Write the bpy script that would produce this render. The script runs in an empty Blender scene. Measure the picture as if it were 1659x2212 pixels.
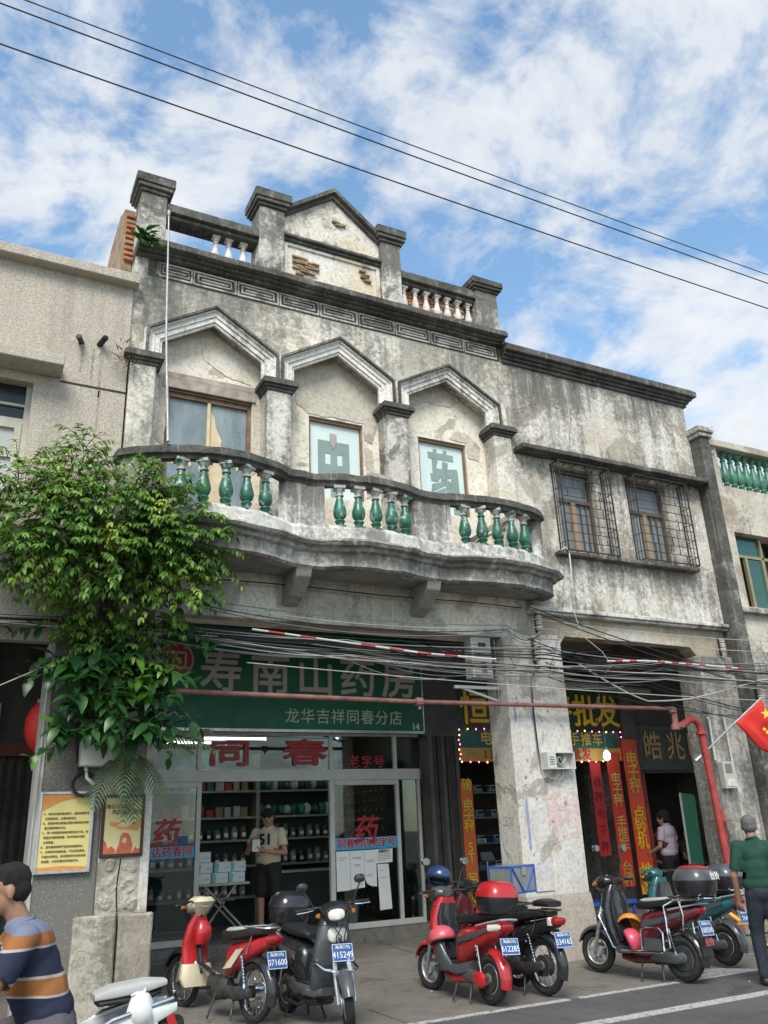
import bpy, bmesh, math, random
from mathutils import Vector, Matrix, noise as mnoise
R = math.radians
rnd = random.Random(7)
scene = bpy.context.scene
COL = scene.collection

# ------------------------------------------------------------------ camera
cam_d = bpy.data.cameras.new('camera'); cam = bpy.data.objects.new('camera', cam_d); COL.objects.link(cam)
YAW, PITCH, ROLL = R(27.78), R(20.94), R(-2.505)
fw = Vector((math.sin(YAW)*math.cos(PITCH), math.cos(YAW)*math.cos(PITCH), math.sin(PITCH)))
r0 = Vector((math.cos(YAW), -math.sin(YAW), 0)); u0 = r0.cross(fw)
rt = r0*math.cos(ROLL) + u0*math.sin(ROLL); up = -r0*math.sin(ROLL) + u0*math.cos(ROLL)
cam.matrix_world = Matrix(((rt.x, up.x, -fw.x, 0), (rt.y, up.y, -fw.y, 0), (rt.z, up.z, -fw.z, 1.65), (0, 0, 0, 1)))
cam_d.sensor_fit = 'VERTICAL'; cam_d.sensor_height = 36; cam_d.lens = 36*1800/2212
cam_d.clip_start = .05; cam_d.clip_end = 3000
scene.camera = cam

# ------------------------------------------------------------------ sky and sun
SUN_EL, SUN_AZ = R(48), R(212)          # azimuth from +Y (north) clockwise: behind the camera, to its left
wd = bpy.data.worlds.new('World'); scene.world = wd; wd.use_nodes = True
wn = wd.node_tree.nodes; wl = wd.node_tree.links; wn.clear()
def W(t, **k):
    n = wn.new(t)
    for a, b in k.items(): setattr(n, a, b)
    return n
def wmath(op, a, b=None, clamp=False):
    n = W('ShaderNodeMath', operation=op, use_clamp=clamp)
    for i, v in enumerate((a, b)):
        if v is None: continue
        if isinstance(v, (int, float)): n.inputs[i].default_value = v
        else: wl.new(v, n.inputs[i])
    return n.outputs[0]
def wramp(src, stops):
    n = W('ShaderNodeValToRGB'); wl.new(src, n.inputs[0]); cr = n.color_ramp
    while len(cr.elements) < len(stops): cr.elements.new(.5)
    for e, (p, c) in zip(cr.elements, stops): e.position = p; e.color = (c, c, c, 1) if isinstance(c, (int, float)) else (*c, 1)
    return n.outputs[0]
sky = W('ShaderNodeTexSky', sky_type='NISHITA', sun_disc=False, sun_elevation=SUN_EL, sun_rotation=SUN_AZ, altitude=50, air_density=1.0, dust_density=.6, ozone_density=1.6)
tc = W('ShaderNodeTexCoord'); sep = W('ShaderNodeSeparateXYZ'); wl.new(tc.outputs['Generated'], sep.inputs[0])
zz = wmath('MAXIMUM', sep.outputs[2], .07); zz = wmath('ADD', zz, .28)
comb = W('ShaderNodeCombineXYZ'); wl.new(wmath('DIVIDE', sep.outputs[0], zz), comb.inputs[0]); wl.new(wmath('DIVIDE', sep.outputs[1], zz), comb.inputs[1])
comb.inputs[2].default_value = 3.7
def wnoise(sc, det, rough, dist=0.0, off=(0, 0, 0)):
    m = W('ShaderNodeMapping'); m.inputs['Location'].default_value = off; wl.new(comb.outputs[0], m.inputs[0])
    n = W('ShaderNodeTexNoise'); n.inputs['Scale'].default_value = sc; n.inputs['Detail'].default_value = det
    n.inputs['Roughness'].default_value = rough; n.inputs['Distortion'].default_value = dist
    wl.new(m.outputs[0], n.inputs['Vector']); return n.outputs['Fac']
nb = wnoise(.85, 2, .5, .2, (1.3, .5, 0)); nm = wnoise(4.2, 6, .62, .35, (.4, 2.2, 0)); nf = wnoise(13.0, 4, .6, .3)
cov = wmath('ADD', wmath('MULTIPLY', nb, .50), wmath('ADD', wmath('MULTIPLY', nm, .85), wmath('MULTIPLY', nf, .26)))
cmask = wramp(cov, [(.715, 0.0), (.765, .35), (.83, .78), (.93, .97)])
shade = wramp(wmath('ADD', wmath('MULTIPLY', nm, .55), wmath('MULTIPLY', nb, .45)), [(.40, (4.0, 4.25, 4.6)), (.55, (5.0, 5.1, 5.2)), (.68, (3.6, 3.8, 4.1))])
skyc = W('ShaderNodeMix', data_type='RGBA', blend_type='MULTIPLY'); skyc.inputs[0].default_value = 1
wl.new(sky.outputs[0], skyc.inputs[6]); skyc.inputs[7].default_value = (1.50, 1.66, 1.55, 1)
cm = W('ShaderNodeMix', data_type='RGBA'); wl.new(cmask, cm.inputs[0]); wl.new(skyc.outputs[2], cm.inputs[6]); wl.new(shade, cm.inputs[7])
bg = W('ShaderNodeBackground'); bg.inputs[1].default_value = .1; wl.new(cm.outputs[2], bg.inputs[0])
wo = W('ShaderNodeOutputWorld'); wl.new(bg.outputs[0], wo.inputs[0])

sd = bpy.data.lights.new('sun', 'SUN'); sd.energy = 2.1; sd.angle = R(28); sd.color = (1, .96, .90)
sun = bpy.data.objects.new('sun', sd); COL.objects.link(sun)
sdir = Vector((math.sin(SUN_AZ)*math.cos(SUN_EL), math.cos(SUN_AZ)*math.cos(SUN_EL), math.sin(SUN_EL)))
sun.rotation_euler = sdir.to_track_quat('Z', 'Y').to_euler(); sun.location = (-6, -12, 20)
vs = scene.view_settings; vs.view_transform = 'Standard'; vs.look = 'None'; vs.gamma = 1; vs.exposure = .9
scene.cycles.use_denoising = True
scene.cycles.max_bounces = 6; scene.cycles.transparent_max_bounces = 8
# ------------------------------------------------------------------ material helpers
class NT:
    def __init__(s, name):
        s.m = bpy.data.materials.new(name); s.m.use_nodes = True; t = s.m.node_tree
        s.n, s.l = t.nodes, t.links; s.b = s.n['Principled BSDF']; s.pos = None
    def new(s, t, **k):
        n = s.n.new(t)
        for a, b in k.items(): setattr(n, a, b)
        return n
    def inp(s, n, i, v):
        if isinstance(v, bpy.types.NodeSocket): s.l.new(v, n.inputs[i])
        elif isinstance(v, tuple) and len(v) == 3 and n.inputs[i].type == 'RGBA': n.inputs[i].default_value = (*v, 1)
        else: n.inputs[i].default_value = v
    def P(s, obj=False):
        if obj: return s.new('ShaderNodeTexCoord').outputs['Object']
        if s.pos is None: s.pos = s.new('ShaderNodeNewGeometry').outputs['Position']
        return s.pos
    def map(s, vec, sc=(1, 1, 1), loc=(0, 0, 0)):
        m = s.new('ShaderNodeMapping'); s.l.new(vec, m.inputs[0]); m.inputs['Scale'].default_value = sc; m.inputs['Location'].default_value = loc
        return m.outputs[0]
    def noise(s, vec, scale, det=5, rough=.55, dist=0.0):
        n = s.new('ShaderNodeTexNoise'); s.l.new(vec, n.inputs['Vector']); n.inputs['Scale'].default_value = scale
        n.inputs['Detail'].default_value = det; n.inputs['Roughness'].default_value = rough; n.inputs['Distortion'].default_value = dist
        return n.outputs['Fac']
    def ramp(s, f, *st):
        n = s.new('ShaderNodeValToRGB'); s.l.new(f, n.inputs[0]); cr = n.color_ramp
        while len(cr.elements) < len(st): cr.elements.new(.5)
        for e, (p, c) in zip(cr.elements, st): e.position = p; e.color = (c, c, c, 1) if isinstance(c, (int, float)) else (*c, 1)
        return n.outputs[0]
    def math(s, op, a, b=None, clamp=False):
        n = s.new('ShaderNodeMath', operation=op, use_clamp=clamp); s.inp(n, 0, a)
        if b is not None: s.inp(n, 1, b)
        return n.outputs[0]
    def mix(s, f, a, b, bt='MIX'):
        n = s.new('ShaderNodeMix', data_type='RGBA', blend_type=bt); s.inp(n, 0, f); s.inp(n, 6, a); s.inp(n, 7, b)
        return n.outputs[2]
    def sep(s, v):
        n = s.new('ShaderNodeSeparateXYZ'); s.l.new(v, n.inputs[0]); return n.outputs
    def band(s, v, lo, hi, fade):        # 1 between lo and hi, soft ends
        a = s.new('ShaderNodeMapRange'); s.inp(a, 0, v); a.inputs[1].default_value = lo-fade; a.inputs[2].default_value = lo
        b = s.new('ShaderNodeMapRange'); s.inp(b, 0, v); b.inputs[1].default_value = hi+fade; b.inputs[2].default_value = hi
        return s.math('MULTIPLY', a.outputs[0], b.outputs[0])
    def bump(s, h, strength=.3, dist=.02, prev=None):
        n = s.new('ShaderNodeBump'); n.inputs['Strength'].default_value = strength; n.inputs['Distance'].default_value = dist
        s.l.new(h, n.inputs['Height'])
        if prev is not None: s.l.new(prev, n.inputs['Normal'])
        return n.outputs[0]
    def out(s, col, rough=.8, nrm=None, metal=0.0, spec=.4):
        s.inp(s.b, 'Base Color', col); s.inp(s.b, 'Roughness', rough); s.b.inputs['Metallic'].default_value = metal
        s.b.inputs['Specular IOR Level'].default_value = spec
        if nrm is not None: s.l.new(nrm, s.b.inputs['Normal'])
        return s.m
MC = {}
def simple(name, col, rough=.6, metal=0.0, var=.12, sc=6.0, bump=0.0, coat=0.0, obj=False, dirt=0.0, spec=.4):
    """plain material with a little colour variation, grime and relief"""
    if name in MC: return MC[name]
    t = NT(name); p = t.P(obj); n = t.noise(p, sc, 5, .6)
    c = t.mix(t.ramp(n, (.3, 0.0), (.7, 1.0)), tuple(max(0, v*(1-var)) for v in col), tuple(min(1, v*(1+var)) for v in col))
    if dirt: c = t.mix(t.math('MULTIPLY', t.ramp(t.noise(p, sc*.6, 8, .7), (.48, 0.0), (.68, 1.0)), dirt), c, (.045, .042, .036))
    r = t.ramp(t.noise(p, sc*2.2, 3), (.3, max(.02, rough-.1)), (.7, min(1, rough+.12)))
    nb = t.bump(t.noise(p, sc*6, 6, .65), bump, .01) if bump else None
    t.out(c, r, nb, metal, spec)
    if coat: t.b.inputs['Coat Weight'].default_value = coat; t.b.inputs['Coat Roughness'].default_value = .08
    MC[name] = t.m; return t.m
def emit(name, col, st):
    if name in MC: return MC[name]
    t = NT(name); t.out((.8, .8, .8), .4); t.b.inputs['Emission Color'].default_value = (*col, 1); t.b.inputs['Emission Strength'].default_value = st
    MC[name] = t.m; return t.m
def glass(name, tint=(.9, .95, .95), rough=.03, mixv=.35):
    """thin pane: mostly clear, with a mirror share"""
    if name in MC: return MC[name]
    t = NT(name); tr = t.new('ShaderNodeBsdfTransparent'); tr.inputs[0].default_value = (*tint, 1)
    gl = t.new('ShaderNodeBsdfGlossy'); gl.inputs['Roughness'].default_value = rough; gl.inputs[0].default_value = (.9, .9, .9, 1)
    fr = t.new('ShaderNodeFresnel'); fr.inputs[0].default_value = 1.5
    f = t.math('ADD', t.math('MULTIPLY', fr.outputs[0], 1.0), mixv*.2, True)
    mx = t.new('ShaderNodeMixShader'); t.l.new(f, mx.inputs[0]); t.l.new(tr.outputs[0], mx.inputs[1]); t.l.new(gl.outputs[0], mx.inputs[2])
    t.l.new(mx.outputs[0], t.n['Material Output'].inputs[0]); MC[name] = t.m; return t.m

def plaster(name, light, mid, cement, mould=(.055, .053, .046), m_amt=.45, flake=.42, bands=(), streak=1.0, seed=0.0, warm=None, bumpk=.6, fsc=.8, fsoft=.02, crack=.45):
    """weathered lime plaster: tinted coats, lost patches, black mould with runs; bands=(z0,z1,fade,amount) of heavier mould"""
    t = NT(name); p0 = t.P(); p = t.map(p0, (1, 1, 1), (seed, seed*1.7, seed*.6))
    big = t.noise(p, .75, 3, .6, .3); med = t.noise(p, 2.6, 4, .62, .4); fine = t.noise(p, 22, 3, .6)
    c = t.mix(t.ramp(med, (.36, 0.0), (.62, 1.0)), mid, light)
    if warm: c = t.mix(t.math('MULTIPLY', t.ramp(t.noise(t.map(p, (1, 1, 1), (9, 3, 5)), 1.3, 4, .5), (.52, 0.0), (.66, 1.0)), .7), c, warm)
    # lost coats of plaster: crisp-edged patches of bare cement
    fm = t.math('ADD', t.math('MULTIPLY', t.noise(t.map(p, (1, 1, 1), (4, 8, 2)), fsc, 5, .6, .5), .8), t.math('MULTIPLY', med, .2))
    fl = t.ramp(fm, (1-flake-fsoft, 0.0), (1-flake+fsoft, 1.0))
    c = t.mix(fl, c, t.mix(t.ramp(t.noise(p, 5, 6, .6), (.35, 0.0), (.65, 1.0)), tuple(v*.78 for v in cement), cement))
    # mould: clouds, broken by fine grain, and vertical runs
    run = t.noise(t.map(p, (5.5, 5.5, .55)), 1.0, 4, .62)
    grain = t.noise(p, 14, 5, .78)
    mm = t.math('ADD', t.math('MULTIPLY', big, .45), t.math('ADD', t.math('MULTIPLY', run, .33*streak), t.math('MULTIPLY', grain, .62)))
    if bands:
        z = t.sep(p0)[2]; zn = t.math('ADD', z, t.math('MULTIPLY', t.math('SUBTRACT', t.noise(t.map(p, (3, 3, .6)), 1.0, 5, .6), .5), .9))
        for (a, b, f, k) in bands: mm = t.math('ADD', mm, t.math('MULTIPLY', t.band(zn, a, b, f), k))
    th = 1.14-m_amt*.75
    mk = t.ramp(mm, (th-.06, 0.0), (th+.01, .42), (th+.11, .86))
    c = t.mix(mk, c, t.mix(t.ramp(grain, (.4, 0.0), (.7, 1.0)), mould, tuple(v*2.4 for v in mould)))
    # pale streaks and cracks
    c = t.mix(t.math('MULTIPLY', t.ramp(t.noise(t.map(p, (16, 16, .9)), 1.0, 2, .6), (.60, 0.0), (.70, 1.0)), .22*streak), c, tuple(min(1, v*1.15) for v in light))
    vo = t.new('ShaderNodeTexVoronoi', feature='DISTANCE_TO_EDGE'); vo.inputs['Scale'].default_value = .9
    wv = t.new('ShaderNodeVectorMath', operation='ADD'); t.l.new(p, wv.inputs[0])
    nz = t.new('ShaderNodeTexNoise'); nz.inputs['Scale'].default_value = 2.2; nz.inputs['Detail'].default_value = 3; t.l.new(p, nz.inputs['Vector'])
    sc = t.new('ShaderNodeVectorMath', operation='SCALE'); t.l.new(nz.outputs['Color'], sc.inputs[0]); sc.inputs['Scale'].default_value = .9
    t.l.new(sc.outputs[0], wv.inputs[1]); t.l.new(wv.outputs[0], vo.inputs['Vector'])
    ck = t.math('MULTIPLY', t.ramp(vo.outputs['Distance'], (.0, 1.0), (.008, 0.0)), t.ramp(big, (.5, 0.0), (.6, 1.0)))
    c = t.mix(t.math('MULTIPLY', ck, crack), c, (.05, .045, .04))
    c = t.mix(t.math('MULTIPLY', t.ramp(fine, (.38, 1.0), (.52, 0.0)), .30), c, (.16, .15, .125))
    c = t.mix(t.math('MULTIPLY', t.ramp(t.noise(p, 7, 5, .7), (.45, 0.0), (.62, 1.0)), .18), c, tuple(v*.62 for v in mid))
    b1 = t.bump(t.math('ADD', t.math('MULTIPLY', t.math('SUBTRACT', 1.0, fl), .8), t.math('MULTIPLY', ck, -.5)), .8*bumpk, .018)
    b2 = t.bump(t.math('ADD', fine, t.math('MULTIPLY', med, 1.5)), .55*bumpk, .016, b1)
    return t.out(c, t.ramp(fine, (.3, .82), (.7, .97)), b2, 0, .25)

# ------------------------------------------------------------------ geometry helpers
def tag(o, label=None, cat=None, group=None, kind=None):
    if label: o['label'] = label
    if cat: o['category'] = cat
    if group: o['group'] = group
    if kind: o['kind'] = kind
    return o
def thing(name, loc, label, cat, group=None, rz=0.0, kind=None):
    o = bpy.data.objects.new(name, None); COL.objects.link(o); o.empty_display_size = .1
    o.location = loc; o.rotation_euler = (0, 0, rz); return tag(o, label, cat, group, kind)
def mtx(o):
    m = Matrix.Translation(o.location) @ o.rotation_euler.to_matrix().to_4x4()
    if o.scale != Vector((1, 1, 1)): m = m @ Matrix.Diagonal((*o.scale, 1))
    return m
class MB:
    """collects shapes for ONE mesh object"""
    def __init__(s): s.v, s.f, s.fm = [], [], []
    def add(s, vs, fs, mi=0):
        k = len(s.v); s.v += [tuple(v) for v in vs]; s.f += [tuple(i+k for i in f) for f in fs]; s.fm += [mi]*len(fs); return s
    def box(s, x0, x1, y0, y1, z0, z1, mi=0):
        return s.add([(x0,y0,z0),(x1,y0,z0),(x1,y1,z0),(x0,y1,z0),(x0,y0,z1),(x1,y0,z1),(x1,y1,z1),(x0,y1,z1)],
                     [(0,3,2,1),(4,5,6,7),(0,1,5,4),(1,2,6,5),(2,3,7,6),(3,0,4,7)], mi)
    def bar(s, a, b, w, h=None, upv=(0, 0, 1), mi=0):
        """box of section w x h from a to b"""
        a, b = Vector(a), Vector(b); h = h or w; d = (b-a).normalized(); u = Vector(upv)
        if abs(d.dot(u)) > .95: u = Vector((1, 0, 0))
        sd_ = d.cross(u).normalized()*w/2; uu = sd_.normalized().cross(d).normalized()*h/2
        vs = [a-sd_-uu, a+sd_-uu, a+sd_+uu, a-sd_+uu, b-sd_-uu, b+sd_-uu, b+sd_+uu, b-sd_+uu]
        return s.add(vs, [(0,1,2,3),(7,6,5,4),(0,4,5,1),(1,5,6,2),(2,6,7,3),(3,7,4,0)], mi)
    def ring_loft(s, rings, cap0=True, cap1=True, mi=0):
        n = len(rings[0]); vs = [v for r in rings for v in r]; fs = []
        for i in range(len(rings)-1):
            for j in range(n):
                a, b = i*n+j, i*n+(j+1) % n; fs.append((a, b, b+n, a+n))
        if cap0: fs.append(tuple(range(n-1, -1, -1)))
        if cap1: fs.append(tuple((len(rings)-1)*n+j for j in range(n)))
        return s.add(vs, fs, mi)
    def tube(s, pts, r, n=8, mi=0, caps=True):
        """tube along pts; r a number or list"""
        pts = [Vector(p) for p in pts]; rs = r if isinstance(r, (list, tuple)) else [r]*len(pts); rings = []; u = None
        for i, p in enumerate(pts):
            d = (pts[min(i+1, len(pts)-1)]-pts[max(i-1, 0)])
            d = d.normalized() if d.length > 1e-9 else Vector((0, 0, 1))
            if u is None: u = d.orthogonal().normalized()
            u = (u-d*u.dot(d)); u = u.normalized() if u.length > 1e-6 else d.orthogonal().normalized(); w = d.cross(u)
            rings.append([p+(u*math.cos(2*math.pi*k/n)+w*math.sin(2*math.pi*k/n))*rs[i] for k in range(n)])
        return s.ring_loft(rings, caps, caps, mi)
    def lathe(s, c, prof, n=12, axis='z', mi=0, ph=0.0):
        """prof [(r, h)...] around an axis through c"""
        c = Vector(c); rings = []
        for r, h in prof:
            ring = []
            for k in range(n):
                a = 2*math.pi*k/n+ph; q = (r*math.cos(a), r*math.sin(a))
                ring.append(c+(Vector((q[0], q[1], h)) if axis == 'z' else Vector((q[0], -h, q[1])) if axis == 'y' else Vector((h, q[0], q[1]))))
            rings.append(ring)
        return s.ring_loft(rings, True, True, mi)
    def prism(s, poly, y0, y1, mi=0):
        """polygon of (x, z) extruded along y"""
        n = len(poly); vs = [(x, y0, z) for x, z in poly]+[(x, y1, z) for x, z in poly]
        return s.add(vs, [tuple(range(n)), tuple(range(2*n-1, n-1, -1))]+[(i, i+n, (i+1) % n+n, (i+1) % n) for i in range(n)], mi)
    def extr(s, poly3, d, mi=0):
        n = len(poly3); d = Vector(d); vs = [Vector(p) for p in poly3]+[Vector(p)+d for p in poly3]
        return s.add(vs, [tuple(range(n)), tuple(range(2*n-1, n-1, -1))]+[(i, i+n, (i+1) % n+n, (i+1) % n) for i in range(n)], mi)
    def sell(s, secs, n=16, e=2.5, mi=0, axis='x'):
        """loft of superellipse sections (x, yc, zc, half width, half height[, exponent])"""
        rings = []
        for q in secs:
            x, yc, zc, hw, hh = q[:5]; ee = q[5] if len(q) > 5 else e; ring = []
            for k in range(n):
                a = 2*math.pi*k/n; ca, sa = math.cos(a), math.sin(a)
                y = math.copysign(abs(ca)**(2/ee), ca)*hw; z = math.copysign(abs(sa)**(2/ee), sa)*hh
                ring.append(Vector((x, yc+y, zc+z)) if axis == 'x' else Vector((yc+y, zc+z, x)))
            rings.append(ring)
        return s.ring_loft(rings, True, True, mi)
    def xf(s, m, start=0):
        s.v[start:] = [tuple(m @ Vector(v)) for v in s.v[start:]]; return s
    def mesh(s, name, mats, smooth=False, bevel=0.0, angle=40):
        me = bpy.data.meshes.new(name); me.from_pydata(s.v, [], s.f)
        for m in (mats if isinstance(mats, (list, tuple)) else [mats]): me.materials.append(m)
        me.polygons.foreach_set('material_index', s.fm)
        bm = bmesh.new(); bm.from_mesh(me)
        bmesh.ops.recalc_face_normals(bm, faces=bm.faces)
        if bevel: bmesh.ops.bevel(bm, geom=[e for e in bm.edges if len(e.link_faces) == 2 and e.calc_face_angle(0) > .5], offset=bevel, segments=1, affect='EDGES', clamp_overlap=True)
        if smooth:
            for f in bm.faces: f.smooth = True
            for e in bm.edges:
                if len(e.link_faces) == 2 and e.calc_face_angle(0) > R(angle): e.smooth = False
        bm.to_mesh(me); bm.free(); me.update(); return me
    def build(s, name, mats, parent=None, smooth=False, bevel=0.0, local=False, kind=None, angle=40):
        return link(name, s.mesh(name, mats, smooth, bevel, angle), parent, local, kind)
def link(name, me, parent=None, local=False, kind=None, mat4=None):
    o = bpy.data.objects.new(name, me); COL.objects.link(o)
    if parent:
        o.parent = parent
        if not local:
            o.matrix_parent_inverse = WM(parent).inverted()
    if mat4 is not None: o.matrix_basis = mat4
    if kind: o['kind'] = kind
    return o
def WM(o):
    m = mtx(o)
    return (WM(o.parent) @ o.matrix_parent_inverse @ m) if o.parent else m
TS = bpy.data.scenes.new('workbench')
def evaluated(o):
    """final mesh of one object, worked out in a scene of its own"""
    TS.collection.objects.link(o); vl = TS.view_layers[0]; vl.update(); return bpy.data.meshes.new_from_object(o.evaluated_get(vl.depsgraph))
def text_mesh(txt, size, mat, bold=0.0, depth=.004, spacing=1.0, align='CENTER', sx=1.0, shear=0.0, vertical=False, lead=1.0):
    cu = bpy.data.curves.new('lettering', 'FONT'); cu.body = '\n'.join(txt) if vertical else txt
    cu.size = size; cu.align_x = align; cu.align_y = 'CENTER'; cu.extrude = depth; cu.space_character = spacing
    cu.space_line = lead; cu.shear = shear; cu.resolution_u = 2; cu.materials.append(mat)
    o = bpy.data.objects.new('tmp', cu); me = evaluated(o); me.name = 'lettering'
    bpy.data.objects.remove(o); bpy.data.curves.remove(cu)
    if sx != 1.0: me.transform(Matrix.Diagonal((sx, 1, 1, 1)))
    if bold:                                   # heavier strokes: the glyph laid over itself a little to each side
        bm = bmesh.new()
        for i, (dx, dy) in enumerate(((1, 0), (-1, 0), (0, 1), (0, -1))):
            c = me.copy(); c.transform(Matrix.Translation((dx*bold*size, dy*bold*size, i*.0004))); bm.from_mesh(c); bpy.data.meshes.remove(c)
        bm.to_mesh(me); bm.free()
    return me
FRONT = Matrix.Rotation(R(90), 4, 'X')           # text plane upright, facing -Y
def text(txt, size, mat, parent, loc, rot=None, name='lettering', **k):
    """lettering that faces -Y at world loc (or by rot)"""
    me = text_mesh(txt, size, mat, **k)
    o = link(name, me, parent, False); o.matrix_basis = Matrix.Translation(loc) @ (rot if rot is not None else FRONT); return o
def wall_holes(mb, x0, x1, z0, z1, y0, y1, holes, mi=0):
    """upright slab y0..y1 with rectangular openings (hx0,hx1,hz0,hz1)"""
    xs = sorted({x0, x1, *[min(max(v, x0), x1) for h in holes for v in h[:2]]}); zs = sorted({z0, z1, *[min(max(v, z0), z1) for h in holes for v in h[2:]]})
    solid = lambda i, j: 0 <= i < len(xs)-1 and 0 <= j < len(zs)-1 and not any(h[0]-1e-6 <= (xs[i]+xs[i+1])/2 <= h[1]+1e-6 and h[2]-1e-6 <= (zs[j]+zs[j+1])/2 <= h[3]+1e-6 for h in holes)
    for i in range(len(xs)-1):
        for j in range(len(zs)-1):
            if not solid(i, j): continue
            a, b, c, d = xs[i], xs[i+1], zs[j], zs[j+1]
            mb.add([(a,y0,c),(b,y0,c),(b,y0,d),(a,y0,d)], [(0,1,2,3)], mi); mb.add([(a,y1,c),(b,y1,c),(b,y1,d),(a,y1,d)], [(3,2,1,0)], mi)
            if not solid(i-1, j): mb.add([(a,y0,c),(a,y1,c),(a,y1,d),(a,y0,d)], [(3,2,1,0)], mi)
            if not solid(i+1, j): mb.add([(b,y0,c),(b,y1,c),(b,y1,d),(b,y0,d)], [(0,1,2,3)], mi)
            if not solid(i, j-1): mb.add([(a,y0,c),(b,y0,c),(b,y1,c),(a,y1,c)], [(3,2,1,0)], mi)
            if not solid(i, j+1): mb.add([(a,y0,d),(b,y0,d),(b,y1,d),(a,y1,d)], [(0,1,2,3)], mi)
    return mb
def offset_line(pts, d):
    """2-D polyline shifted to its left by d, mitred"""
    out = []
    for i, p in enumerate(pts):
        p = Vector(p); ns = []
        if i > 0: e = (p-Vector(pts[i-1])).normalized(); ns.append(Vector((-e.y, e.x)))
        if i < len(pts)-1: e = (Vector(pts[i+1])-p).normalized(); ns.append(Vector((-e.y, e.x)))
        n = sum(ns, Vector((0, 0))).normalized(); out.append(p+n*(d/max(.3, n.dot(ns[0]))))
    return out
def band_along(mb, pts, d0, d1, y0, y1, mi=0):
    """raised band along an (x, z) polyline between offsets d0 and d1, from depth y0 (front) to y1"""
    a, b = offset_line(pts, d0), offset_line(pts, d1); n = len(pts)
    vs = [(p.x, y0, p.y) for p in a]+[(p.x, y0, p.y) for p in b]+[(p.x, y1, p.y) for p in a]+[(p.x, y1, p.y) for p in b]; fs = []
    for i in range(n-1):
        fs += [(i, i+1, n+i+1, n+i), (n+i, n+i+1, 3*n+i+1, 3*n+i), (2*n+i, 2*n+i+1, i+1, i), (2*n+i+1, 2*n+i, 3*n+i, 3*n+i+1)]
    fs += [(0, n, 3*n, 2*n), (n-1, 2*n-1+0, 4*n-1, 3*n-1)]
    return mb.add(vs, fs, mi)
def sweep_plan(mb, path, prof, mi=0, closed_ends=True):
    """profile [(out, z)...] carried along a plan polyline [(x, y)...]; 'out' is to the right of travel (towards -Y going +X)"""
    rings = []
    for q in range(len(path)):
        ring = []
        for (o, z) in prof:
            ring.append((q, o, z))
        rings.append(ring)
    offs = {}
    for o in {o for o, _ in prof}: offs[o] = offset_line(path, -o)
    R3 = [[Vector((offs[o][q].x, offs[o][q].y, z)) for (q, o, z) in ring] for ring in rings]
    return mb.ring_loft(R3, closed_ends, closed_ends, mi)
def jitter(me, amt, sc=3.0, seed=0.0):
    """uneven, worn edges: small noise displacement of vertices"""
    for v in me.vertices:
        q = v.co*sc+Vector((seed, seed*.7, seed*1.3)); v.co += Vector((mnoise.noise(q), mnoise.noise(q+Vector((7, 1, 3))), mnoise.noise(q+Vector((2, 9, 5)))))*amt
# ------------------------------------------------------------------ materials of the buildings
M = {}
M['plaster'] = plaster('grey_cream_plaster', (.75, .71, .62), (.63, .59, .505), (.47, .44, .37), m_amt=.475, flake=.49, warm=(.64, .54, .40), seed=1.1, bands=((8.0, 8.75, .35, .06),))
M['gable'] = plaster('gable_plaster', (.76, .72, .635), (.66, .615, .53), (.52, .46, .36), m_amt=.44, flake=.44, warm=(.68, .55, .36), seed=12.4, fsc=1.3, bands=((9.78, 9.95, .12, .10),))
M['panel'] = plaster('window_bay_plaster', (.80, .745, .635), (.73, .67, .56), (.50, .45, .365), m_amt=.24, flake=.40, fsc=.8, fsoft=.012, warm=(.63, .53, .38), seed=5.3, streak=.6, bumpk=.45)
M['pale'] = plaster('moulding_plaster', (.82, .79, .715), (.74, .705, .635), (.58, .55, .48), m_amt=.42, flake=.30, seed=2.9, streak=1.3)
M['pier'] = plaster('pier_plaster', (.66, .63, .56), (.54, .51, .45), (.22, .205, .175), mould=(.04, .039, .034), m_amt=.52, flake=.45, seed=8.2, fsc=1.6, streak=1.2, bands=((9.8, 12, .3, .16),))
M['ledge'] = plaster('mouldy_concrete', (.46, .445, .40), (.23, .22, .20), (.11, .105, .092), mould=(.035, .034, .03), m_amt=.73, flake=.49, seed=3.3, streak=1.1, fsc=2.4, fsoft=.06)
M['right'] = plaster('stained_plaster', (.70, .665, .595), (.57, .535, .465), (.45, .40, .33), m_amt=.42, flake=.45, seed=6.6, streak=1.5, warm=(.50, .42, .32),
                     bands=((8.3, 8.9, .5, .10), (6.85, 7.2, .2, .06), (5.1, 5.5, .25, .09), (4.4, 4.7, .2, .05)))
M['farright'] = plaster('sandy_plaster', (.60, .56, .475), (.48, .44, .36), (.42, .355, .27), m_amt=.42, flake=.48, seed=9.4, warm=(.50, .40, .28))
M['balc'] = plaster('balcony_plaster', (.70, .685, .64), (.56, .545, .50), (.30, .29, .265), m_amt=.50, flake=.40, seed=4.4, streak=1.6, fsc=1.5, bands=((5.6, 5.9, .2, .08),))
M['balcedge'] = plaster('balcony_edge_concrete', (.58, .56, .51), (.40, .385, .345), (.24, .23, .205), m_amt=.62, flake=.45, seed=10.3, streak=1.0, fsc=1.9, fsoft=.05)
M['curb'] = plaster('balcony_curb_plaster', (.70, .68, .62), (.52, .50, .45), (.26, .25, .22), m_amt=.52, flake=.44, seed=7.4, fsc=2.2, fsoft=.05)
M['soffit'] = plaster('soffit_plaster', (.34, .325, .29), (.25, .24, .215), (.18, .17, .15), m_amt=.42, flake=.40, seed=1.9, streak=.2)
M['column'] = plaster('column_whitewash', (.62, .59, .54), (.53, .50, .45), (.42, .38, .32), m_amt=.31, flake=.44, fsc=1.4, seed=3.8, warm=(.60, .52, .40), bumpk=.5)
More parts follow.
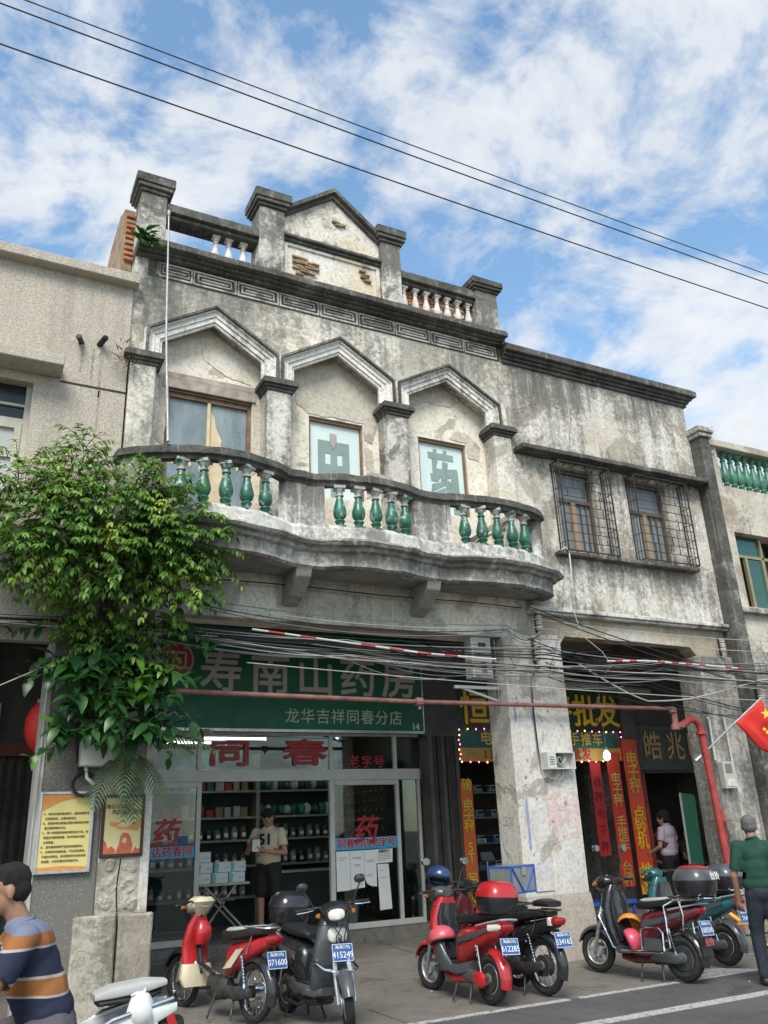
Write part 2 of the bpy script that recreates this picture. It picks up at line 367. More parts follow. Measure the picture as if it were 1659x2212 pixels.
M['colbase'] = plaster('column_foot_cement', (.47, .42, .35), (.40, .355, .29), (.34, .30, .25), m_amt=.28, flake=.35, seed=2.2)
M['rcol'] = plaster('mould_blackened_plaster', (.60, .57, .51), (.50, .47, .41), (.42, .37, .31), m_amt=.63, flake=.42, seed=7.7)
M['stone'] = plaster('worn_stone', (.47, .43, .36), (.40, .36, .29), (.34, .30, .24), m_amt=.47, flake=.44, seed=5.9, crack=.0, fsc=1.8)
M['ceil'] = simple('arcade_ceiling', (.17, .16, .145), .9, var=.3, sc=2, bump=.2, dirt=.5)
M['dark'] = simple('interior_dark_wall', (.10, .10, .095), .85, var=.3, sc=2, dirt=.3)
M['intw'] = simple('interior_grey_wall', (.30, .31, .30), .8, var=.1, sc=1.5, dirt=.2)
def stucco(name, col, dark, k=1.0):
    t = NT(name); p = t.P(); sp = t.noise(p, 75, 3, .6); big = t.noise(p, 1.1, 5, .6, .3); run = t.noise(t.map(p, (6, 6, .5)), 1.0, 5, .6)
    c = t.mix(t.ramp(big, (.35, 0.0), (.65, 1.0)), tuple(v*.86 for v in col), col)
    pep = t.math('ADD', sp, t.math('MULTIPLY', t.math('ADD', big, run), .16*k))
    c = t.mix(t.ramp(pep, (.60, 0.0), (.72, .7)), c, dark)
    c = t.mix(t.math('MULTIPLY', t.ramp(t.noise(t.map(p, (1, 1, 1), (3, 5, 1)), 70, 2, .5), (.58, 0.0), (.66, 1.0)), .5), c, tuple(min(1, v*1.35) for v in col))
    c = t.mix(t.math('MULTIPLY', t.ramp(t.math('ADD', t.math('MULTIPLY', big, .5), t.math('MULTIPLY', run, .6)), (.58, 0.0), (.72, 1.0)), .45*k), c, tuple(v*.5 for v in col))
    return t.out(c, .93, t.bump(sp, .7, .012), 0, .2)
M['stucco'] = stucco('pebble_dash_stucco', (.55, .495, .415), (.27, .235, .19))
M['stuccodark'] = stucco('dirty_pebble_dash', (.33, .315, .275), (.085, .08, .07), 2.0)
M['brick'] = simple('old_red_brick', (.42, .17, .10), .9, var=.45, sc=5, bump=.4, dirt=.35)
M['brickdull'] = simple('old_brown_brick', (.33, .23, .14), .9, var=.4, sc=6, bump=.4, dirt=.45)
M['mortar'] = simple('brick_mortar', (.40, .37, .32), .95, var=.25, sc=9, bump=.4, dirt=.3)
M['wood'] = simple('grey_weathered_wood', (.36, .31, .26), .85, var=.3, sc=7, bump=.3, dirt=.25)
M['woodbrown'] = simple('brown_window_wood', (.20, .12, .075), .7, var=.35, sc=7, bump=.2, dirt=.3)
M['greenglaze'] = NT('green_glazed_ceramic')
t = M['greenglaze']; p = t.P(); oz = t.sep(t.P(True))[2]; ch = t.ramp(t.math('ADD', t.math('ADD', t.math('MULTIPLY', t.noise(p, 9, 5, .65), .75), t.math('MULTIPLY', t.noise(p, 40, 3), .25)), t.math('MULTIPLY', t.band(oz, .44, .7, .03), .12)), (.56, 0.0), (.60, 1.0))
cg = t.mix(t.ramp(t.noise(p, 7, 4), (.3, 0.0), (.7, 1.0)), (.012, .085, .058), (.025, .20, .125))
cg = t.mix(t.math('MULTIPLY', t.ramp(t.noise(p, 15, 4, .7), (.42, 0.0), (.62, 1.0)), .6), cg, (.045, .06, .045))
t.out(t.mix(ch, cg, t.mix(t.noise(p, 20, 4), (.55, .54, .50), (.25, .26, .23))), t.ramp(t.noise(p, 12, 3), (.3, .22), (.7, .55)), t.bump(ch, .3, .004), 0, .5); M['greenglaze'] = t.m
M['greenold'] = simple('pale_green_glaze', (.07, .20, .13), .3, var=.4, sc=10, dirt=.3)
M['whitebal'] = simple('whitewashed_baluster', (.66, .63, .57), .9, var=.15, sc=12, bump=.3, dirt=.5)
M['rust'] = simple('rusty_iron', (.055, .042, .036), .8, .3, var=.4, sc=14, bump=.3)
M['alu'] = simple('painted_door_frame', (.52, .52, .48), .5, var=.06, sc=8, dirt=.15)
M['steel'] = simple('galvanised_steel', (.50, .51, .51), .4, .8, var=.15, sc=15)
M['chrome'] = simple('chrome', (.75, .76, .77), .12, 1.0, var=.05, sc=10)
M['black'] = simple('black_plastic', (.016, .016, .017), .42, var=.3, sc=10)
M['grey'] = simple('grey_plastic', (.16, .165, .17), .5, var=.15, sc=9)
M['rubber'] = simple('tyre_rubber', (.02, .02, .02), .85, var=.4, sc=18, bump=.2, dirt=.1)
M['wire'] = simple('black_cable', (.02, .02, .022), .6, var=.2)
M['wirew'] = simple('pale_cable', (.40, .385, .35), .6, var=.15)
M['wireg'] = simple('grey_cable', (.17, .17, .165), .6, var=.2)
M['porc'] = simple('porcelain', (.60, .58, .52), .35, var=.15, sc=12, dirt=.4)
M['pipe'] = simple('red_oxide_pipe', (.25, .115, .10), .75, var=.3, sc=9, dirt=.4)
M['pipered'] = simple('red_painted_pipe', (.36, .05, .042), .55, var=.25, sc=7, dirt=.25)
M['pvc'] = simple('white_conduit', (.66, .65, .61), .5, var=.1, dirt=.2)
M['paper'] = simple('white_paper', (.72, .72, .70), .85, var=.05)
M['glass'] = glass('shop_glass', (.80, .87, .85), .02, .06)
M['clear'] = glass('meter_cover', (.9, .9, .88), .1, .5)

# ------------------------------------------------------------------ ground
def gz(y): return 0.0 if y < 8.6 else min(.18, (y-8.6)*.053)
def ground_mat(name, col, spots=0.0, wet=.0, crack=0.0):
    t = NT(name); p = t.P(); a = t.noise(p, 1.0, 6, .6, .4); f = t.noise(p, 55, 4, .7); m = t.noise(p, 5, 6, .65)
    c = t.mix(t.ramp(a, (.32, 0.0), (.68, 1.0)), tuple(v*.72 for v in col), tuple(v*1.12 for v in col))
    c = t.mix(t.math('MULTIPLY', t.ramp(f, (.45, 0.0), (.62, 1.0)), .4), c, tuple(v*1.7 for v in col))
    c = t.mix(t.math('MULTIPLY', t.ramp(m, (.55, 0.0), (.70, 1.0)), .55), c, tuple(v*.45 for v in col))
    if crack:
        vo = t.new('ShaderNodeTexVoronoi', feature='DISTANCE_TO_EDGE'); vo.inputs['Scale'].default_value = .55
        wv = t.new('ShaderNodeVectorMath', operation='ADD'); t.l.new(p, wv.inputs[0]); nz = t.new('ShaderNodeTexNoise'); nz.inputs['Scale'].default_value = 3; nz.inputs['Detail'].default_value = 6
        t.l.new(p, nz.inputs['Vector']); sc = t.new('ShaderNodeVectorMath', operation='SCALE'); t.l.new(nz.outputs['Color'], sc.inputs[0]); sc.inputs['Scale'].default_value = .5
        t.l.new(sc.outputs[0], wv.inputs[1]); t.l.new(wv.outputs[0], vo.inputs['Vector'])
        c = t.mix(t.math('MULTIPLY', t.ramp(vo.outputs['Distance'], (.0, 1.0), (.012, 0.0)), crack), c, (.03, .028, .025))
    c = t.mix(t.math('MULTIPLY', t.ramp(t.noise(t.map(p, (1, 1, 1), (11, 4, 2)), 1.7, 5, .65, .5), (.60, 0.0), (.66, 1.0)), .5), c, tuple(v*.4 for v in col))
    c = t.mix(t.math('MULTIPLY', t.ramp(t.noise(t.map(p, (1, 1, 1), (2, 14, 2)), 9, 3, .5), (.69, 0.0), (.72, 1.0)), .6), c, tuple(v*.35 for v in col))
    if spots: c = t.mix(t.math('MULTIPLY', t.ramp(t.noise(p, 3.2, 2, .4), (.66, 0.0), (.70, 1.0)), spots), c, tuple(v*2.2 for v in col))
    return t.out(c, t.ramp(m, (.3, .75), (.7, .95)), t.bump(f, .5, .01), 0, .3)
g = MB(); g.add([(-900, -900, -.02), (900, -900, -.02), (900, 900, -.02), (-900, 900, -.02)], [(0, 1, 2, 3)])
tag(g.build('ground', ground_mat('far_ground', (.16, .15, .13))), kind='structure')
g = MB(); g.box(-60, 60, -2, 7.72, -.3, 0)
tag(g.build('road', ground_mat('road_asphalt', (.088, .086, .083), .1)), kind='structure')
def line_mat():
    t = NT('worn_road_paint'); p = t.P(); w = t.ramp(t.noise(p, 16, 8, .7), (.50, 0.0), (.62, 1.0))
    return t.out(t.mix(w, (.42, .41, .38), (.14, .135, .13)), .8)
lm = line_mat()
g = MB(); g.box(-60, 60, 6.64, 6.79, -.01, .004); tag(g.build('lane_line', lm), 'long white painted line along the asphalt road', None, kind='structure')
g = MB(); g.box(-60, 5.9, 7.66, 7.74, -.01, .006); g.box(6.02, 60, 7.66, 7.73, -.01, .006); tag(g.build('edge_line', lm), kind='structure')
g = MB(); g.add([(7.35, 7.74, .006), (8.6, 7.74, .006), (8.3, 8.02, .012), (7.75, 8.02, .012)], [(0, 1, 2, 3)]); tag(g.build('edge_line_patch', lm), kind='structure')
# pavement slopes gently up to the shops; cast in slabs with joints
g = MB(); sm = ground_mat('pavement_concrete', (.165, .152, .13), .15, crack=.35)
xs = [-30, -6, -2.5, .4, 2.3, 4.1, 5.9, 7.6, 9.4, 11.6, 14, 30]
ys = [7.74, 8.6, 9.75, 10.9, 12.02]
slabroot = thing('pavement', (4, 9, 0), None, None, kind='structure')
for i in range(len(xs)-1):
    for j in range(len(ys)-1):
        q = MB(); e = .004; e = .007; a, b, c, d = xs[i]+e, xs[i+1]-e, ys[j]+(e if j else 0), ys[j+1]-e; k = rnd.uniform(-.004, .004)
        q.add([(a, c, gz(c)+k), (b, c, gz(c)+k), (b, d, gz(d)+k), (a, d, gz(d)+k), (a, c, -.2), (b, c, -.2), (b, d, -.2), (a, d, -.2)],
              [(0,1,2,3), (0,4,5,1), (1,5,6,2), (2,6,7,3), (3,7,4,0)])
        q.build('slab', sm, slabroot)
q = MB(); q.add([(-30, 7.75, -.08), (30, 7.75, -.08), (30, 12.02, .13), (-30, 12.02, .13)], [(0,1,2,3)]); q.build('joint_bed', simple('joint_soil', (.05, .045, .038), .95), slabroot)
# small litter
for (x, y, s) in ((6.05, 8.25, .05), (8.2, 7.9, .03), (8.5, 7.45, .035), (7.9, 7.2, .025), (5.0, 8.9, .03)):
    q = MB(); q.add([(x, y, gz(y)+.012), (x+s, y+.01, gz(y)+.02), (x+s*.9, y+s*.6, gz(y)+.013), (x+.01, y+s*.5, gz(y)+.016)], [(0,1,2,3)])
    q.extr([(x, y, gz(y)+.008), (x+s, y, gz(y)+.008), (x+s, y+s*.5, gz(y)+.008)], (0, 0, .003))
    tag(q.build('litter', M['paper']), 'small scrap of white paper lying on the grey pavement', 'litter', 'paper scraps on the ground')
# step of the shop fronts
q = MB(); q.box(2.3, 7.05, 12.03, 12.6, 0, .335); tag(q.build('shop_step', sm), kind='structure')
q = MB(); q.box(7.05, 15, 12.03, 12.6, 0, .25); tag(q.build('shop_step', sm), kind='structure')
q = MB(); q.box(-3, 2.3, 12.03, 12.6, 0, .25); tag(q.build('shop_step', sm), kind='structure')

# ------------------------------------------------------------------ arcade ceiling and back walls (setting)
q = MB(); q.box(-4, 7.25, 9.8, 12.3, 4.74, 4.9); q.box(7.25, 16, 9.8, 12.3, 4.60, 4.75); tag(q.build('arcade_ceiling', M['ceil']), kind='structure')

# ================================================================== main building
mb_ = thing('shophouse', (4.35, 9.5, .07), 'three-bay cream plaster shophouse with gabled parapet and scalloped balcony', 'building')
q = MB(); wall_holes(q, 1.45, 7.26, 4.12, 9.0, 9.70, 9.92, [(1.997, 3.154, 4.96, 7.148), (3.983, 4.823, 5.950, 7.148), (5.735, 6.575, 5.950, 7.148)])
q.build('wall', M['panel'], mb_)
arches = [[(1.80, 7.44), (1.80, 7.72), (2.53, 8.17), (3.26, 7.72), (3.26, 7.44)], [(3.62, 7.44), (3.62, 7.72), (4.35, 8.15), (5.05, 7.72), (5.05, 7.44)], [(5.43, 7.44), (5.43, 7.72), (6.17, 8.13), (6.91, 7.70), (6.91, 7.44)]]
poly = [(1.45, 7.44)]+arches[0]+arches[1]+arches[2]+[(7.26, 7.44), (7.26, 9.0), (1.45, 9.0)]
q = MB(); q.prism(poly, 9.5, 9.698); q.box(1.45, 7.26, 9.5, 9.698, 4.12, 4.96); q.build('spandrel_wall', M['plaster'], mb_)
for a in arches:
    a2 = [Vector(p) for p in a]
    for (d0, d1, yf) in ((-.055, .178, 9.47), (-.02, .176, 9.445), (.045, .172, 9.425), (.10, .166, 9.40), (.128, .160, 9.36)):
        q = MB(); band_along(q, a2, d0, d1, yf, 9.51+d0*.01)
        o = q.build('arch_moulding', M['pale'] if d1 > .165 else M['pale'] if d0 < .11 else M['ledge'], mb_)
        jitter(o.data, .006, 4, d0*9)
for (x0, x1) in ((1.47, 1.79), (3.27, 3.61), (5.07, 5.42), (6.92, 7.24)):
    q = MB(); q.box(x0, x1, 9.41, 9.698, 4.97, 7.26); q.build('pilaster', M['pier'] if 2 < x0 < 6 else M['plaster'], mb_, bevel=.008)
    q = MB(); c = (x0+x1)/2; w = (x1-x0)/2
    for (dw, y, z0, z1) in ((.025, 9.39, 7.255, 7.30), (.05, 9.36, 7.30, 7.335), (.085, 9.325, 7.335, 7.40), (.06, 9.35, 7.40, 7.437)): q.box(c-w-dw, c+w+dw, y, 9.697, z0, z1)
    o = q.build('capital', M['ledge'], mb_, bevel=.006); jitter(o.data, .006, 5, x0)
# frieze of interlocked rectangular frets
def fret():
    q = MB(); w, h = .60, .225; y0, y1 = -.02, .0
    def rect(a, b, c, d, t=.022):
        q.box(a, b, y0, y1, c, c+t); q.box(a, b, y0, y1, d-t, d); q.box(a, a+t, y0+.002, y1, c+t, d-t); q.box(b-t, b, y0+.002, y1, c+t, d-t)
    rect(0, w, 0, h); rect(.06, w-.06, .055, h-.05); q.box(.11, w-.11, y0, y1, .10, .125); q.box(-.035, -.013, y0+.003, y1, .02, h)
    me = q.mesh('fret_panel', M['fretm']); jitter(me, .010, 9, 3); return me
q = MB(); q.box(1.62, 7.24, 9.494, 9.4995, 8.67, 8.93); q.build('frieze_ground', M['ledge'], mb_)
M['fretm'] = plaster('worn_fret_plaster', (.70, .67, .60), (.55, .52, .46), (.34, .32, .28), m_amt=.42, flake=.45, seed=14.1, fsc=2.2)
fm_ = fret()
for i in range(9):
    o = link('fret_panel', fm_, mb_); o.matrix_basis = Matrix.Translation((1.60+i*.622, 9.4935, 8.685))
    if i == 0: o.scale = (.75, 1, 1); o.location.x = 1.76
# cornice ledge
q = MB()
for (y, z0, z1) in ((9.40, 8.93, 8.965), (9.34, 8.965, 9.0), (9.24, 9.0, 9.075), (9.27, 9.075, 9.12)): q.box(1.44, 7.27, y, 9.86, z0+.0005, z1)
o = q.build('cornice', M['ledge'], mb_, bevel=.008)
bm = bmesh.new(); bm.from_mesh(o.data); bmesh.ops.subdivide_edges(bm, edges=[e for e in bm.edges if e.calc_length() > 2], cuts=24, use_grid_fill=True); bm.to_mesh(o.data); bm.free(); jitter(o.data, .012, 3.2, 3)
# parapet piers
def pier(x0, x1, zt, zc):
    q = MB(); q.box(x0, x1, 9.36, 9.74, 9.12, zt); o = q.build('parapet_pier', M['pier'], mb_, bevel=.01)
    q = MB(); c = (x0+x1)/2; w = (x1-x0)/2; h = zc-zt
    for (dw, a, b) in ((.03, 0, .16), (.065, .16, .34), (.085, .34, .72)): q.box(c-w-dw, c+w+dw, 9.36-dw, 9.74+dw, zt+h*a, zt+h*b)
    a, b = w+.085, w*.45
    q.add([(c-a, 9.275, zt+h*.72), (c+a, 9.275, zt+h*.72), (c+a, 9.825, zt+h*.72), (c-a, 9.825, zt+h*.72), (c-b, 9.42, zc), (c+b, 9.42, zc), (c+b, 9.68, zc), (c-b, 9.68, zc)], [(0,1,5,4), (1,2,6,5), (2,3,7,6), (3,0,4,7), (4,5,6,7)])
    k = q.build('pier_cap', M['ledge'], o, bevel=.008); jitter(k.data, .012, 4, x0)
for a in ((1.44, 1.79, 9.90, 10.24), (3.11, 3.49, 10.26, 10.60), (5.08, 5.42, 10.26, 10.60), (6.79, 7.21, 9.86, 10.12)): pier(*a)
# pediment between the middle piers
q = MB(); q.prism([(3.49, 9.12), (5.08, 9.12), (5.08, 10.22), (4.30, 10.84), (3.49, 10.22)], 9.45, 9.70); q.build('pediment_wall', M['gable'], mb_)
q = MB(); band_along(q, [Vector((3.47, 10.21)), Vector((4.30, 10.84)), Vector((5.10, 10.21))], 0, .06, 9.40, 9.72); band_along(q, [Vector((3.45, 10.245)), Vector((4.30, 10.90)), Vector((5.12, 10.245))], .012, .07, 9.33, 9.75)
o = q.build('pediment_coping', M['ledge'], mb_); jitter(o.data, .008, 5, 2)
q = MB(); q.box(3.49, 5.08, 9.385, 9.449, 9.80, 9.845); q.box(3.49, 5.08, 9.34, 9.449, 9.846, 9.90); o = q.build('pediment_moulding', M['ledge'], mb_, bevel=.01); jitter(o.data, .008, 4, 6)
q = MB(); [q.box(a, b, 9.425, 9.449, c, d) for a, b, c, d in ((3.50, 3.56, 9.2, 9.79), (5.01, 5.07, 9.2, 9.79), (3.56, 5.01, 9.74, 9.79))]; q.build('pediment_frame', M['gable'], mb_)
# bare bricks where the plaster has fallen away
def brick_mesh(w, d, h, mat, seed):
    q = MB(); q.box(-w/2, w/2, -d/2, d/2, -h/2, h/2); me = q.mesh('brick', mat, bevel=.006); jitter(me, .006, 9, seed); return me
bks = [brick_mesh(.115, .06, .036, M['brickdull'], i*3.1) for i in range(4)]
for row in range(7):
    n = (2, 3, 3, 3, 2, 2, 1)[row]
    for k in range(n):
        o = link('brick', bks[(row*2+k) % 4], mb_); o.matrix_basis = Matrix.Translation((3.70+k*.121+(.06 if row % 2 else 0)+(.05 if row > 4 else 0), 9.437+rnd.uniform(-.008, .012), 9.565-row*.046)) @ Matrix.Rotation(rnd.uniform(-.05, .05), 4, 'Y')
for (x, z) in ((4.78, 9.63), (4.84, 9.58), (4.80, 9.53), (4.86, 9.48), (4.35, 10.42), (4.46, 10.40), (4.40, 10.37)):
    o = link('brick', bks[rnd.randrange(4)], mb_); o.matrix_basis = Matrix.Translation((x, 9.438, z)) @ Matrix.Rotation(rnd.uniform(-.1, .1), 4, 'Y')
q = MB(); q.prism([(3.63, 9.60), (3.78, 9.58), (3.90, 9.56), (4.02, 9.55), (4.0, 9.42), (4.03, 9.30), (3.86, 9.24), (3.74, 9.28), (3.68, 9.40), (3.64, 9.45)], 9.440, 9.452); q.build('mortar_patch', M['mortar'], mb_)
# parapet balustrades
def top_rail(x0, x1):
    q = MB(); q.box(x0, x1, 9.42, 9.68, 9.62, 9.68); q.box(x0, x1, 9.36, 9.74, 9.68, 9.80); q.box(x0, x1, 9.40, 9.70, 9.80, 9.86)
    o = q.build('parapet_rail', M['ledge'], mb_, bevel=.008); jitter(o.data, .008, 5, x0)
top_rail(1.795, 3.108); top_rail(5.422, 6.788)
def balu(h, rmax, n, mat, sq=.0, pot=True, name='baluster'):
    q = MB(); k = rmax
    prof = [(.62, 0), (.62, .05), (.52, .06), (.62, .12), (.80, .155), (.62, .185), (.55, .20), (.86, .26), (1.0, .35), (.93, .44), (.72, .56), (.52, .68), (.46, .74), (.62, .755), (.62, .785), (.46, .80), (.50, .86), (.74, .90), (.78, .93)]
    q.lathe((0, 0, 0), [(r*k, z*h) for r, z in prof], n)
    w = k*.86; q.box(-w, w, -w, w, .93*h, h); q.box(-w*.95, w*.95, -w*.95, w*.95, -.001, .035*h)
    return q.mesh(name, mat, smooth=True, angle=50)
bw = balu(.50, .062, 10, M['whitebal'])
for x in (2.52, 2.72, 2.93): o = link('parapet_baluster', bw, mb_); o.matrix_basis = Matrix.Translation((x, 9.55, 9.12)) @ Matrix.Rotation(rnd.uniform(-.02, .02), 4, 'Y')
for i in range(7): o = link('parapet_baluster', bw, mb_); o.matrix_basis = Matrix.Translation((5.52+i*.198, 9.50, 9.12)) @ Matrix.Rotation(rnd.uniform(-.02, .02), 4, 'Y')
q = MB(); q.box(5.42, 6.79, 9.60, 9.66, 9.12, 9.62); q.build('mortar_infill', M['mortar'], mb_)
br = [brick_mesh(.20, .07, .052, m, i*2.3) for i, m in enumerate((M['brick'], M['brick'], M['brick'], M['brickdull'], M['whitebal']))]
for row in range(8):
    for k in range(7):
        x = 5.53+k*.206+(.10 if row % 2 else 0)
        if x > 6.72: continue
        o = link('brick', br[rnd.choice((0, 0, 1, 1, 2, 3, 4))], mb_); o.matrix_basis = Matrix.Translation((x, 9.585+rnd.uniform(-.012, .01), 9.152+row*.0595)) @ Matrix.Rotation(rnd.uniform(-.03, .03), 4, 'Y')
# party walls seen at the roof edges
q = MB(); q.extr([(1.30, 9.76, 8.3), (1.30, 9.76, 9.85), (1.30, 10.2, 10.05), (1.30, 10.95, 10.0), (1.30, 11.6, 9.7), (1.30, 13, 8.3)], (.14, 0, 0)); q.build('gable_wall', M['brickdull'], mb_)
for i in range(9):
    o = link('brick', br[i % 4], mb_); o.matrix_basis = Matrix.Translation((1.40, 9.74+rnd.uniform(-.01, .01), 9.02+i*.088)) @ Matrix.Scale(.75, 4, (1, 0, 0))
q = MB(); q.box(7.12, 7.30, 9.75, 10.6, 8.6, 9.62); q.build('roof_block', M['brickdull'], mb_, bevel=.02)
q = MB(); q.add([(1.45, 9.86, 8.95), (7.26, 9.86, 8.95), (7.26, 17, 8.4), (1.45, 17, 8.4)], [(0,1,2,3)]); q.box(1.46, 7.25, 16.5, 16.8, 0, 8.4); q.box(1.46, 1.6, 12.6, 16.5, 0, 8.3); q.box(7.1, 7.24, 12.6, 16.5, 0, 8.3); q.build('roof', M['brickdull'], mb_)

# patches of bare cement where the bay plaster has come away
M['cement'] = plaster('bare_cement', (.58, .53, .44), (.50, .455, .375), (.43, .385, .315), m_amt=.24, flake=.42, seed=15.7, crack=.3, fsc=1.5)
def ragged(pts, seed, amp=.022, n=7):
    out = []
    for i, (a, b) in enumerate(zip(pts, pts[1:]+pts[:1])):
        a, b = Vector(a), Vector(b); d = (b-a); nn = Vector((-d.y, d.x)).normalized()
        for k in range(n): t_ = k/n; q_ = a+d*t_; out.append(tuple(q_+nn*amp*(mnoise.noise(Vector((q_.x*9, q_.y*9, seed)))+.6*mnoise.noise(Vector((q_.x*27, q_.y*27, seed+4))))*(1 if k else .4)))
    return out
for i, pts in enumerate(([(3.748, 7.845), (4.444, 8.234), (4.977, 7.947), (5.069, 7.640), (5.048, 7.179), (4.956, 6.872), (4.833, 6.923), (4.833, 7.179), (3.963, 7.179), (3.891, 7.251), (3.789, 7.312)],
                         [(5.592, 7.865), (6.206, 8.213), (6.391, 8.070), (6.473, 7.865), (6.329, 7.742), (5.940, 7.763), (5.715, 7.660), (5.592, 7.701)], [(6.288, 7.210), (6.411, 7.353), (6.636, 7.333), (6.841, 7.148), (6.780, 6.903), (6.596, 6.944), (6.585, 7.179)],
                         [(2.406, 7.968), (2.785, 7.947), (3.021, 7.660), (3.123, 7.435), (2.765, 7.497), (2.458, 7.691)], [(1.874, 7.333), (1.987, 7.353), (1.997, 6.309), (1.884, 6.411), (1.915, 6.923)], [(3.164, 7.333), (3.318, 7.282), (3.277, 6.821), (3.318, 6.206), (3.164, 6.104)], [(4.844, 6.821), (4.956, 6.780), (4.997, 6.104), (4.844, 6.002)])):
    q = MB(); q.prism(ragged(pts, i*3.3), 9.690, 9.701); q.build('cement_patch', M['cement'] if i != 3 else M['gable'], mb_)
# ---- upstairs windows
def frosted(name, c0, c1, seed):
    t = NT(name); p = t.map(t.P(), (1, 1, 1), (seed, 0, 0)); n = t.noise(t.map(p, (3, 3, .8)), 1.0, 6, .6); f = t.noise(p, 60, 3, .6)
    c = t.mix(t.ramp(n, (.35, 0.0), (.65, 1.0)), c0, c1); c = t.mix(t.math('MULTIPLY', t.ramp(f, (.5, 0.0), (.7, 1.0)), .35), c, tuple(v*1.4 for v in c1))
    return t.out(c, .22, t.bump(f, .25, .003), 0, .5)
M['frost'] = frosted('dusty_pebbled_glass', (.10, .135, .145), (.27, .315, .325), 2.0); M['mint'] = frosted('white_backed_glass', (.56, .66, .63), (.62, .71, .68), 5.0)
M['tape'] = simple('yellowed_tape', (.62, .50, .33), .8, var=.15, sc=9)
M['char'] = simple('grey_green_lettering', (.22, .30, .275), .6, var=.1, sc=5)
w1 = MB(); w1.box(1.946, 3.195, 9.665, 9.74, 7.159, 7.302); o = w1.build('window_lintel', M['wood'], mb_, bevel=.006); w1 = MB(); w1.box(1.966, 3.185, 9.675, 9.74, 7.304, 7.394); w1.build('window_lintel', M['wood'], mb_, bevel=.006)
f1 = MB(); f1.box(1.997, 2.048, 9.74, 9.82, 5.089, 7.148); f1.box(3.103, 3.154, 9.74, 9.82, 5.089, 7.148); f1.box(2.048, 3.103, 9.735, 9.82, 7.067, 7.154); f1.box(1.997, 3.154, 9.7, 9.78, 7.128, 7.159); w = f1.build('window', M['woodbrown'], mb_)
q = MB(); q.box(2.555, 2.596, 9.74, 9.81, 5.089, 7.067); q.build('mullion', M['tape'], w)
for a, b in ((2.048, 2.555), (2.596, 3.103)): q = MB(); q.box(a, b, 9.78, 9.792, 5.089, 7.067); q.build('pane', M['frost'], w)
q = MB(); q.prism([(2.601, 5.100), (2.785, 5.100), (2.765, 5.694), (2.806, 6.002), (2.744, 6.309), (2.765, 6.565), (2.683, 6.739), (2.662, 6.872), (2.601, 6.985)], 9.772, 9.778); q.build('peeling_tape', M['tape'], w)
for x, z, r_ in ((2.130, 6.155, .2), (2.212, 6.196, .1), (2.355, 6.155, -.1), (2.488, 6.104, .1), (2.662, 6.206, .5), (2.826, 6.165, -.2), (2.990, 6.196, .3), (2.253, 5.541, .3), (2.918, 5.592, -.4)):
    q = MB(); q.prism([(0, -.05), (.022, 0), (.012, .05), (-.012, .05), (-.022, .0)], 9.77, 9.774); q.xf(Matrix.Translation((x, 0, z)) @ Matrix.Rotation(r_, 4, 'Y')); q.build('paper_scrap', M['tape'], w)
def signwin(x0, x1, ch):
    f = MB(); f.box(x0, x0+.035, 9.74, 9.82, 5.950, 7.148); f.box(x1-.03, x1, 9.74, 9.82, 5.950, 7.148); f.box(x0, x1, 9.73, 9.819, 7.102, 7.154)
    w = f.build('window', M['woodbrown'], mb_)
    q = MB(); q.box(x0+.035, x1-.03, 9.78, 9.79, 5.950, 7.102); q.build('pane', M['mint'], w)
    return w
w2 = signwin(3.983, 4.823, ''); w3 = signwin(5.735, 6.575, '')
# bold hand-cut characters on the panes: zhong and yao
q = MB()
for a, b, c, d in ((4.147, 4.628, 6.288, 6.841),): wall_holes(q, a, b, c, d, 9.773, 9.779, [(4.255, 4.337, 6.483, 6.647), (4.439, 4.521, 6.483, 6.647)])
q.box(4.332, 4.434, 9.772, 9.7785, 6.843, 6.964); q.box(4.332, 4.434, 9.772, 9.7785, 5.971, 6.286); q.build('lettering', M['char'], w2)
q = MB(); q.prism([(4.337, 6.964), (4.429, 6.964), (4.429, 6.821), (4.383, 6.718), (4.337, 6.800)], 9.766, 9.771); q.build('faded_paint', simple('faded_red_paint', (.42, .33, .33), .7), w2)
q = MB(); y0, y1 = 9.773, 9.779
for pl in ([(5.930, 6.964), (6.032, 6.964), (6.032, 7.026), (6.094, 7.026), (6.094, 6.964), (6.206, 6.964), (6.206, 7.026), (6.268, 7.026), (6.268, 6.964), (6.380, 6.964), (6.380, 6.862), (5.940, 6.862)],
           [(6.002, 6.862), (6.104, 6.841), (6.063, 6.718), (6.145, 6.698), (6.084, 6.575), (6.002, 6.596)], [(5.961, 6.616), (6.063, 6.596), (6.145, 6.718), (6.186, 6.657), (6.084, 6.493), (5.971, 6.493)],
           [(5.961, 6.309), (6.206, 6.452), (6.206, 6.514), (5.981, 6.442)], [(5.961, 6.288), (6.206, 6.411), (6.206, 5.981), (6.002, 5.981)],
           [(6.186, 6.841), (6.278, 6.821), (6.258, 6.718), (6.432, 6.739), (6.442, 6.636), (6.462, 6.002), (6.329, 6.002), (6.319, 6.596), (6.227, 6.555), (6.135, 6.493)], [(6.206, 6.555), (6.309, 6.514), (6.350, 6.288), (6.268, 6.227), (6.227, 6.309)]): q.prism(pl, y0, y1); y0 -= .0007; y1 -= .0007
q.build('lettering', M['char'], w3)

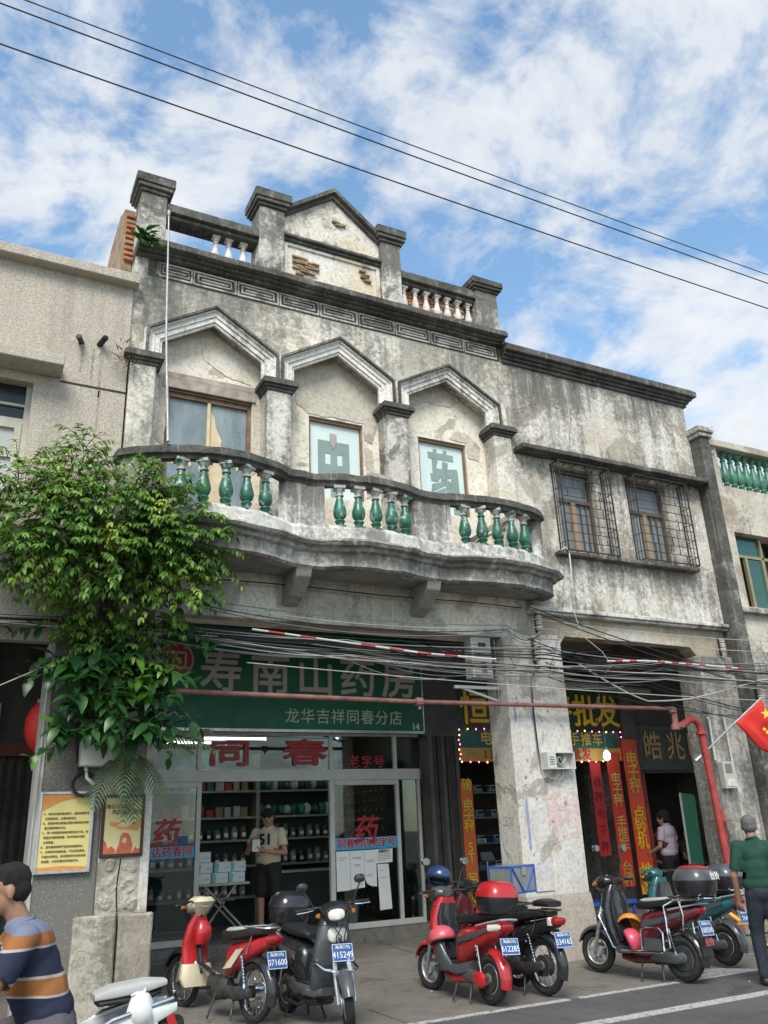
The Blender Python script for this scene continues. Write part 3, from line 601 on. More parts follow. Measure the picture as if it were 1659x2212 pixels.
# ---- balcony
def arc(p0, p1, sag, n=12):
    p0, p1 = Vector(p0), Vector(p1); out = []
    for i in range(n+1):
        t = i/n; p = p0.lerp(p1, t); out.append(Vector((p.x, p.y-sag*(1-(2*t-1)**2))))
    return out
B1, B2, B3 = arc((1.62, 9.12), (3.42, 9.08), .30), arc((3.80, 9.10), (5.24, 9.07), .16), arc((5.66, 9.11), (7.26, 9.12), .17)
path = [Vector((1.47, 9.40)), Vector((1.48, 9.22))]+B1+B2+B3+[Vector((7.38, 9.22)), Vector((7.39, 9.40))]
def sub(poly_, step=.06):
    out = []
    for a, b in zip(poly_, poly_[1:]):
        n = max(1, int((b-a).length/step)); out += [a.lerp(b, i/n) for i in range(n)]
    return out+[poly_[-1]]
pth = sub(path)
bal = MB(); sweep_plan(bal, pth, [(-.07, 5.80), (-.09, 5.92), (.02, 5.955), (.12, 5.93), (.125, 5.84), (.08, 5.82), (.07, 5.78)]); o = bal.build('balcony_rail', M['ledge'], mb_); jitter(o.data, .014, 5, 1)
q = MB(); sweep_plan(q, pth, [(-.07, 5.001), (-.07, 5.235), (.07, 5.24), (.10, 5.19), (.11, 5.001)]); o = q.build('balcony_curb', M['curb'], mb_); jitter(o.data, .012, 6, 4)
q = MB(); sweep_plan(q, pth, [(-.06, 4.68), (-.06, 5.0), (.27, 5.0), (.30, 4.965), (.27, 4.925), (.21, 4.91), (.19, 4.87), (.14, 4.85), (.13, 4.74), (.14, 4.69), (.10, 4.665)]); o = q.build('balcony_edge', M['balcedge'], mb_); jitter(o.data, .016, 4, 8)
pl = [(p.x, p.y, 4.69) for p in path]+[(7.38, 9.61, 4.69), (1.48, 9.61, 4.69)]
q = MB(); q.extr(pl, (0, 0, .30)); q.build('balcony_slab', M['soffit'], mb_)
def panel(x0, x1):
    seg = [p for p in pth if x0 <= p.x <= x1]; q = MB(); sweep_plan(q, seg, [(-.06, 5.22), (-.06, 5.80), (.065, 5.80), (.07, 5.22)]); o = q.build('balcony_panel', M['balc'], mb_); jitter(o.data, .008, 4, x0)
panel(1.40, 1.92); panel(3.33, 3.93); panel(5.16, 5.80); panel(7.20, 7.6)
bg_ = balu(.565, .087, 16, M['greenglaze'])
def onpath(x):
    for a, b in zip(pth, pth[1:]):
        if a.x <= x <= b.x and b.x-a.x > 1e-5: t = (x-a.x)/(b.x-a.x); return a.y+(b.y-a.y)*t
for i, x in enumerate((2.05, 2.30, 2.56, 2.82, 3.08, 4.10, 4.34, 4.58, 4.82, 5.05, 5.98, 6.23, 6.48, 6.74, 7.0)):
    o = link('balcony_baluster', bg_, mb_); o.matrix_basis = Matrix.Translation((x, onpath(x)-.005, 5.23)) @ Matrix.Rotation(rnd.uniform(0, 6), 4, 'Z')
for x in (3.62, 5.44):
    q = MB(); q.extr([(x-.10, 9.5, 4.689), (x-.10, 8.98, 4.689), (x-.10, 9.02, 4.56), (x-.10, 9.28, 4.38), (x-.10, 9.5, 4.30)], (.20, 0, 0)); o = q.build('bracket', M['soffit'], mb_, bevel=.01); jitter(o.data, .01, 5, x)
q = MB(); q.tube([(1.6+i*.55, 9.40, 4.545-.01*math.sin(i*1.3)) for i in range(11)], .008, 6); q.build('conduit', M['wire'], mb_)
for i in range(7): q = MB(); q.tube([(2.3+i*.75, 9.40, 4.54), (2.3+i*.75, 9.40, 4.50), (2.32+i*.75, 9.385, 4.485)], .006, 6); q.build('hook', M['wirew'], mb_)
# brick lying on the rail, timbers on the balcony floor
q = MB(); q.prism([(4.44, 5.935), (4.86, 5.935), (4.84, 6.02), (4.62, 6.05), (4.54, 6.06), (4.47, 6.0)], 8.92, 9.10); o = q.build('stone_block', M['stone']); jitter(o.data, .015, 6, 2); tag(o, 'loose grey stone block lying on the balcony rail', 'block')
for (a, b, w, h, m, lab) in (((5.75, 9.30, 5.08), (7.35, 9.40, 6.14), .05, .07, M['wood'], 'long grey timber leaning behind the right bow of the balcony'), ((5.80, 9.36, 5.10), (6.95, 9.44, 5.75), .13, .03, simple('orange_board', (.42, .20, .10), .7, var=.2, dirt=.2), 'orange-brown board leaning behind the green balusters'),
                        ((5.9, 9.42, 5.03), (7.1, 9.46, 5.62), .04, .06, M['woodbrown'], 'dark timber leaning lowest behind the green balusters')):
    q = MB(); q.bar(a, b, w, h); tag(q.build('timber', m, bevel=.004), lab, 'timber')
# ground-floor columns
q = MB(); q.box(6.76, 7.77, 9.44, 9.95, .78, 4.12); q.box(7.27, 7.77, 9.46, 9.95, 4.12, 4.2); o = q.build('column', M['column'], mb_, bevel=.02)
q = MB(); q.add([(6.75, 9.43, .02), (7.86, 9.43, .02), (7.86, 9.97, .02), (6.75, 9.97, .02), (6.755, 9.437, .70), (7.79, 9.437, .70), (7.79, 9.96, .70), (6.755, 9.96, .70), (6.76, 9.441, .80), (7.77, 9.441, .80), (7.77, 9.95, .80), (6.76, 9.95, .80)],
      [(0,1,5,4), (1,2,6,5), (2,3,7,6), (3,0,4,7), (4,5,9,8), (5,6,10,9), (6,7,11,10), (7,4,8,11)]); q.build('column_foot', M['colbase'], mb_)
q = MB(); q.box(6.90, 7.20, 9.425, 9.445, .85, 4.1); q.build('column_strip', M['column'], mb_, bevel=.008)
q = MB(); q.box(1.52, 2.05, 9.46, 9.98, .97, 4.12); q.build('column', M['stone'], mb_, bevel=.02)
q = MB(); q.box(1.96, 2.052, 9.45, 9.985, .98, 4.11); q.build('column_strip', M['column'], mb_, bevel=.006)
for (x0, x1, z1) in ((1.34, 1.755, .99), (1.768, 2.11, .985)):
    q = MB(); q.box(x0, x1, 9.38, 10.0, .02, z1); me = q.mesh('stone_block', M['stone'], bevel=.02)
    bm = bmesh.new(); bm.from_mesh(me); bmesh.ops.subdivide_edges(bm, edges=bm.edges[:], cuts=5, use_grid_fill=True); bm.to_mesh(me); bm.free(); jitter(me, .022, 3.5, x0); link('stone_block', me, mb_)
# carved rosettes, half broken, on the column face
for (x, z, s) in ((1.66, 1.44, .05), (1.86, 1.42, .055), (1.66, 1.26, .07), (1.86, 1.24, .075), (1.64, 1.10, .06), (1.88, 1.08, .06)):
    q = MB(); q.lathe((x, 9.462, z), [(s*1.3, 0), (s*1.15, .008), (s*.8, .015), (s*.4, .010), (s*.2, .015)], 12, 'y'); o = q.build('carved_rosette', M['stone'], mb_); jitter(o.data, .022, 13, x)
q = MB(); q.tube([(1.755+.012*math.sin(z*9), 9.462, z) for z in [1.0+i*.05 for i in range(11)]], .008, 5); q.build('crack', simple('crack_dark', (.02, .018, .015), .95), mb_)  # crack drawn as a thin wavy dark tube on the column face
# beams across the arcade
for x in (1.75, 7.2): q = MB(); q.box(x-.16, x+.16, 9.87, 12.25, 4.3, 4.738); q.build('cross_beam', M['ceil'], mb_)
# ================================================================== left building
lb = thing('stucco_building', (0, 9.45, .07), 'beige pebble-dash building left of the shophouse with hooded window', 'building')
q = MB(); wall_holes(q, -3.2, 1.445, 3.86, 8.36, 9.45, 9.75, [(-1.2, .40, 5.36, 6.74)]); q.build('wall', M['stucco'], lb)
q = MB(); q.box(-3.2, 1.50, 9.30, 9.78, 8.36, 8.50); o = q.build('cornice', M['stucco'], lb, bevel=.01)
q = MB(); q.box(-3.2, .69, 9.12, 9.449, 6.86, 7.0); q.build('window_hood', M['stucco'], lb, bevel=.01)
q = MB(); q.box(.69, 1.445, 9.442, 9.449, 6.815, 6.835); q.build('groove_strip', simple('groove_dark', (.035, .032, .022), .9), lb)  # groove line drawn as a thin dark strip on the wall face
q = MB(); q.box(-3.2, 1.445, 9.60, 9.749, 3.72, 3.858); q.build('beam', M['stucco'], lb)
M['putty'] = simple('putty_window_paint', (.47, .45, .37), .6, var=.1, dirt=.2)
f = MB(); f.box(.34, .40, 9.56, 9.64, 5.36, 6.74); f.box(-1.2, .34, 9.56, 9.64, 6.24, 6.30); f.box(-1.2, .34, 9.565, 9.635, 6.46, 6.49); f.box(.26, .335, 9.55, 9.63, 5.36, 6.24); f.box(-1.2, .26, 9.55, 9.63, 6.17, 6.238); f.box(-1.2, .26, 9.555, 9.625, 5.80, 5.83); f.box(-1.2, .26, 9.555, 9.625, 5.365, 5.42)
w = f.build('window', M['putty'], lb)
for z0, z1 in ((5.42, 5.80), (5.83, 6.17)): q = MB(); q.box(-1.2, .26, 9.59, 9.60, z0, z1); q.build('pane', simple('milky_pane', (.42, .43, .40), .3, var=.08, sc=2), w)
for z0, z1 in ((6.30, 6.46), (6.49, 6.74)): q = MB(); q.box(-1.2, .34, 9.60, 9.61, z0, z1); q.build('pane', simple('dark_pane', (.02, .024, .024), .15), w)
for (x, z, d) in ((.88, 7.42, (-.05, -.16, -.03)), (1.09, 7.43, (.05, -.16, .03))):
    q = MB(); q.tube([(x, 9.46, z), (x+d[0], 9.46+d[1], z+d[2])], .036, 10); q.tube([(x+d[0]*1.0, 9.459+d[1], z+d[2]), (x+d[0]*1.05, 9.455+d[1]*1.05, z+d[2])], .025, 8); q.build('drain_pipe', M['black'], lb)
stm = simple('drip_stain', (.31, .275, .225), .95, var=.4, sc=25)
for i, (x, z0, z1, w) in enumerate(((1.03, 6.86, 7.36, .035), (1.13, 6.70, 7.38, .05), (.90, 7.0, 7.36, .03), (1.14, 6.2, 6.79, .03))):
    q = MB(); n = 14; L_ = [(x-w*(.5+.5*mnoise.noise(Vector((i, k*.7, 1))))*(1-.5*k/n), z1-(z1-z0)*k/n) for k in range(n+1)]; R_ = [(x+w*(.5+.5*mnoise.noise(Vector((i, k*.7, 5))))*(1-.6*k/n), z1-(z1-z0)*k/n) for k in range(n, -1, -1)]; q.prism(L_+R_, 9.4475, 9.4498); q.build('water_stain', stm, lb)
q = MB(); q.box(.90, 1.535, 9.44, 9.98, .05, 3.72); q.build('column', M['stuccodark'], lb, bevel=.015)
q = MB(); q.box(.885, .94, 9.425, 9.99, .05, 3.70); q.build('column_strip', simple('grey_render', (.42, .41, .37), .9, dirt=.3), lb, bevel=.006)
q = MB(); q.box(-3.2, -.8, 9.46, 10, .05, 3.72); q.build('column', M['stuccodark'], lb)
q = MB(); q.box(-3.2, 1.40, 9.8, 17, 8.2, 8.35); q.box(-3.2, -3.05, 9.76, 17, 0, 8.2); q.box(-3.2, 1.40, 16.5, 16.8, 0, 8.2); q.build('roof', M['stucco'], lb)
# its shop front: dark folding gate
gt = thing('folding_gate', (.6, 12.1, .2), 'dark brown folding iron gate closed across the left shop', 'gate')
q = MB(); q.box(-3, 2.3, 12.3, 12.4, .2, 4.7); q.build('backing', M['dark'], gt)
slat = MB(); slat.box(-.012, .012, -.02, .02, .25, 2.75); slm = slat.mesh('bar', M['rust'])
for i in range(28): o = link('bar', slm, gt); o.matrix_basis = Matrix.Translation((-1.0+i*.115, 12.18, 0))
dg_ = MB(); dg_.bar((-.115, 0, -.2), (.115, 0, .2), .006, .02); dgm = dg_.mesh('lattice', M['rust'])
for i in range(14):
    for z in (.6, 1.4, 2.2):
        for sgn in (1, -1): o = link('lattice', dgm, gt); o.matrix_basis = Matrix.Translation((-.9+i*.23, 12.145-.008*sgn, z)) @ (Matrix.Scale(-1, 4, (1, 0, 0)) if sgn < 0 else Matrix())
q = MB(); q.box(-2, 2.3, 12.10, 12.24, 2.75, 2.92); q.build('top_rail', simple('red_brown_paint', (.14, .035, .03), .6, dirt=.3), gt)
for x in (-.4, .45, 1.3, 2.1): q = MB(); q.box(x-.05, x+.05, 12.12, 12.26, 2.93, 4.6); q.build('post', M['woodbrown'], gt)
sg = thing('red_wall_sign', (.5, 12.0, 2.9), 'small red sign with a gold character at the left picture edge', 'sign')
q = MB(); q.box(-.10, .60, 11.98, 12.02, 2.84, 3.40); q.build('frame', M['alu'], sg); q = MB(); q.box(-.07, .57, 11.97, 11.979, 2.87, 3.37); q.build('board', simple('red_board', (.42, .03, .025), .5), sg)
M['gold'] = simple('gold_lettering', (.62, .42, .10), .45, .3, var=.15)
text('号', .40, M['gold'], sg, (.34, 11.965, 3.12), bold=.02)
ln = thing('red_lantern', (.95, 10.6, 2.6), 'red paper lantern hanging beside the grey column', 'lantern')
q = MB(); q.lathe((.935, 10.2, 2.62), [(.05, 0), (.12, .08), (.165, .2), (.165, .34), (.12, .46), (.05, .54)], 14); q.build('body', simple('lantern_silk', (.55, .03, .025), .6), ln, smooth=True)
q = MB(); q.lathe((.935, 10.2, 3.15), [(.06, 0), (.06, .04)], 12); q.tube([(.935, 10.2, 3.18), (.935, 10.2, 4.7)], .004, 5); q.build('cap', M['gold'], ln); q = MB(); q.lathe((.935, 10.2, 2.42), [(.012, 0), (.03, .05), (.015, .2)], 8); q.build('tassel', M['gold'], ln)

# ================================================================== right building
rb = thing('stained_building', (9.3, 9.5, .07), 'grey stained two-storey building with caged windows right of the balcony', 'building')
q = MB(); wall_holes(q, 7.262, 11.28, 4.56, 8.72, 9.5, 9.8, [(8.10, 8.88, 5.56, 6.98), (9.56, 10.44, 5.56, 6.98)]); q.build('wall', M['right'], rb)
q = MB(); q.prism([(7.78, 4.02), (7.95, 4.22), (10.45, 4.22), (10.60, 4.06), (11.28, 4.06), (11.28, 4.56), (7.262, 4.56), (7.262, 4.20), (7.78, 4.20)], 9.56, 9.80); q.build('beam', M['farright'], rb)
q = MB()
for (y, z0, z1) in ((9.46, 8.66, 8.72), (9.42, 8.72, 8.77), (9.37, 8.77, 8.82), (9.30, 8.82, 8.93), (9.34, 8.93, 8.97)): q.box(7.265+(9.5-y)*0, 11.30+(9.5-y)*.8, y, 9.83, z0+.0004, z1)
o = q.build('cornice', M['ledge'], rb, bevel=.006); jitter(o.data, .006, 3, 1)
q = MB(); q.box(7.32, 11.27, 9.24, 9.499, 7.06, 7.14); me = q.mesh('window_hood', M['ledge'], bevel=.01)
bm = bmesh.new(); bm.from_mesh(me); bmesh.ops.subdivide_edges(bm, edges=[e for e in bm.edges if e.calc_length() > 2], cuts=20, use_grid_fill=True); bm.to_mesh(me); bm.free(); jitter(me, .012, 3, 5); link('window_hood', me, rb)
q = MB(); q.box(7.90, 10.80, 9.36, 9.499, 5.44, 5.50); o = q.build('window_sill', M['ledge'], rb, bevel=.008)
q = MB(); q.box(7.265, 11.28, 9.40, 9.499, 4.54, 4.60); q.box(7.265, 11.28, 9.44, 9.558, 4.50, 4.5395); o = q.build('belt_course', M['curb'], rb, bevel=.008)
M['dimglass'] = simple('dim_reflecting_glass', (.20, .225, .235), .12, var=.2, sc=1.2); M['sashbrown'] = simple('brown_sash', (.11, .085, .065), .5, var=.2)
for (x0, x1) in ((8.10, 8.88), (9.56, 10.44)):
    f = MB(); y0, y1 = 9.60, 9.68
    f.box(x0, x0+.05, y0, y1, 5.56, 6.98); f.box(x1-.05, x1, y0, y1, 5.56, 6.98); f.box(x0+.05, x1-.05, y0, y1, 6.92, 6.98); f.box(x0+.05, x1-.05, y0, y1, 5.56, 5.62); f.box(x0+.05, x1-.05, y0, y1, 6.42, 6.48)
    w = f.build('window', M['sashbrown'], rb); xm = (x0+x1)/2
    q = MB(); q.box(xm-.06, xm+.02, 9.59, 9.66, 5.62, 6.42); q.build('sash_stile', simple('tan_sash', (.32, .22, .13), .5), w)
    for k, (a, b, c, d) in enumerate(((x0+.05, xm-.06, 5.62, 6.42), (xm+.02, x1-.05, 5.62, 6.42), (x0+.05, x1-.05, 6.48, 6.92))): q = MB(); q.box(a, b, 9.64+.01*k, 9.65+.01*k, c, d); q.build('pane', M['dimglass'], w)
    for k in (1, 2): q = MB(); q.box(xm+.02+k*.115, xm+.04+k*.115, 9.62, 9.639, 5.62, 6.42); q.build('sash_bar', M['sashbrown'], w)
    for side in (x0, x1-.03): q = MB(); q.box(side if side == x0 else x1-.002, (x0+.002) if side == x0 else x1+.0, 9.5, 9.6, 5.56, 6.98)
def cage(x0, x1, z0, z1, lab):
    c = thing('window_cage', ((x0+x1)/2, 9.35, z0), lab, 'window grille', 'rusty window cages'); yf = 9.30; yb = 9.499
    q = MB(); 
    for x in (x0, x1): q.bar((x, yf, z0), (x, yf, z1), .018)
    for z in (z0, z1): q.bar((x0, yf-.001, z), (x1, yf-.001, z), .016); q.bar((x0, yf, z), (x0, yb, z), .014); q.bar((x1, yf, z), (x1, yb, z), .014)
    q.build('frame', M['rust'], c)
    [MB().bar((x, yb-.012, z0), (x, yb-.012, z1), .016).build('back_upright', M['rust'], c) for x in (x0, x1)]
    n = 10; rnd2 = random.Random(int(x0*10)); vx = [x0+(x1-x0)*i/6 for i in range(1, 6)]
    for i in range(1, n): q = MB(); z = z0+(z1-z0)*i/n; q.bar((x0, yf+.006, z), (x1, yf+.006, z), .009); [q.bar((xx, yf, z), (xx, yb, z), .008) for xx in (x0, x1) if i % 2]; q.build('rail_bar', M['rust'], c)
    for k, x in enumerate(vx):
        for i in range(n):
            if rnd2.random() < .55: continue
            dx = rnd2.choice((0, -.06, .07)); q = MB(); q.bar((x+dx, yf, z0+(z1-z0)*i/n), (x+dx, yf, z0+(z1-z0)*(i+1)/n), .009); q.build('upright_bar', M['rust'], c)
    for k in range(1, 3):
        y = yf+(yb-yf)*k/3; [MB().bar((x, y, z0), (x, y, z1), .009).build('side_bar', M['rust'], c) for x in (x0, x1)]
    for k in range(1, 5): x = x0+(x1-x0)*k/5; [MB().bar((x, yf, z), (x, yb, z), .009).build('floor_bar', M['rust'], c) for z in (z0, z1)]
cage(8.02, 9.03, 5.50, 6.98, 'rusty iron cage on the caged window nearer the balcony'); cage(9.56, 10.74, 5.52, 6.98, 'rusty iron cage on the caged window nearer the grey pilaster')
q = MB(); q.box(10.52, 11.28, 9.46, 9.96, .05, 4.06); q.build('column', M['rcol'], rb, bevel=.02)
q = MB(); q.box(7.262, 11.3, 9.8, 17, 8.5, 8.7); q.box(7.27, 11.3, 16.5, 16.8, 0, 8.5); q.box(11.15, 11.3, 12.6, 16.5, 0, 8.4); q.build('roof', M['rcol'], rb)
q = MB(); q.box(11.29, 11.52, 9.26, 9.84, .05, 7.98); q.build('pilaster', M['ledge'], rb, bevel=.015)
q = MB(); q.box(11.25, 11.56, 9.22, 9.86, 7.98, 8.06); q.box(11.22, 11.59, 9.19, 9.88, 8.06, 8.13); q.box(11.27, 11.54, 9.24, 9.84, 8.13, 8.20); q.build('pilaster_cap', M['rcol'], rb, bevel=.01)
q = MB(); q.box(10.55, 10.95, 9.87, 12.25, 4.2, 4.6); q.build('cross_beam', M['ceil'], rb)
q = MB(); q.tube([(7.95, 9.42, 5.50), (8.0, 9.36, 5.55), (8.05, 9.34, 5.48), (8.06, 9.36, 5.2), (8.08, 9.40, 5.0)], .012, 6); tag(q.build('drain_hose', M['pvc']), 'white hose bent over the sill of the first caged window', 'hose')

# ================================================================== far right building
fb = thing('balustraded_building', (12.4, 9.5, .07), 'sandy building at the right edge with green parapet balusters', 'building')
q = MB(); wall_holes(q, 11.525, 15, 4.2, 7.22, 9.5, 9.8, [(11.98, 13.2, 4.98, 6.34)]); q.box(11.525, 11.93, 9.5, 9.8, 7.222, 7.98); q.build('wall', M['farright'], fb)
q = MB(); q.box(11.525, 15, 9.44, 9.82, 7.98, 8.12); q.build('parapet_rail', M['farright'], fb, bevel=.01)
bo = balu(.755, .085, 8, M['greenold'])
q = MB(); q.box(14.86, 15, 9.5, 9.8, 7.222, 7.98); q.build('parapet_end', M['farright'], fb)
for i in range(15): o = link('parapet_baluster', bo, fb); o.matrix_basis = Matrix.Translation((12.03+i*.195, 9.64, 7.222)) @ Matrix.Rotation(i*.4, 4, 'Z')
q = MB(); q.box(11.525, 15, 9.38, 9.499, 4.84, 4.93); q.build('window_sill', M['rcol'], fb, bevel=.01)
M['brassal'] = simple('bronze_aluminium', (.34, .30, .17), .4, .5, var=.1); M['greenpane'] = simple('green_tinted_pane', (.015, .075, .055), .06, var=.3, sc=1.5, spec=.8)
f = MB(); f.box(11.98, 12.02, 9.62, 9.70, 4.98, 6.34); f.box(12.02, 13.2, 9.62, 9.70, 5.92, 5.97); f.box(12.72, 12.77, 9.62, 9.70, 4.98, 6.34); w = f.build('window', M['brassal'], fb)
q = MB(); q.box(12.02, 12.72, 9.66, 9.67, 5.97, 6.34); q.build('pane', M['greenpane'], w); q = MB(); q.box(12.30, 12.70, 9.63, 9.64, 5.02, 5.90); q.build('pane', M['greenpane'], w)
q = MB(); q.box(12.25, 12.31, 9.60, 9.66, 4.98, 5.92); q.box(12.68, 12.72, 9.6, 9.66, 4.98, 5.92); q.build('sash', M['brassal'], w)
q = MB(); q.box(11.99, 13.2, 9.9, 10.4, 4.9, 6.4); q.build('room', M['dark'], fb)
q = MB(); q.box(11.525, 12.2, 9.5, 9.96, .05, 4.2); q.box(12.2, 15, 9.55, 9.9, 3.9, 4.199); q.build('column', M['rcol'], fb, bevel=.015)
q = MB(); q.box(11.525, 15, 9.82, 17, 6.9, 7.1); q.box(14.85, 15, 9.82, 17, 0, 6.9); q.build('roof', M['farright'], fb)
# ================================================================== pharmacy: room, shop front, sign
q = MB(); q.box(2.45, 7.05, 12.6, 16.4, .2, .335); tag(q.build('shop_floor', simple('shop_floor_tile', (.14, .145, .13), .35, var=.2, sc=1.5)), kind='structure')
q = MB(); q.box(2.3, 7.1, 12.32, 16.4, 3.35, 3.45); tag(q.build('shop_ceiling', simple('shop_ceiling_board', (.45, .46, .42), .8, var=.1)), kind='structure')
q = MB(); q.box(2.3, 2.45, 12.03, 16.4, .2, 4.74); q.box(6.95, 7.099, 12.6, 16.4, .2, 3.35); q.box(2.45, 6.95, 15.6, 15.75, .2, 3.35); tag(q.build('shop_wall', simple('shop_wall_paint', (.055, .068, .062), .7, var=.15, sc=2)), kind='structure')
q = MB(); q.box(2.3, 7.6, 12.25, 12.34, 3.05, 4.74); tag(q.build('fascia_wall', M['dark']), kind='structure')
sf = thing('shop_front', (4.8, 12.2, .335), 'glazed pharmacy front with pale metal frames and an open middle', 'shop front')
def post(x0, x1, z0, z1, y0=12.18, y1=12.25, nm='post'): q = MB(); q.box(x0, x1, y0, y1, z0, z1); return q.build(nm, M['alu'], sf, bevel=.004)
for a, b in ((3.245, 3.30), (5.29, 5.345), (6.40, 6.455)): post(a, b, 2.565, 3.06)
for a, b in ((3.26, 3.325), (5.285, 5.36), (6.41, 6.47), (6.80, 6.85)): post(a, b, .34, 2.405)
post(2.46, 6.86, 2.405, 2.565, 12.17, 12.26, 'transom'); post(2.46, 6.86, 3.06, 3.10, 12.17, 12.26, 'head')
post(2.46, 3.26, .34, .42, 12.185, 12.245, 'bottom_rail'); post(5.36, 6.80, .34, .42, 12.185, 12.245, 'bottom_rail'); post(2.46, 3.26, 2.33, 2.404, 12.185, 12.245, 'top_rail'); post(5.36, 6.41, 2.33, 2.404, 12.185, 12.245, 'top_rail')
for a, b, c, d in ((2.46, 3.26, .42, 2.33), (5.36, 6.41, .42, 2.33), (6.47, 6.80, .42, 2.40), (2.46, 3.245, 2.566, 3.06), (3.30, 5.29, 2.566, 3.06), (5.345, 6.40, 2.566, 3.06)):
    q = MB(); q.box(a, b, 12.21, 12.218, c, d); q.build('pane', M['glass'], sf)
M['redletter'] = simple('red_film_lettering', (.33, .022, .028), .5, var=.1); M['bluefilm'] = simple('blue_film', (.03, .33, .60), .5, var=.06)
text('同', .38, M['redletter'], sf, (3.72, 12.185, 2.775), sx=1.75, bold=.03); text('春', .40, M['redletter'], sf, (4.90, 12.185, 2.785), sx=1.85, bold=.03); text('老字号', .20, M['redletter'], sf, (5.92, 12.185, 2.66), bold=.01, spacing=1.15)
for (x, z, s) in ((5.86, 1.655, .42), (2.84, 1.72, .38)): text('药', s, M['redletter'], sf, (x, 12.195, z), bold=.02, shear=.2)
for a, b, z0, z1, tx, xc, sx in ((5.365, 6.405, 1.41, 1.575, '同春药店老字号', 5.885, 1.0), (2.46, 3.255, 1.42, 1.57, '老店药春同', 2.88, 1.0)):
    q = MB(); q.box(a, b, 12.198, 12.204, z0, z1); k = q.build('film_band', M['bluefilm'], sf)
    text(tx, .135, M['redletter'], k, (xc, 12.193, (z0+z1)/2), bold=.025, spacing=1.05)
    text(tx, .135, M['paper'], k, (xc, 12.196, (z0+z1)/2), bold=.055, spacing=1.05, name='lettering_outline', depth=.001)
q = MB(); q.box(3.02, 3.16, 12.198, 12.204, 1.60, 1.70); q.build('door_plate', simple('navy_label', (.03, .08, .25), .5), sf)
inkm = simple('grey_print', (.25, .25, .25), .8)
def notice(pl, label, lines):
    o = MB().prism(pl, 12.188, 12.1925).build('notice', M['paper']); tag(o, label, 'notice', 'notices on the shop door')
    for (x0, x1, z) in lines: q = MB(); q.box(x0, x1, 12.186, 12.1875, z, z+.008); q.build('print', inkm, o)
notice([(5.375, .855), (5.595, .86), (5.595, 1.395), (5.375, 1.395)], 'tall white notice at the left of the notices on the glass door', [(5.42, 5.54, 1.30), (5.42, 5.50, 1.27)])
notice([(5.60, .87), (5.83, .885), (5.83, 1.395), (5.60, 1.395)], 'white notice second from the left on the glass door', [(5.64, 5.78, 1.30), (5.64, 5.78, 1.28), (5.66, 5.76, 1.20), (5.66, 5.76, 1.18), (5.72, 5.79, .93)])
notice([(5.835, 1.00), (5.87, .93), (5.93, .90), (6.03, .885), (6.03, 1.395), (5.835, 1.395)], 'white notice with a torn lower corner on the glass door', [(5.87, 6.0, 1.25), (5.87, 6.0, 1.23), (5.87, 5.95, 1.05), (5.87, 5.97, 1.03)])
notice([(6.07, .56), (6.27, .57), (6.235, 1.19), (6.045, 1.19)], 'long white sheet hanging lowest on the glass door', [(6.09, 6.15, 1.10), (6.10, 6.20, 1.0)])
nt_ = MB().prism([(6.02, 1.20), (6.30, 1.21), (6.31, 1.40), (6.02, 1.40)], 12.181, 12.1845).build('notice', M['paper']); tag(nt_, 'small printed notice just under the blue band on the door', 'notice', 'notices on the shop door')
text('温馨提示', .05, simple('black_print', (.03, .03, .03), .7), nt_, (6.16, 12.179, 1.365), depth=.001, bold=.01)
for i in range(5): q = MB(); q.box(6.05, 6.27-(.1 if i == 4 else 0), 12.1785, 12.1805, 1.325-i*.022, 1.332-i*.022); q.build('print', inkm, nt_)
# big green fascia sign
gs = thing('pharmacy_sign', (4.7, 12.0, 3.1), 'big green pharmacy sign board over the shop door', 'sign')
M['greenboard'] = simple('green_sign_vinyl', (.012, .135, .075), .5, var=.08, sc=2, dirt=.15)
q = MB(); q.box(2.36, 6.86, 12.0, 12.16, 3.10, 4.66); q.build('board', M['greenboard'], gs); q = MB(); q.box(2.34, 6.88, 11.985, 12.0, 3.085, 3.125); q.box(6.862, 6.885, 11.985, 12.17, 3.126, 4.66); q.build('edge_trim', M['steel'], gs)
M['pinkwhite'] = simple('pink_white_lettering', (.52, .46, .43), .7, var=.1)
for ch, x in zip('寿南山药房', (3.50, 4.26, 5.0, 5.72, 6.46)): text(ch, .66, M['pinkwhite'], gs, (x, 11.995, 3.90), bold=.016, depth=.006)
text('龙华吉祥同春分店', .235, simple('pale_green_lettering', (.48, .55, .48), .7), gs, (5.49, 11.995, 3.31), spacing=1.14, bold=.006); text('14', .15, M['paper'], gs, (6.72, 11.995, 3.19), bold=.02, spacing=.95)
rl = simple('red_logo_paint', (.42, .05, .06), .6); q = MB()
import itertools
circ = [(2.83+.26*math.cos(a*math.pi/10), 4.08+.26*math.sin(a*math.pi/10)) for a in range(20)]; q.prism(circ, 11.993, 11.999); q.build('logo_disc', M['pinkwhite'], gs)
q = MB(); q.prism([(2.83+.235*math.cos(a*math.pi/10), 4.08+.235*math.sin(a*math.pi/10)) for a in range(20)], 11.989, 11.9925); q.build('logo_disc', rl, gs)
q = MB(); [q.box(a, b, 11.984, 11.988, c, d) for a, b, c, d in ((2.68, 2.98, 4.17, 4.20), (2.68, 2.98, 3.95, 3.98), (2.68, 2.71, 3.98, 4.17), (2.95, 2.98, 3.98, 4.17), (2.78, 2.90, 4.09, 4.115), (2.78, 2.805, 4.02, 4.09), (2.87, 2.895, 4.02, 4.09))]; q.build('logo_mark', M['pinkwhite'], gs)
q = MB(); q.tube([(2.62+i*.045, 11.985, 3.30+.05*math.sin(i*1.7)*(1 if i % 3 else .3)) for i in range(11)], .011, 5); q.build('signature', M['pinkwhite'], gs)
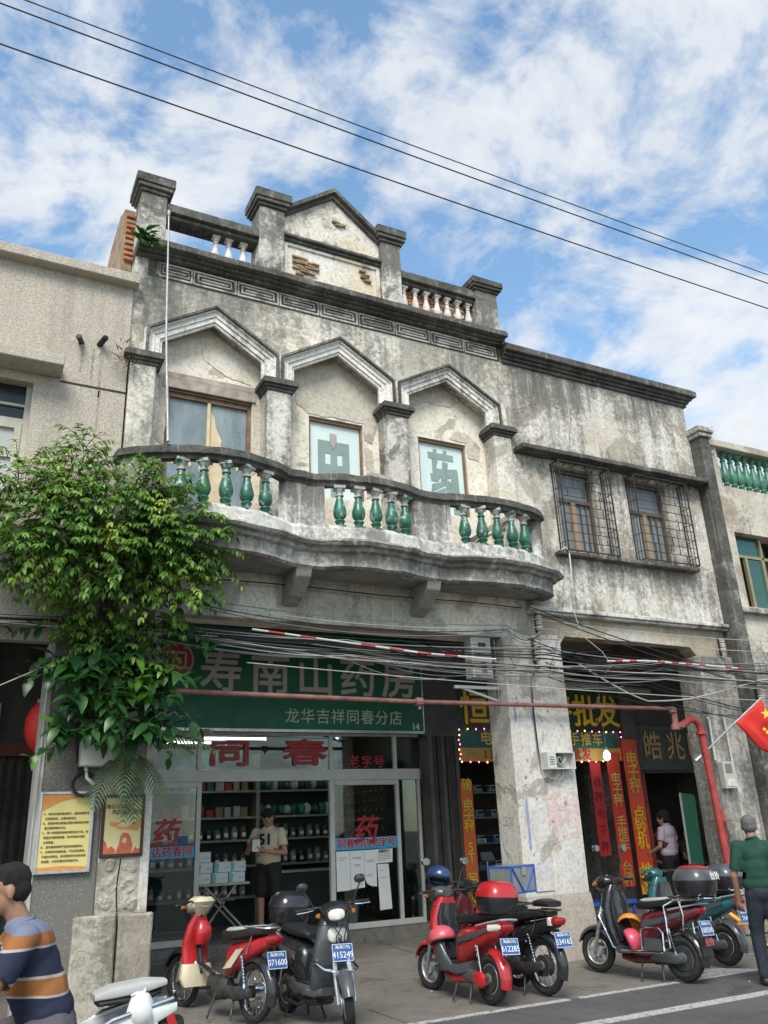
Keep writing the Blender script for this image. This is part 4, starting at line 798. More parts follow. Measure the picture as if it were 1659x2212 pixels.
# lamps
tube_m = emit('fluorescent_tube', (1, .97, .88), 5.5)
for k, (x, y, ang, lab) in enumerate(((3.4, 13.6, .0, 'lit fluorescent tube on the shop ceiling nearest the left glass'), (4.4, 14.3, 0, 'lit fluorescent tube in the middle of the shop ceiling'), (5.85, 13.5, .9, 'lit fluorescent tube over the right door, slanting away'), (3.9, 15.0, 0, 'lit fluorescent tube farthest back in the shop'))):
    L = thing('tube_light', (x, y, 3.2), lab, 'lamp', 'fluorescent lamps in the pharmacy', rz=ang)
    q = MB(); q.box(-.62, .62, -.04, .04, .08, .145); q.box(-.62, -.60, -.02, .02, .0, .08); q.box(.60, .62, -.02, .02, .0, .08); q.build('housing', M['alu'], L, local=True); q = MB(); q.tube([(-.6, 0, .04), (.6, 0, .04)], .018, 8); q.build('tube', tube_m, L, local=True)
# back shelves with jars and bags
sh = thing('medicine_shelf', (5.6, 14.6, .335), 'tall pale shelf of medicine jars at the back of the pharmacy', 'shelf')
shm = simple('shelf_grey_paint', (.24, .26, .245), .6)
levels = (.75, 1.22, 1.62, 1.98, 2.40, 2.75)
for x in (2.75, 4.92, 6.38): q = MB(); q.box(x-.03, x+.03, 14.42, 14.85, .335, 3.0); q.build('upright', shm, sh)
for z in levels: q = MB(); q.box(2.78, 6.35, 14.43, 14.85, z-.035, z); q.build('board', shm, sh)
q = MB(); q.box(2.7, 6.4, 14.86, 14.9, .335, 3.1); q.build('back', simple('shelf_back_green', (.03, .06, .05), .7), sh)
jm = MB(); jm.lathe((0, 0, 0), [(.05, 0), (.058, .02), (.058, .13), (.045, .16), (.035, .17)], 10); jar_mes = [jm.mesh('jar', simple(a, c, .25, var=.4, sc=4), smooth=True) for a, c in (('milky_jar', (.12, .13, .12)), ('amber_jar', (.14, .07, .025)), ('pale_jar', (.24, .25, .22)), ('brown_jar', (.06, .04, .03)))]
lm_ = MB(); lm_.lathe((0, 0, .165), [(.042, 0), (.042, .03)], 10); lid_me = lm_.mesh('lid', simple('jar_lid', (.10, .13, .12), .4, var=.5, sc=3))
lb_ = MB(); lb_.box(-.03, .03, -.062, -.05, .04, .10); lab_me = lb_.mesh('paper_label', M['paper'])
for zi, z in enumerate(levels[:3]):
    for i in range(23):
        x = 2.9+i*.15
        if abs(x-4.92) < .09 or x > 6.3: continue
        j = thing('medicine_jar', (x, 14.55+rnd.uniform(-.02, .02), z), 'medicine jar in the '+('lowest', 'middle', 'upper')[zi]+' row of jars on the back shelf', 'jar', 'medicine jars on the back shelf')
        link('glass', jar_mes[rnd.choice((0, 0, 1, 2, 3))], j, True); link('lid', lid_me, j, True); k_ = rnd.uniform(.8, 1.2); j.scale = (rnd.uniform(.85, 1.15),)*2+(k_,); link('paper_label', lab_me, j, True)
bagm = [simple('green_medicine_bag', (.03, .16, .10), .35, var=.5, sc=9), simple('pale_medicine_bag', (.42, .48, .44), .35, var=.3, sc=9), simple('dark_green_bag', (.015, .07, .05), .3, var=.5, sc=8)]
def lump(sx, sy, sz, seed, mat, name):
    bm = bmesh.new(); bmesh.ops.create_icosphere(bm, subdivisions=2, radius=1); me = bpy.data.meshes.new(name)
    for v in bm.verts: v.co *= 1+.35*mnoise.noise(v.co*1.7+Vector((seed, 0, 0))); v.co = Vector((v.co.x*sx, v.co.y*sy, max(v.co.z, -.75)*sz))
    bm.to_mesh(me); bm.free(); me.materials.append(mat)
    for p in me.polygons: p.use_smooth = True
    return me
for i in range(22):
    z = 1.985 if i < 11 else 2.405; x = 5.0+(i % 11)*.125+rnd.uniform(-.02, .02)
    o = link('medicine_bag', lump(.085, .10, rnd.uniform(.09, .14), i*2.7, bagm[i % 3], 'medicine_bag')); o.location = (x, 14.55+rnd.uniform(-.04, .04), z+.085); tag(o, 'crumpled plastic bag of herbs on the upper shelves', 'bag', 'herb bags on the upper shelves')
cbx = [MB().box(-.06, .06, -.05, .05, 0, .16).mesh('carton', simple(a, c, .6), bevel=.003) for a, c in (('carton_green', (.05, .16, .10)), ('carton_white', (.34, .35, .33)), ('carton_red', (.26, .05, .04)), ('carton_tan', (.22, .16, .09)))]
for lv, nm_ in ((1.98, 'fourth'), (2.40, 'fifth')):
    for i in range(13):
        o = link('medicine_carton', cbx[rnd.randrange(4)]); o.location = (2.92+i*.15+rnd.uniform(-.02, .02), 14.56+rnd.uniform(-.04, .04), lv+.001); o.rotation_euler.z = rnd.uniform(-.15, .15); o.scale = (rnd.uniform(.8, 1.15), 1, rnd.uniform(.7, 1.4)); tag(o, 'medicine carton on the '+nm_+' board at the left of the back shelf', 'carton', 'cartons on the back shelf')
# herb drawer cabinet on the right
dc = thing('drawer_cabinet', (6.7, 14.0, .335), 'dark herb drawer cabinet with pale knobs along the right shop wall', 'cabinet')
q = MB(); q.box(6.62, 6.94, 12.9, 15.5, .34, 2.75); q.build('carcass', simple('black_lacquer', (.03, .035, .03), .35), dc)
dm_ = MB(); dm_.box(-.012, 0, -.10, .10, -.065, .065); dme = dm_.mesh('drawer', simple('drawer_front', (.04, .05, .045), .4, var=.4), bevel=.006); km = MB(); km.lathe((-.03, 0, 0), [(.004, 0), (.014, .006), (.016, .014), (.008, .02)], 8, 'x'); kme = km.mesh('knob', simple('knob_white', (.5, .52, .48), .4))
for i in range(11):
    for j in range(13):
        o = link('drawer', dme, dc); o.matrix_basis = Matrix.Translation((6.619, 13.05+i*.22, .50+j*.15))
        k = bpy.data.objects.new('knob', kme); COL.objects.link(k); k.parent = o
# counter table with stacked mask boxes
tb = thing('display_table', (3.78, 12.75, .335), 'narrow folding table carrying white boxes inside the open shop door', 'table')
q = MB(); q.box(3.34, 4.14, 12.45, 12.95, 1.03, 1.06); q.build('top', simple('table_top', (.42, .36, .28), .6), tb)
for x0, x1 in ((3.5, 4.2), (3.95, 3.4)): [MB().bar((x0, y_, 1.03), (x1, y_, .34), .025).build('leg', M['wood'], tb) for y_ in (12.5, 12.9)]
bxm = simple('white_carton', (.62, .64, .62), .6, var=.06); teal = simple('teal_print', (.16, .42, .42), .6)
q = MB(); q.box(-.115, .115, -.05, .05, 0, .135); bme = q.mesh('carton', bxm, bevel=.003); q = MB(); q.prism([(-.112, .005), (-.07, .005), (-.05, .10), (-.09, .13), (-.112, .13)], -.0525, -.0505); q.prism([(.02, .05), (.10, .05), (.10, .06), (.02, .06)], -.0525, -.0505); pme = q.mesh('print', teal)
for i, (x, z, y) in enumerate(((3.47, 1.061, 12.56), (3.72, 1.061, 12.56), (3.97, 1.061, 12.56), (3.50, 1.20, 12.58), (3.77, 1.20, 12.60), (4.0, 1.20, 12.62), (3.48, 1.34, 12.62), (3.90, 1.061, 12.75))):
    bx = thing('mask_box', (x, y, z), ('left carton of the lowest row on the table', 'middle carton of the lowest row on the table', 'right carton of the lowest row on the table', 'left carton of the second row on the table', 'middle carton of the second row on the table', 'right carton of the second row on the table', 'single carton on top of the table stack', 'carton standing behind the lowest row on the table')[i], 'box', 'cartons on the table', rz=rnd.uniform(-.06, .06)); link('carton', bme, bx, True); link('print', pme, bx, True)
bk = thing('bucket', (5.9, 12.9, .335), 'white plastic bucket with green rim behind the glass door', 'bucket')
q = MB(); q.lathe((5.9, 12.9, .34), [(.12, 0), (.15, .30), (.14, .30), (.11, .02)], 16); q.build('body', simple('white_bucket', (.42, .44, .40), .5), bk, smooth=True); q = MB(); q.lathe((5.9, 12.9, .62), [(.155, 0), (.16, .10), (.15, .10), (.145, 0)], 16); q.build('rim', simple('bucket_green', (.02, .14, .08), .5), bk, smooth=True)
ct = thing('glass_counter', (5.2, 13.6, .335), 'low dark glass counter running across the pharmacy behind the man', 'counter')
q = MB(); q.box(4.9, 6.3, 13.5, 13.9, .34, 1.10); q.build('body', simple('counter_dark', (.05, .055, .055), .15), ct, bevel=.01); q = MB(); q.box(4.88, 6.32, 13.48, 13.92, 1.10, 1.13); q.build('top', M['steel'], ct)

# ---- folded shutter between the shops
fs = thing('folded_shutter', (7.25, 12.05, .2), 'dark stack of folded shutters between the two shops', 'shutter')
for i in range(7): q = MB(); q.box(6.93+i*.082, 7.0+i*.082, 11.98+.02*(i % 2), 12.24, .2, 3.05); q.build('leaf', simple('shutter_dark', (.045, .038, .032), .7, var=.3) if i % 3 else M['dark'], fs, bevel=.004)
q = MB(); q.box(6.9, 7.52, 12.0, 12.25, 3.052, 4.7); q.build('head_panel', M['dark'], fs)

# ================================================================== scale shop
q = MB(); q.box(7.3, 11.1, 12.6, 15.9, .15, .25); tag(q.build('scale_shop_floor', simple('shop_floor_dark', (.08, .08, .08), .5)), kind='structure')
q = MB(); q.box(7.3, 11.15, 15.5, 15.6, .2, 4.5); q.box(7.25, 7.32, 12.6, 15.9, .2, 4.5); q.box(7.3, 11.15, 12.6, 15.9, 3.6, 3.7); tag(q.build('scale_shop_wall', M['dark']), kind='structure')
hs = thing('scale_shop_sign', (9.2, 12.1, 2.7), 'dark green scale shop sign with big yellow characters, half behind the column', 'sign')
dgm_ = simple('dark_green_board', (.012, .05, .035), .5, var=.15, sc=3); M['yellow'] = simple('yellow_lettering', (.75, .50, .03), .5, var=.08); M['redboard'] = simple('red_banner', (.52, .045, .03), .6, var=.08, sc=3)
q = MB(); q.box(7.55, 11.10, 12.10, 12.2, 3.17, 4.55); q.build('board', dgm_, hs); q = MB(); q.box(7.55, 11.0, 12.05, 12.12, 2.88, 3.165); q.build('lower_board', simple('teal_board', (.02, .11, .085), .5), hs)
q = MB(); q.box(7.55, 11.0, 12.045, 12.11, 2.66, 2.878); q.build('phone_strip', simple('ochre_board', (.42, .27, .07), .55), hs)
for ch, x in zip('恒准秤秤批发', (7.93, 8.58, 9.15, 9.72, 10.32, 10.82)): text(ch, .60, M['yellow'], hs, (x, 12.09, 3.50), bold=.015)
dkred = simple('dark_red_outline', (.12, .02, .015), .6)
for ch, x in zip('恒准秤秤批发', (7.95, 8.60, 9.17, 9.74, 10.34, 10.84)): text(ch, .60, dkred, hs, (x, 12.096, 3.485), bold=.022, depth=.001, name='lettering_shadow')
text('电子秤   天平   手推车', .24, M['gold'], hs, (9.28, 12.04, 3.02), bold=.015, spacing=1.2); text('13198910   零售   批发', .21, simple('red_print', (.45, .04, .03), .6), hs, (9.15, 12.038, 2.765), bold=.02, spacing=1.15)
leds = [emit('led_pink', (1, .12, .25), 6.0), emit('led_amber', (1, .55, .1), 6.0)]
sl = thing('string_lights', (9.2, 12.0, 2.65), 'string of small pink and amber lights round the scale shop sign', 'lights')
lp = [(7.56+i*.165, 3.175) for i in range(22)]+[(7.57+i*.165, 2.65) for i in range(22)]+[(7.535+.02*(i % 2), 2.70+i*.075) for i in range(6)]+[(11.03, 2.72+i*.09) for i in range(5)]
ld = MB(); ld.lathe((0, 0, 0), [(.004, -.012), (.012, 0), (.004, .012)], 6)
lms = [ld.mesh('bulb', m) for m in leds]
for i, (x, z) in enumerate(lp): o = link('bulb', lms[(i*7) % 3 % 2], sl); o.matrix_basis = Matrix.Translation((x, 12.025, z+rnd.uniform(-.012, .012)))
q = MB(); q.tube([(7.545, 12.03, 2.655), (7.545, 12.03, 3.18), (9, 12.03, 3.165), (11.04, 12.03, 3.18), (11.04, 12.03, 2.66), (9, 12.03, 2.645), (7.545, 12.03, 2.655)], .004, 5); q.build('cord', M['wire'], sl)
bl = thing('bare_bulb', (10.77, 11.6, 2.65), 'glowing bare bulb hanging before the scale shop sign', 'lamp')
q = MB(); q.lathe((10.35, 11.7, 2.70), [(.012, -.06), (.05, -.03), (.062, .02), (.05, .06), (.026, .10)], 12); q.build('bulb', emit('bulb_glow', (1, .95, .85), 14.0), bl, smooth=True); q = MB(); q.lathe((10.35, 11.7, 2.80), [(.028, 0), (.024, .07), (.006, .09)], 10); q.tube([(10.35, 11.7, 2.88), (10.35, 11.7, 4.6)], .004, 5); q.build('socket', M['pvc'], bl)
cn = thing('awning_roll', (10.6, 12.0, 3.9), 'pale rolled strip awning above the scale shop sign', 'awning'); q = MB(); q.tube([(9.4, 11.85, 3.97), (10.6, 11.85, 3.95), (11.7, 11.85, 3.90)], .055, 8); q.build('roll', simple('awning_cloth', (.36, .40, .37), .8, dirt=.3), cn)
def banner(x0, x1, z0, z1, txt, size, mat, label, lead, y=12.0, lean=0.0, lmat=None, foot=None):
    b = thing('banner', ((x0+x1)/2, y, z0), label, 'banner')
    q = MB(); q.add([(x0, y, z0), (x1, y, z0), (x1+lean, y, z1), (x0+lean, y, z1), (x0, y+.02, z0), (x1, y+.02, z0), (x1+lean, y+.02, z1), (x0+lean, y+.02, z1)], [(0,1,2,3), (7,6,5,4), (0,4,5,1), (1,5,6,2), (2,6,7,3), (3,7,4,0)]); q.build('board', mat, b)
    n = len(txt); zs = [z1-(z1-z0)*(i+.5)/n for i in range(n)]
    for ch, z in zip(txt, zs):
        if ch != ' ': text(ch, size, lmat or M['yellow'], b, ((x0+x1)/2+lean*(z-z0)/(z1-z0), y-.006, z), bold=.009)
    if foot: q = MB(); q.box(x0, x1, y-.003, y-.0005, z0, z0+foot); q.build('fade', simple('sun_faded_orange', (.62, .33, .05), .6), b)
    return b
banner(7.46, 7.68, .50, 2.36, '磅 电子秤 5T 吊钩秤', .20, simple('orange_red_banner', (.60, .13, .03), .6, var=.15, sc=2), 'narrow orange-red banner standing at the left end of the scale shop', 1, y=11.95)
banner(10.96, 11.30, .46, 3.03, ' 电子秤 点钞机 地秤', .27, simple('bright_red_banner', (.62, .07, .03), .55, var=.12, sc=2), 'wide bright red banner, rightmost and largest of the scale shop', 1, y=11.95, foot=.42)
banner(10.60, 10.88, .60, 2.80, '  电子秤 手推车 台秤', .23, M['redboard'], 'dark red banner left of the widest red banner', 1, y=12.0, lmat=M['gold'])
banner(10.28, 10.52, 1.10, 2.72, ' 台秤电子秤', .18, simple('crimson_banner', (.42, .03, .035), .6), 'short crimson banner hanging by the shelves of scales', 1, y=12.1, lmat=simple('dull_print', (.2, .02, .02), .6))
def shelf_unit(x0, x1, y, lab, n=5):
    s = thing('goods_shelf', ((x0+x1)/2, y, .25), lab, 'shelf')
    for x in (x0, x1): q = MB(); q.box(x-.02, x+.02, y, y+.35, .25, 2.6); q.build('upright', M['steel'], s)
    for i in range(n): z = .55+i*.42; q = MB(); q.box(x0, x1, y, y+.35, z-.02, z); q.build('board', M['grey'], s)
    return [.55+i*.42 for i in range(n)]
z1_ = shelf_unit(7.75, 9.2, 13.2, 'steel shelf of weighing scales seen left of the column'); z2_ = shelf_unit(9.35, 10.65, 13.0, 'steel shelf of boxes and scales seen right of the column')
scm = simple('scale_blue', (.03, .12, .30), .4, var=.2); plate = simple('pale_scale_plate', (.45, .47, .46), .35, .2)
def kscale(x, y, z, rz, col, lab):
    s = thing('kitchen_scale', (x, y, z), lab, 'scale', 'small scales on the shop shelves', rz=rz)
    q = MB(); q.box(-.11, .11, -.10, .10, 0, .07); q.build('body', col, s, local=True, bevel=.012); q = MB(); q.lathe((0, 0, .07), [(.02, 0), (.02, .03), (.12, .035), (.13, .05)], 14); q.build('pan', plate, s, local=True, smooth=True); q = MB(); q.box(-.06, .06, -.104, -.101, .02, .05); q.build('display', simple('lcd_green', (.10, .16, .08), .3), s, local=True)
for i, z in enumerate(z1_):
    for k in range(4): kscale(7.95+k*.34, 13.35, z, rnd.uniform(-.2, .2), (plate, scm, M['grey'], scm)[(i+k) % 4], 'small bench scale on '+('the lowest', 'the second', 'the middle', 'the fourth', 'the top')[i]+' board of the shelf left of the column')
for i, z in enumerate(z2_):
    for k in range(4): kscale(9.5+k*.32, 13.15, z, rnd.uniform(-.2, .2), (plate, scm, M['redboard'], M['grey'])[(i*3+k) % 4], 'small bench scale on '+('the lowest', 'the second', 'the middle', 'the fourth', 'the top')[i]+' board of the shelf right of the column')
def pscale(x, y, lab, h=1.1, col=scm):
    s = thing('platform_scale', (x, y, .25), lab, 'scale')
    q = MB(); q.box(-.22, .22, -.28, .28, .05, .11); q.build('platform', plate, s, local=True, bevel=.01); q = MB(); q.box(-.2, .2, -.25, .25, 0, .05); q.build('base', col, s, local=True); q = MB(); q.tube([(0, .26, .08), (0, .26, h)], .022, 8); q.build('post', M['steel'], s, local=True)
    q = MB(); q.box(-.13, .13, -.05, .05, 0, .15); q.xf(Matrix.Translation((0, .24, h)) @ Matrix.Rotation(-.5, 4, 'X')); q.build('indicator', M['grey'], s, local=True, bevel=.01)
pscale(8.0, 12.75, 'blue platform scale with a grey display standing left of the column', 1.15); pscale(8.45, 12.6, 'lower blue platform scale beside the column', .85); pscale(10.0, 12.65, 'blue platform scale right of the column', .95)
fan = thing('wall_clock_fan', (8.1, 12.9, 2.0), 'small white electric fan on the shelf left of the column', 'fan')
q = MB(); q.lathe((8.02, 12.8, 2.05), [(.13, 0), (.14, .02), (.13, .05), (.02, .06)], 18, 'y'); q.build('cage', plate, fan, smooth=True); q = MB(); q.lathe((8.02, 12.82, 1.83), [(.07, 0), (.06, .02), (.015, .03), (.015, .12)], 12); q.build('stand', plate, fan)

# ================================================================== doorway house on the right
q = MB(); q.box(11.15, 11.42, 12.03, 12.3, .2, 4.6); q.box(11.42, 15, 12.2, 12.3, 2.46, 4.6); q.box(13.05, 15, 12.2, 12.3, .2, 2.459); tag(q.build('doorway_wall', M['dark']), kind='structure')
q = MB(); q.box(11.32, 15, 14.6, 14.7, .2, 3); q.box(11.30, 11.40, 12.31, 14.6, .2, 3); q.box(14.9, 15, 12.3, 14.6, .2, 3); q.box(11.4, 15, 12.3, 14.6, 2.9, 3.0); q.box(11.3, 15, 12.6, 14.6, .15, .25); tag(q.build('doorway_room_wall', M['intw']), kind='structure')
q = MB(); q.box(11.40, 14.9, 14.55, 14.599, .25, 1.2); tag(q.build('doorway_dado', simple('grey_green_dado', (.08, .085, .08), .6)), kind='structure')
hz = thing('name_board', (12.1, 12.1, 2.5), 'black board with three gold brush characters over the right doorway', 'sign')
q = MB(); q.box(11.40, 13.0, 12.08, 12.16, 2.50, 3.30); q.build('board', simple('black_board', (.015, .018, .018), .4), hz); oldgold = simple('old_gold', (.42, .27, .10), .5, var=.2)
for ch, x in zip('皓兆巴', (11.80, 12.38, 12.90)): text(ch, .55, oldgold, hz, (x, 12.07, 2.90), bold=.012, sx=.85)
q = MB(); q.box(11.38, 11.46, 12.02, 12.1, .25, 2.45); q.build('door_jamb', simple('flaking_red_paint', (.28, .04, .03), .7, dirt=.4), hz)
rdoor = thing('red_door_leaf', (11.6, 12.3, .25), 'dark red painted door leaf with peeling paint beside the widest banner', 'door')
q = MB(); q.box(11.47, 11.52, 12.10, 12.95, .26, 2.44); q.build('leaf', simple('peeling_red', (.26, .03, .025), .6, var=.3, dirt=.3), rdoor, bevel=.006); q = MB(); q.box(11.455, 11.469, 12.2, 12.28, 1.95, 2.07); q.build('switch_plate', M['paper'], rdoor)
gb = thing('green_board', (10.6, 10.9, .2), 'green board with white edge leaning behind the red standpipe', 'board')
q = MB(); q.prism([(11.42, .9), (11.72, .9), (11.76, 2.02), (11.44, 2.06)], 11.2, 11.225); q.build('panel', simple('green_panel', (.02, .20, .10), .5), gb); q = MB(); q.prism([(11.405, .9), (11.419, .9), (11.44, 2.06), (11.425, 2.06)], 11.195, 11.23); q.build('edge', M['paper'], gb)
# ================================================================== posters and boxes on the columns
def poster(x0, x1, z0, z1, y, frame, fr, label):
    p = thing('poster', ((x0+x1)/2, y, z0), label, 'poster')
    q = MB(); w = .03; [q.box(a, b, y, y+.03, c, d) for a, b, c, d in ((x0, x0+w, z0, z1), (x1-w, x1, z0, z1), (x0+w, x1-w, z0, z0+w), (x0+w, x1-w, z1-w, z1))]; q.build('frame', frame, p, bevel=.005)
    q = MB(); q.box(x0+w, x1-w, y+.012, y+.024, z0+w, z1-w); q.build('sheet', fr, p); return p
M['ylw'] = simple('yellow_poster_print', (.60, .51, .19), .5, var=.08, sc=3); M['org'] = simple('orange_poster_print', (.58, .24, .06), .5, var=.12, sc=5); ink = simple('brown_ink', (.10, .08, .04), .7)
p1_ = poster(.925, 1.455, 1.39, 2.16, 9.385, M['steel'], M['ylw'], 'yellow fire-safety poster in a silver frame on the grey column')
q = MB(); q.prism([(.956, 2.129), (1.424, 2.129), (1.424, 2.10), (1.30, 2.10), (1.12, 2.06), (.956, 1.97)], 9.394, 9.3965); q.prism([(.956, 1.421), (1.424, 1.421), (1.424, 1.445), (1.2, 1.46), (.956, 1.45)], 9.394, 9.3965); q.build('print', M['org'], p1_)
ls = ['六、购买合格的烟花爆竹，燃放时遵守安', '   全规章规定，注意消防安全', '七、家庭和单位配备必要的消防器材并掌', '   握正确的使用方法。', '八、每个家庭都应制定消防安全计划，绘', '   制逃生疏散路线图，及时检查并消除', '   火灾隐患。', '九、室内装修装饰不宜采用易燃材料。', '十、正确使用电器设备，不乱接电源线，', '   不超负荷用电，及时更换老化电器设备', '   和线路，外出时要关闭电源开关。']
for i, s in enumerate(ls): text(s, .0245, ink, p1_, (.972, 9.393, 1.945-i*.044), align='LEFT', depth=.0006, bold=.012)
p2_ = poster(1.545, 1.975, 1.515, 2.12, 9.43, simple('dark_brown_frame', (.05, .025, .018), .5), simple('cream_poster_print', (.64, .54, .27), .5, var=.06, sc=4), 'cream poster with red figures in a dark frame above the carved stone')
text('强化双拥意识', .045, ink, p2_, (1.72, 9.439, 2.0), depth=.0006, bold=.01); text('巩固国防建设', .052, ink, p2_, (1.80, 9.439, 1.945), depth=.0006, bold=.015)
red = simple('red_brown_print', (.50, .12, .06), .6, var=.2, sc=20); gd = simple('orange_print', (.60, .28, .08), .6, var=.2)
q = MB(); q.prism([(1.70, 1.547), (1.86, 1.547), (1.87, 1.62), (1.85, 1.69), (1.82, 1.74), (1.77, 1.745), (1.74, 1.71), (1.735, 1.65)], 9.438, 9.4415); q.prism([(1.577, 1.547), (1.69, 1.547), (1.70, 1.58), (1.66, 1.62), (1.62, 1.60), (1.60, 1.66), (1.577, 1.68)], 9.4384, 9.4416); q.prism([(1.865, 1.547), (1.943, 1.547), (1.94, 1.60), (1.92, 1.58), (1.90, 1.61)], 9.4386, 9.4417); q.build('print', red, p2_)
q = MB(); q.prism([(1.66, 1.82), (1.80, 1.80), (1.87, 1.83), (1.94, 1.88), (1.94, 1.80), (1.90, 1.76), (1.84, 1.775), (1.72, 1.78)], 9.4382, 9.4418); q.prism([(1.64, 1.86), (1.68, 1.845), (1.73, 1.85), (1.70, 1.815), (1.66, 1.81), (1.62, 1.83)], 9.4378, 9.442); q.build('print', gd, p2_)
q = MB(); q.prism([(1.755, 1.655), (1.80, 1.64), (1.81, 1.69), (1.775, 1.70)], 9.4365, 9.4378); q.build('print', simple('face_print', (.60, .44, .25), .6), p2_)
mbx = thing('meter_cabinet', (1.45, 9.3, 2.38), 'pale grey metal meter cabinet under the vine on the left column', 'cabinet')
q = MB(); q.box(1.255, 1.60, 9.22, 9.44, 2.39, 2.83); q.build('body', simple('cabinet_paint', (.50, .50, .44), .5, var=.06, dirt=.2), mbx, bevel=.008); q = MB(); q.box(1.265, 1.59, 9.212, 9.2195, 2.40, 2.82); q.build('door', simple('cabinet_paint', (.5, .5, .44)), mbx, bevel=.004)
cl = thing('cable_coil', (1.32, 9.36, 2.2), 'loop of black cable hanging below the meter cabinet', 'cable')
for k in range(3): q = MB(); q.tube([(1.33+(.10+.012*k)*math.cos(a*.42), 9.36-.015*k, 2.22+(.10+.012*k)*math.sin(a*.42)) for a in range(16)], .008, 6); q.build('loop', M['wire'], cl)
for k in range(4): q = MB(); q.tube([(1.20+.015*k, 9.40, 3.4), (1.21+.012*k, 9.39, 2.8), (1.235+.01*k, 9.37, 2.5), (1.27+.02*k, 9.36, 2.3)], .007, 6); q.build('drop', M['wire'], cl)
q = MB(); q.tube([(1.33, 9.35, 2.40), (1.35, 9.33, 2.28), (1.42, 9.33, 2.22)], .018, 8); q.build('conduit', M['pvc'], cl)
q = MB(); q.tube([(.86, 9.40, .2), (.885, 9.40, 2.0), (.90, 9.40, 3.6)], .007, 6); tag(q.build('riser_cable', M['wirew']), 'thin pale cable running up the edge of the grey column', 'cable')

# ================================================================== column fittings
jb = thing('open_junction_box', (7.45, 9.3, 2.3), 'open grey junction box with tangled white wires on the column', 'junction box')
q = MB(); x0, x1, z0, z1 = 7.20, 7.66, 2.33, 2.55; [q.box(*b) for b in ((x0, x1, 9.42, 9.438, z0, z1), (x0, x1, 9.30, 9.42, z0, z0+.012), (x0, x1, 9.30, 9.42, z1-.012, z1), (x0, x0+.012, 9.30, 9.42, z0+.012, z1-.012), (x1-.012, x1, 9.30, 9.42, z0+.012, z1-.012), (x0+.13, x0+.142, 9.30, 9.42, z0+.012, z1-.012))]; q.build('case', M['alu'], jb)
q = MB(); q.box(x0+.012, x0+.13, 9.296, 9.306, z0+.012, z1-.012); o = q.build('vent_cover', M['alu'], jb)
for i in range(4): q = MB(); q.box(x0+.03, x0+.11, 9.292, 9.2955, z0+.06+i*.03, z0+.068+i*.03); q.build('slot', M['black'], o)
for k in range(5): q = MB(); q.tube([(7.40+.05*math.cos(a*.8+k)+.01*a, 9.36+.012*k-.03, 2.44+(.05+.008*k)*math.sin(a*.9+k*.7)) for a in range(9)], .006, 5); q.build('wire', M['wirew'] if k < 4 else M['wire'], jb)
q = MB(); q.box(7.42, 7.52, 9.36, 9.42, 2.44, 2.52); q.build('breaker', M['black'], jb)
for k in range(4): q = MB(); q.tube([(7.16, 9.40, 2.3), (7.22+.03*k, 9.38, 2.24-.012*k), (7.30+.04*k, 9.37, 2.20), (7.36+.05*k, 9.37, 2.26), (7.38+.05*k, 9.38, 2.33)], .006, 6); q.build('loop', M['wirew'] if k % 2 else M['wireg'], jb)
for k in range(3): q = MB(); q.tube([(7.24+.03*k, 9.36, 3.72), (7.14, 9.40, 3.55), (7.12+.012*k, 9.42, 3.1), (7.13+.012*k, 9.42, 2.6), (7.16, 9.41, 2.3)], .007, 6); q.build('feed', M['wire'] if k else M['wireg'], jb)
def insulators(x, y, z, n, lab, horiz=False):
    s = thing('insulator_rack', (x, y, z), lab, 'insulator', 'porcelain insulators')
    q = MB(); q.box(-.015, .015, .02, .05, -.06, n*.075+.03); q.build('bracket', M['rust'], s, local=True)
    for i in range(n): q = MB(); q.lathe((0, -.03, i*.075), [(.02, 0), (.045, .008), (.045, .022), (.025, .03), (.045, .04), (.045, .055), (.02, .065)], 10); q.build('spool', M['porc'], s, local=True, smooth=True)
insulators(7.33, 9.37, 4.22, 3, 'porcelain insulators at the top of the white column'); insulators(7.24, 9.37, 3.78, 4, 'porcelain insulators lower down on the white column'); insulators(11.0, 9.40, 4.12, 3, 'porcelain insulators under the belt course by the grey pilaster'); insulators(11.62, 9.40, 4.1, 4, 'porcelain insulators right of the grey pilaster'); insulators(11.38, 9.18, 3.2, 5, 'porcelain insulators above the red flag'); insulators(1.48, 9.36, 3.28, 3, 'porcelain insulators among the vine leaves')
ac = thing('wall_meter_box', (6.3, 9.6, 3.4), 'grey electric meter box on a steel bracket left of the column', 'meter box')
q = MB(); q.box(6.30, 6.62, 9.55, 9.75, 3.55, 4.12); q.build('case', M['alu'], ac, bevel=.01); q = MB(); q.box(6.33, 6.59, 9.538, 9.549, 3.84, 4.08); q.build('cover', simple('meter_cover_grey', (.36, .36, .33), .35), ac); q = MB(); q.box(6.40, 6.52, 9.53, 9.5375, 3.98, 4.03); q.build('display', M['black'], ac)
q = MB(); q.box(6.33, 6.59, 9.538, 9.549, 3.58, 3.80); q.build('lower_cover', simple('meter_cover_grey', (.36, .36, .33), .35), ac)
q = MB(); q.bar((6.0, 9.6, 3.42), (6.74, 9.6, 3.42), .04); q.bar((6.1, 9.62, 3.42), (6.72, 9.62, 3.25), .03); q.bar((6.70, 9.6, 3.2), (6.70, 9.6, 4.1), .05, .012); q.build('bracket', M['steel'], ac)
for k in range(4): q = MB(); q.tube([(6.45+.04*math.cos(a*.9+k*2), 9.52-.01*k, 3.70+.06*math.sin(a*.8+k)) for a in range(9)], .005, 5); q.build('wire', M['wire'], ac)
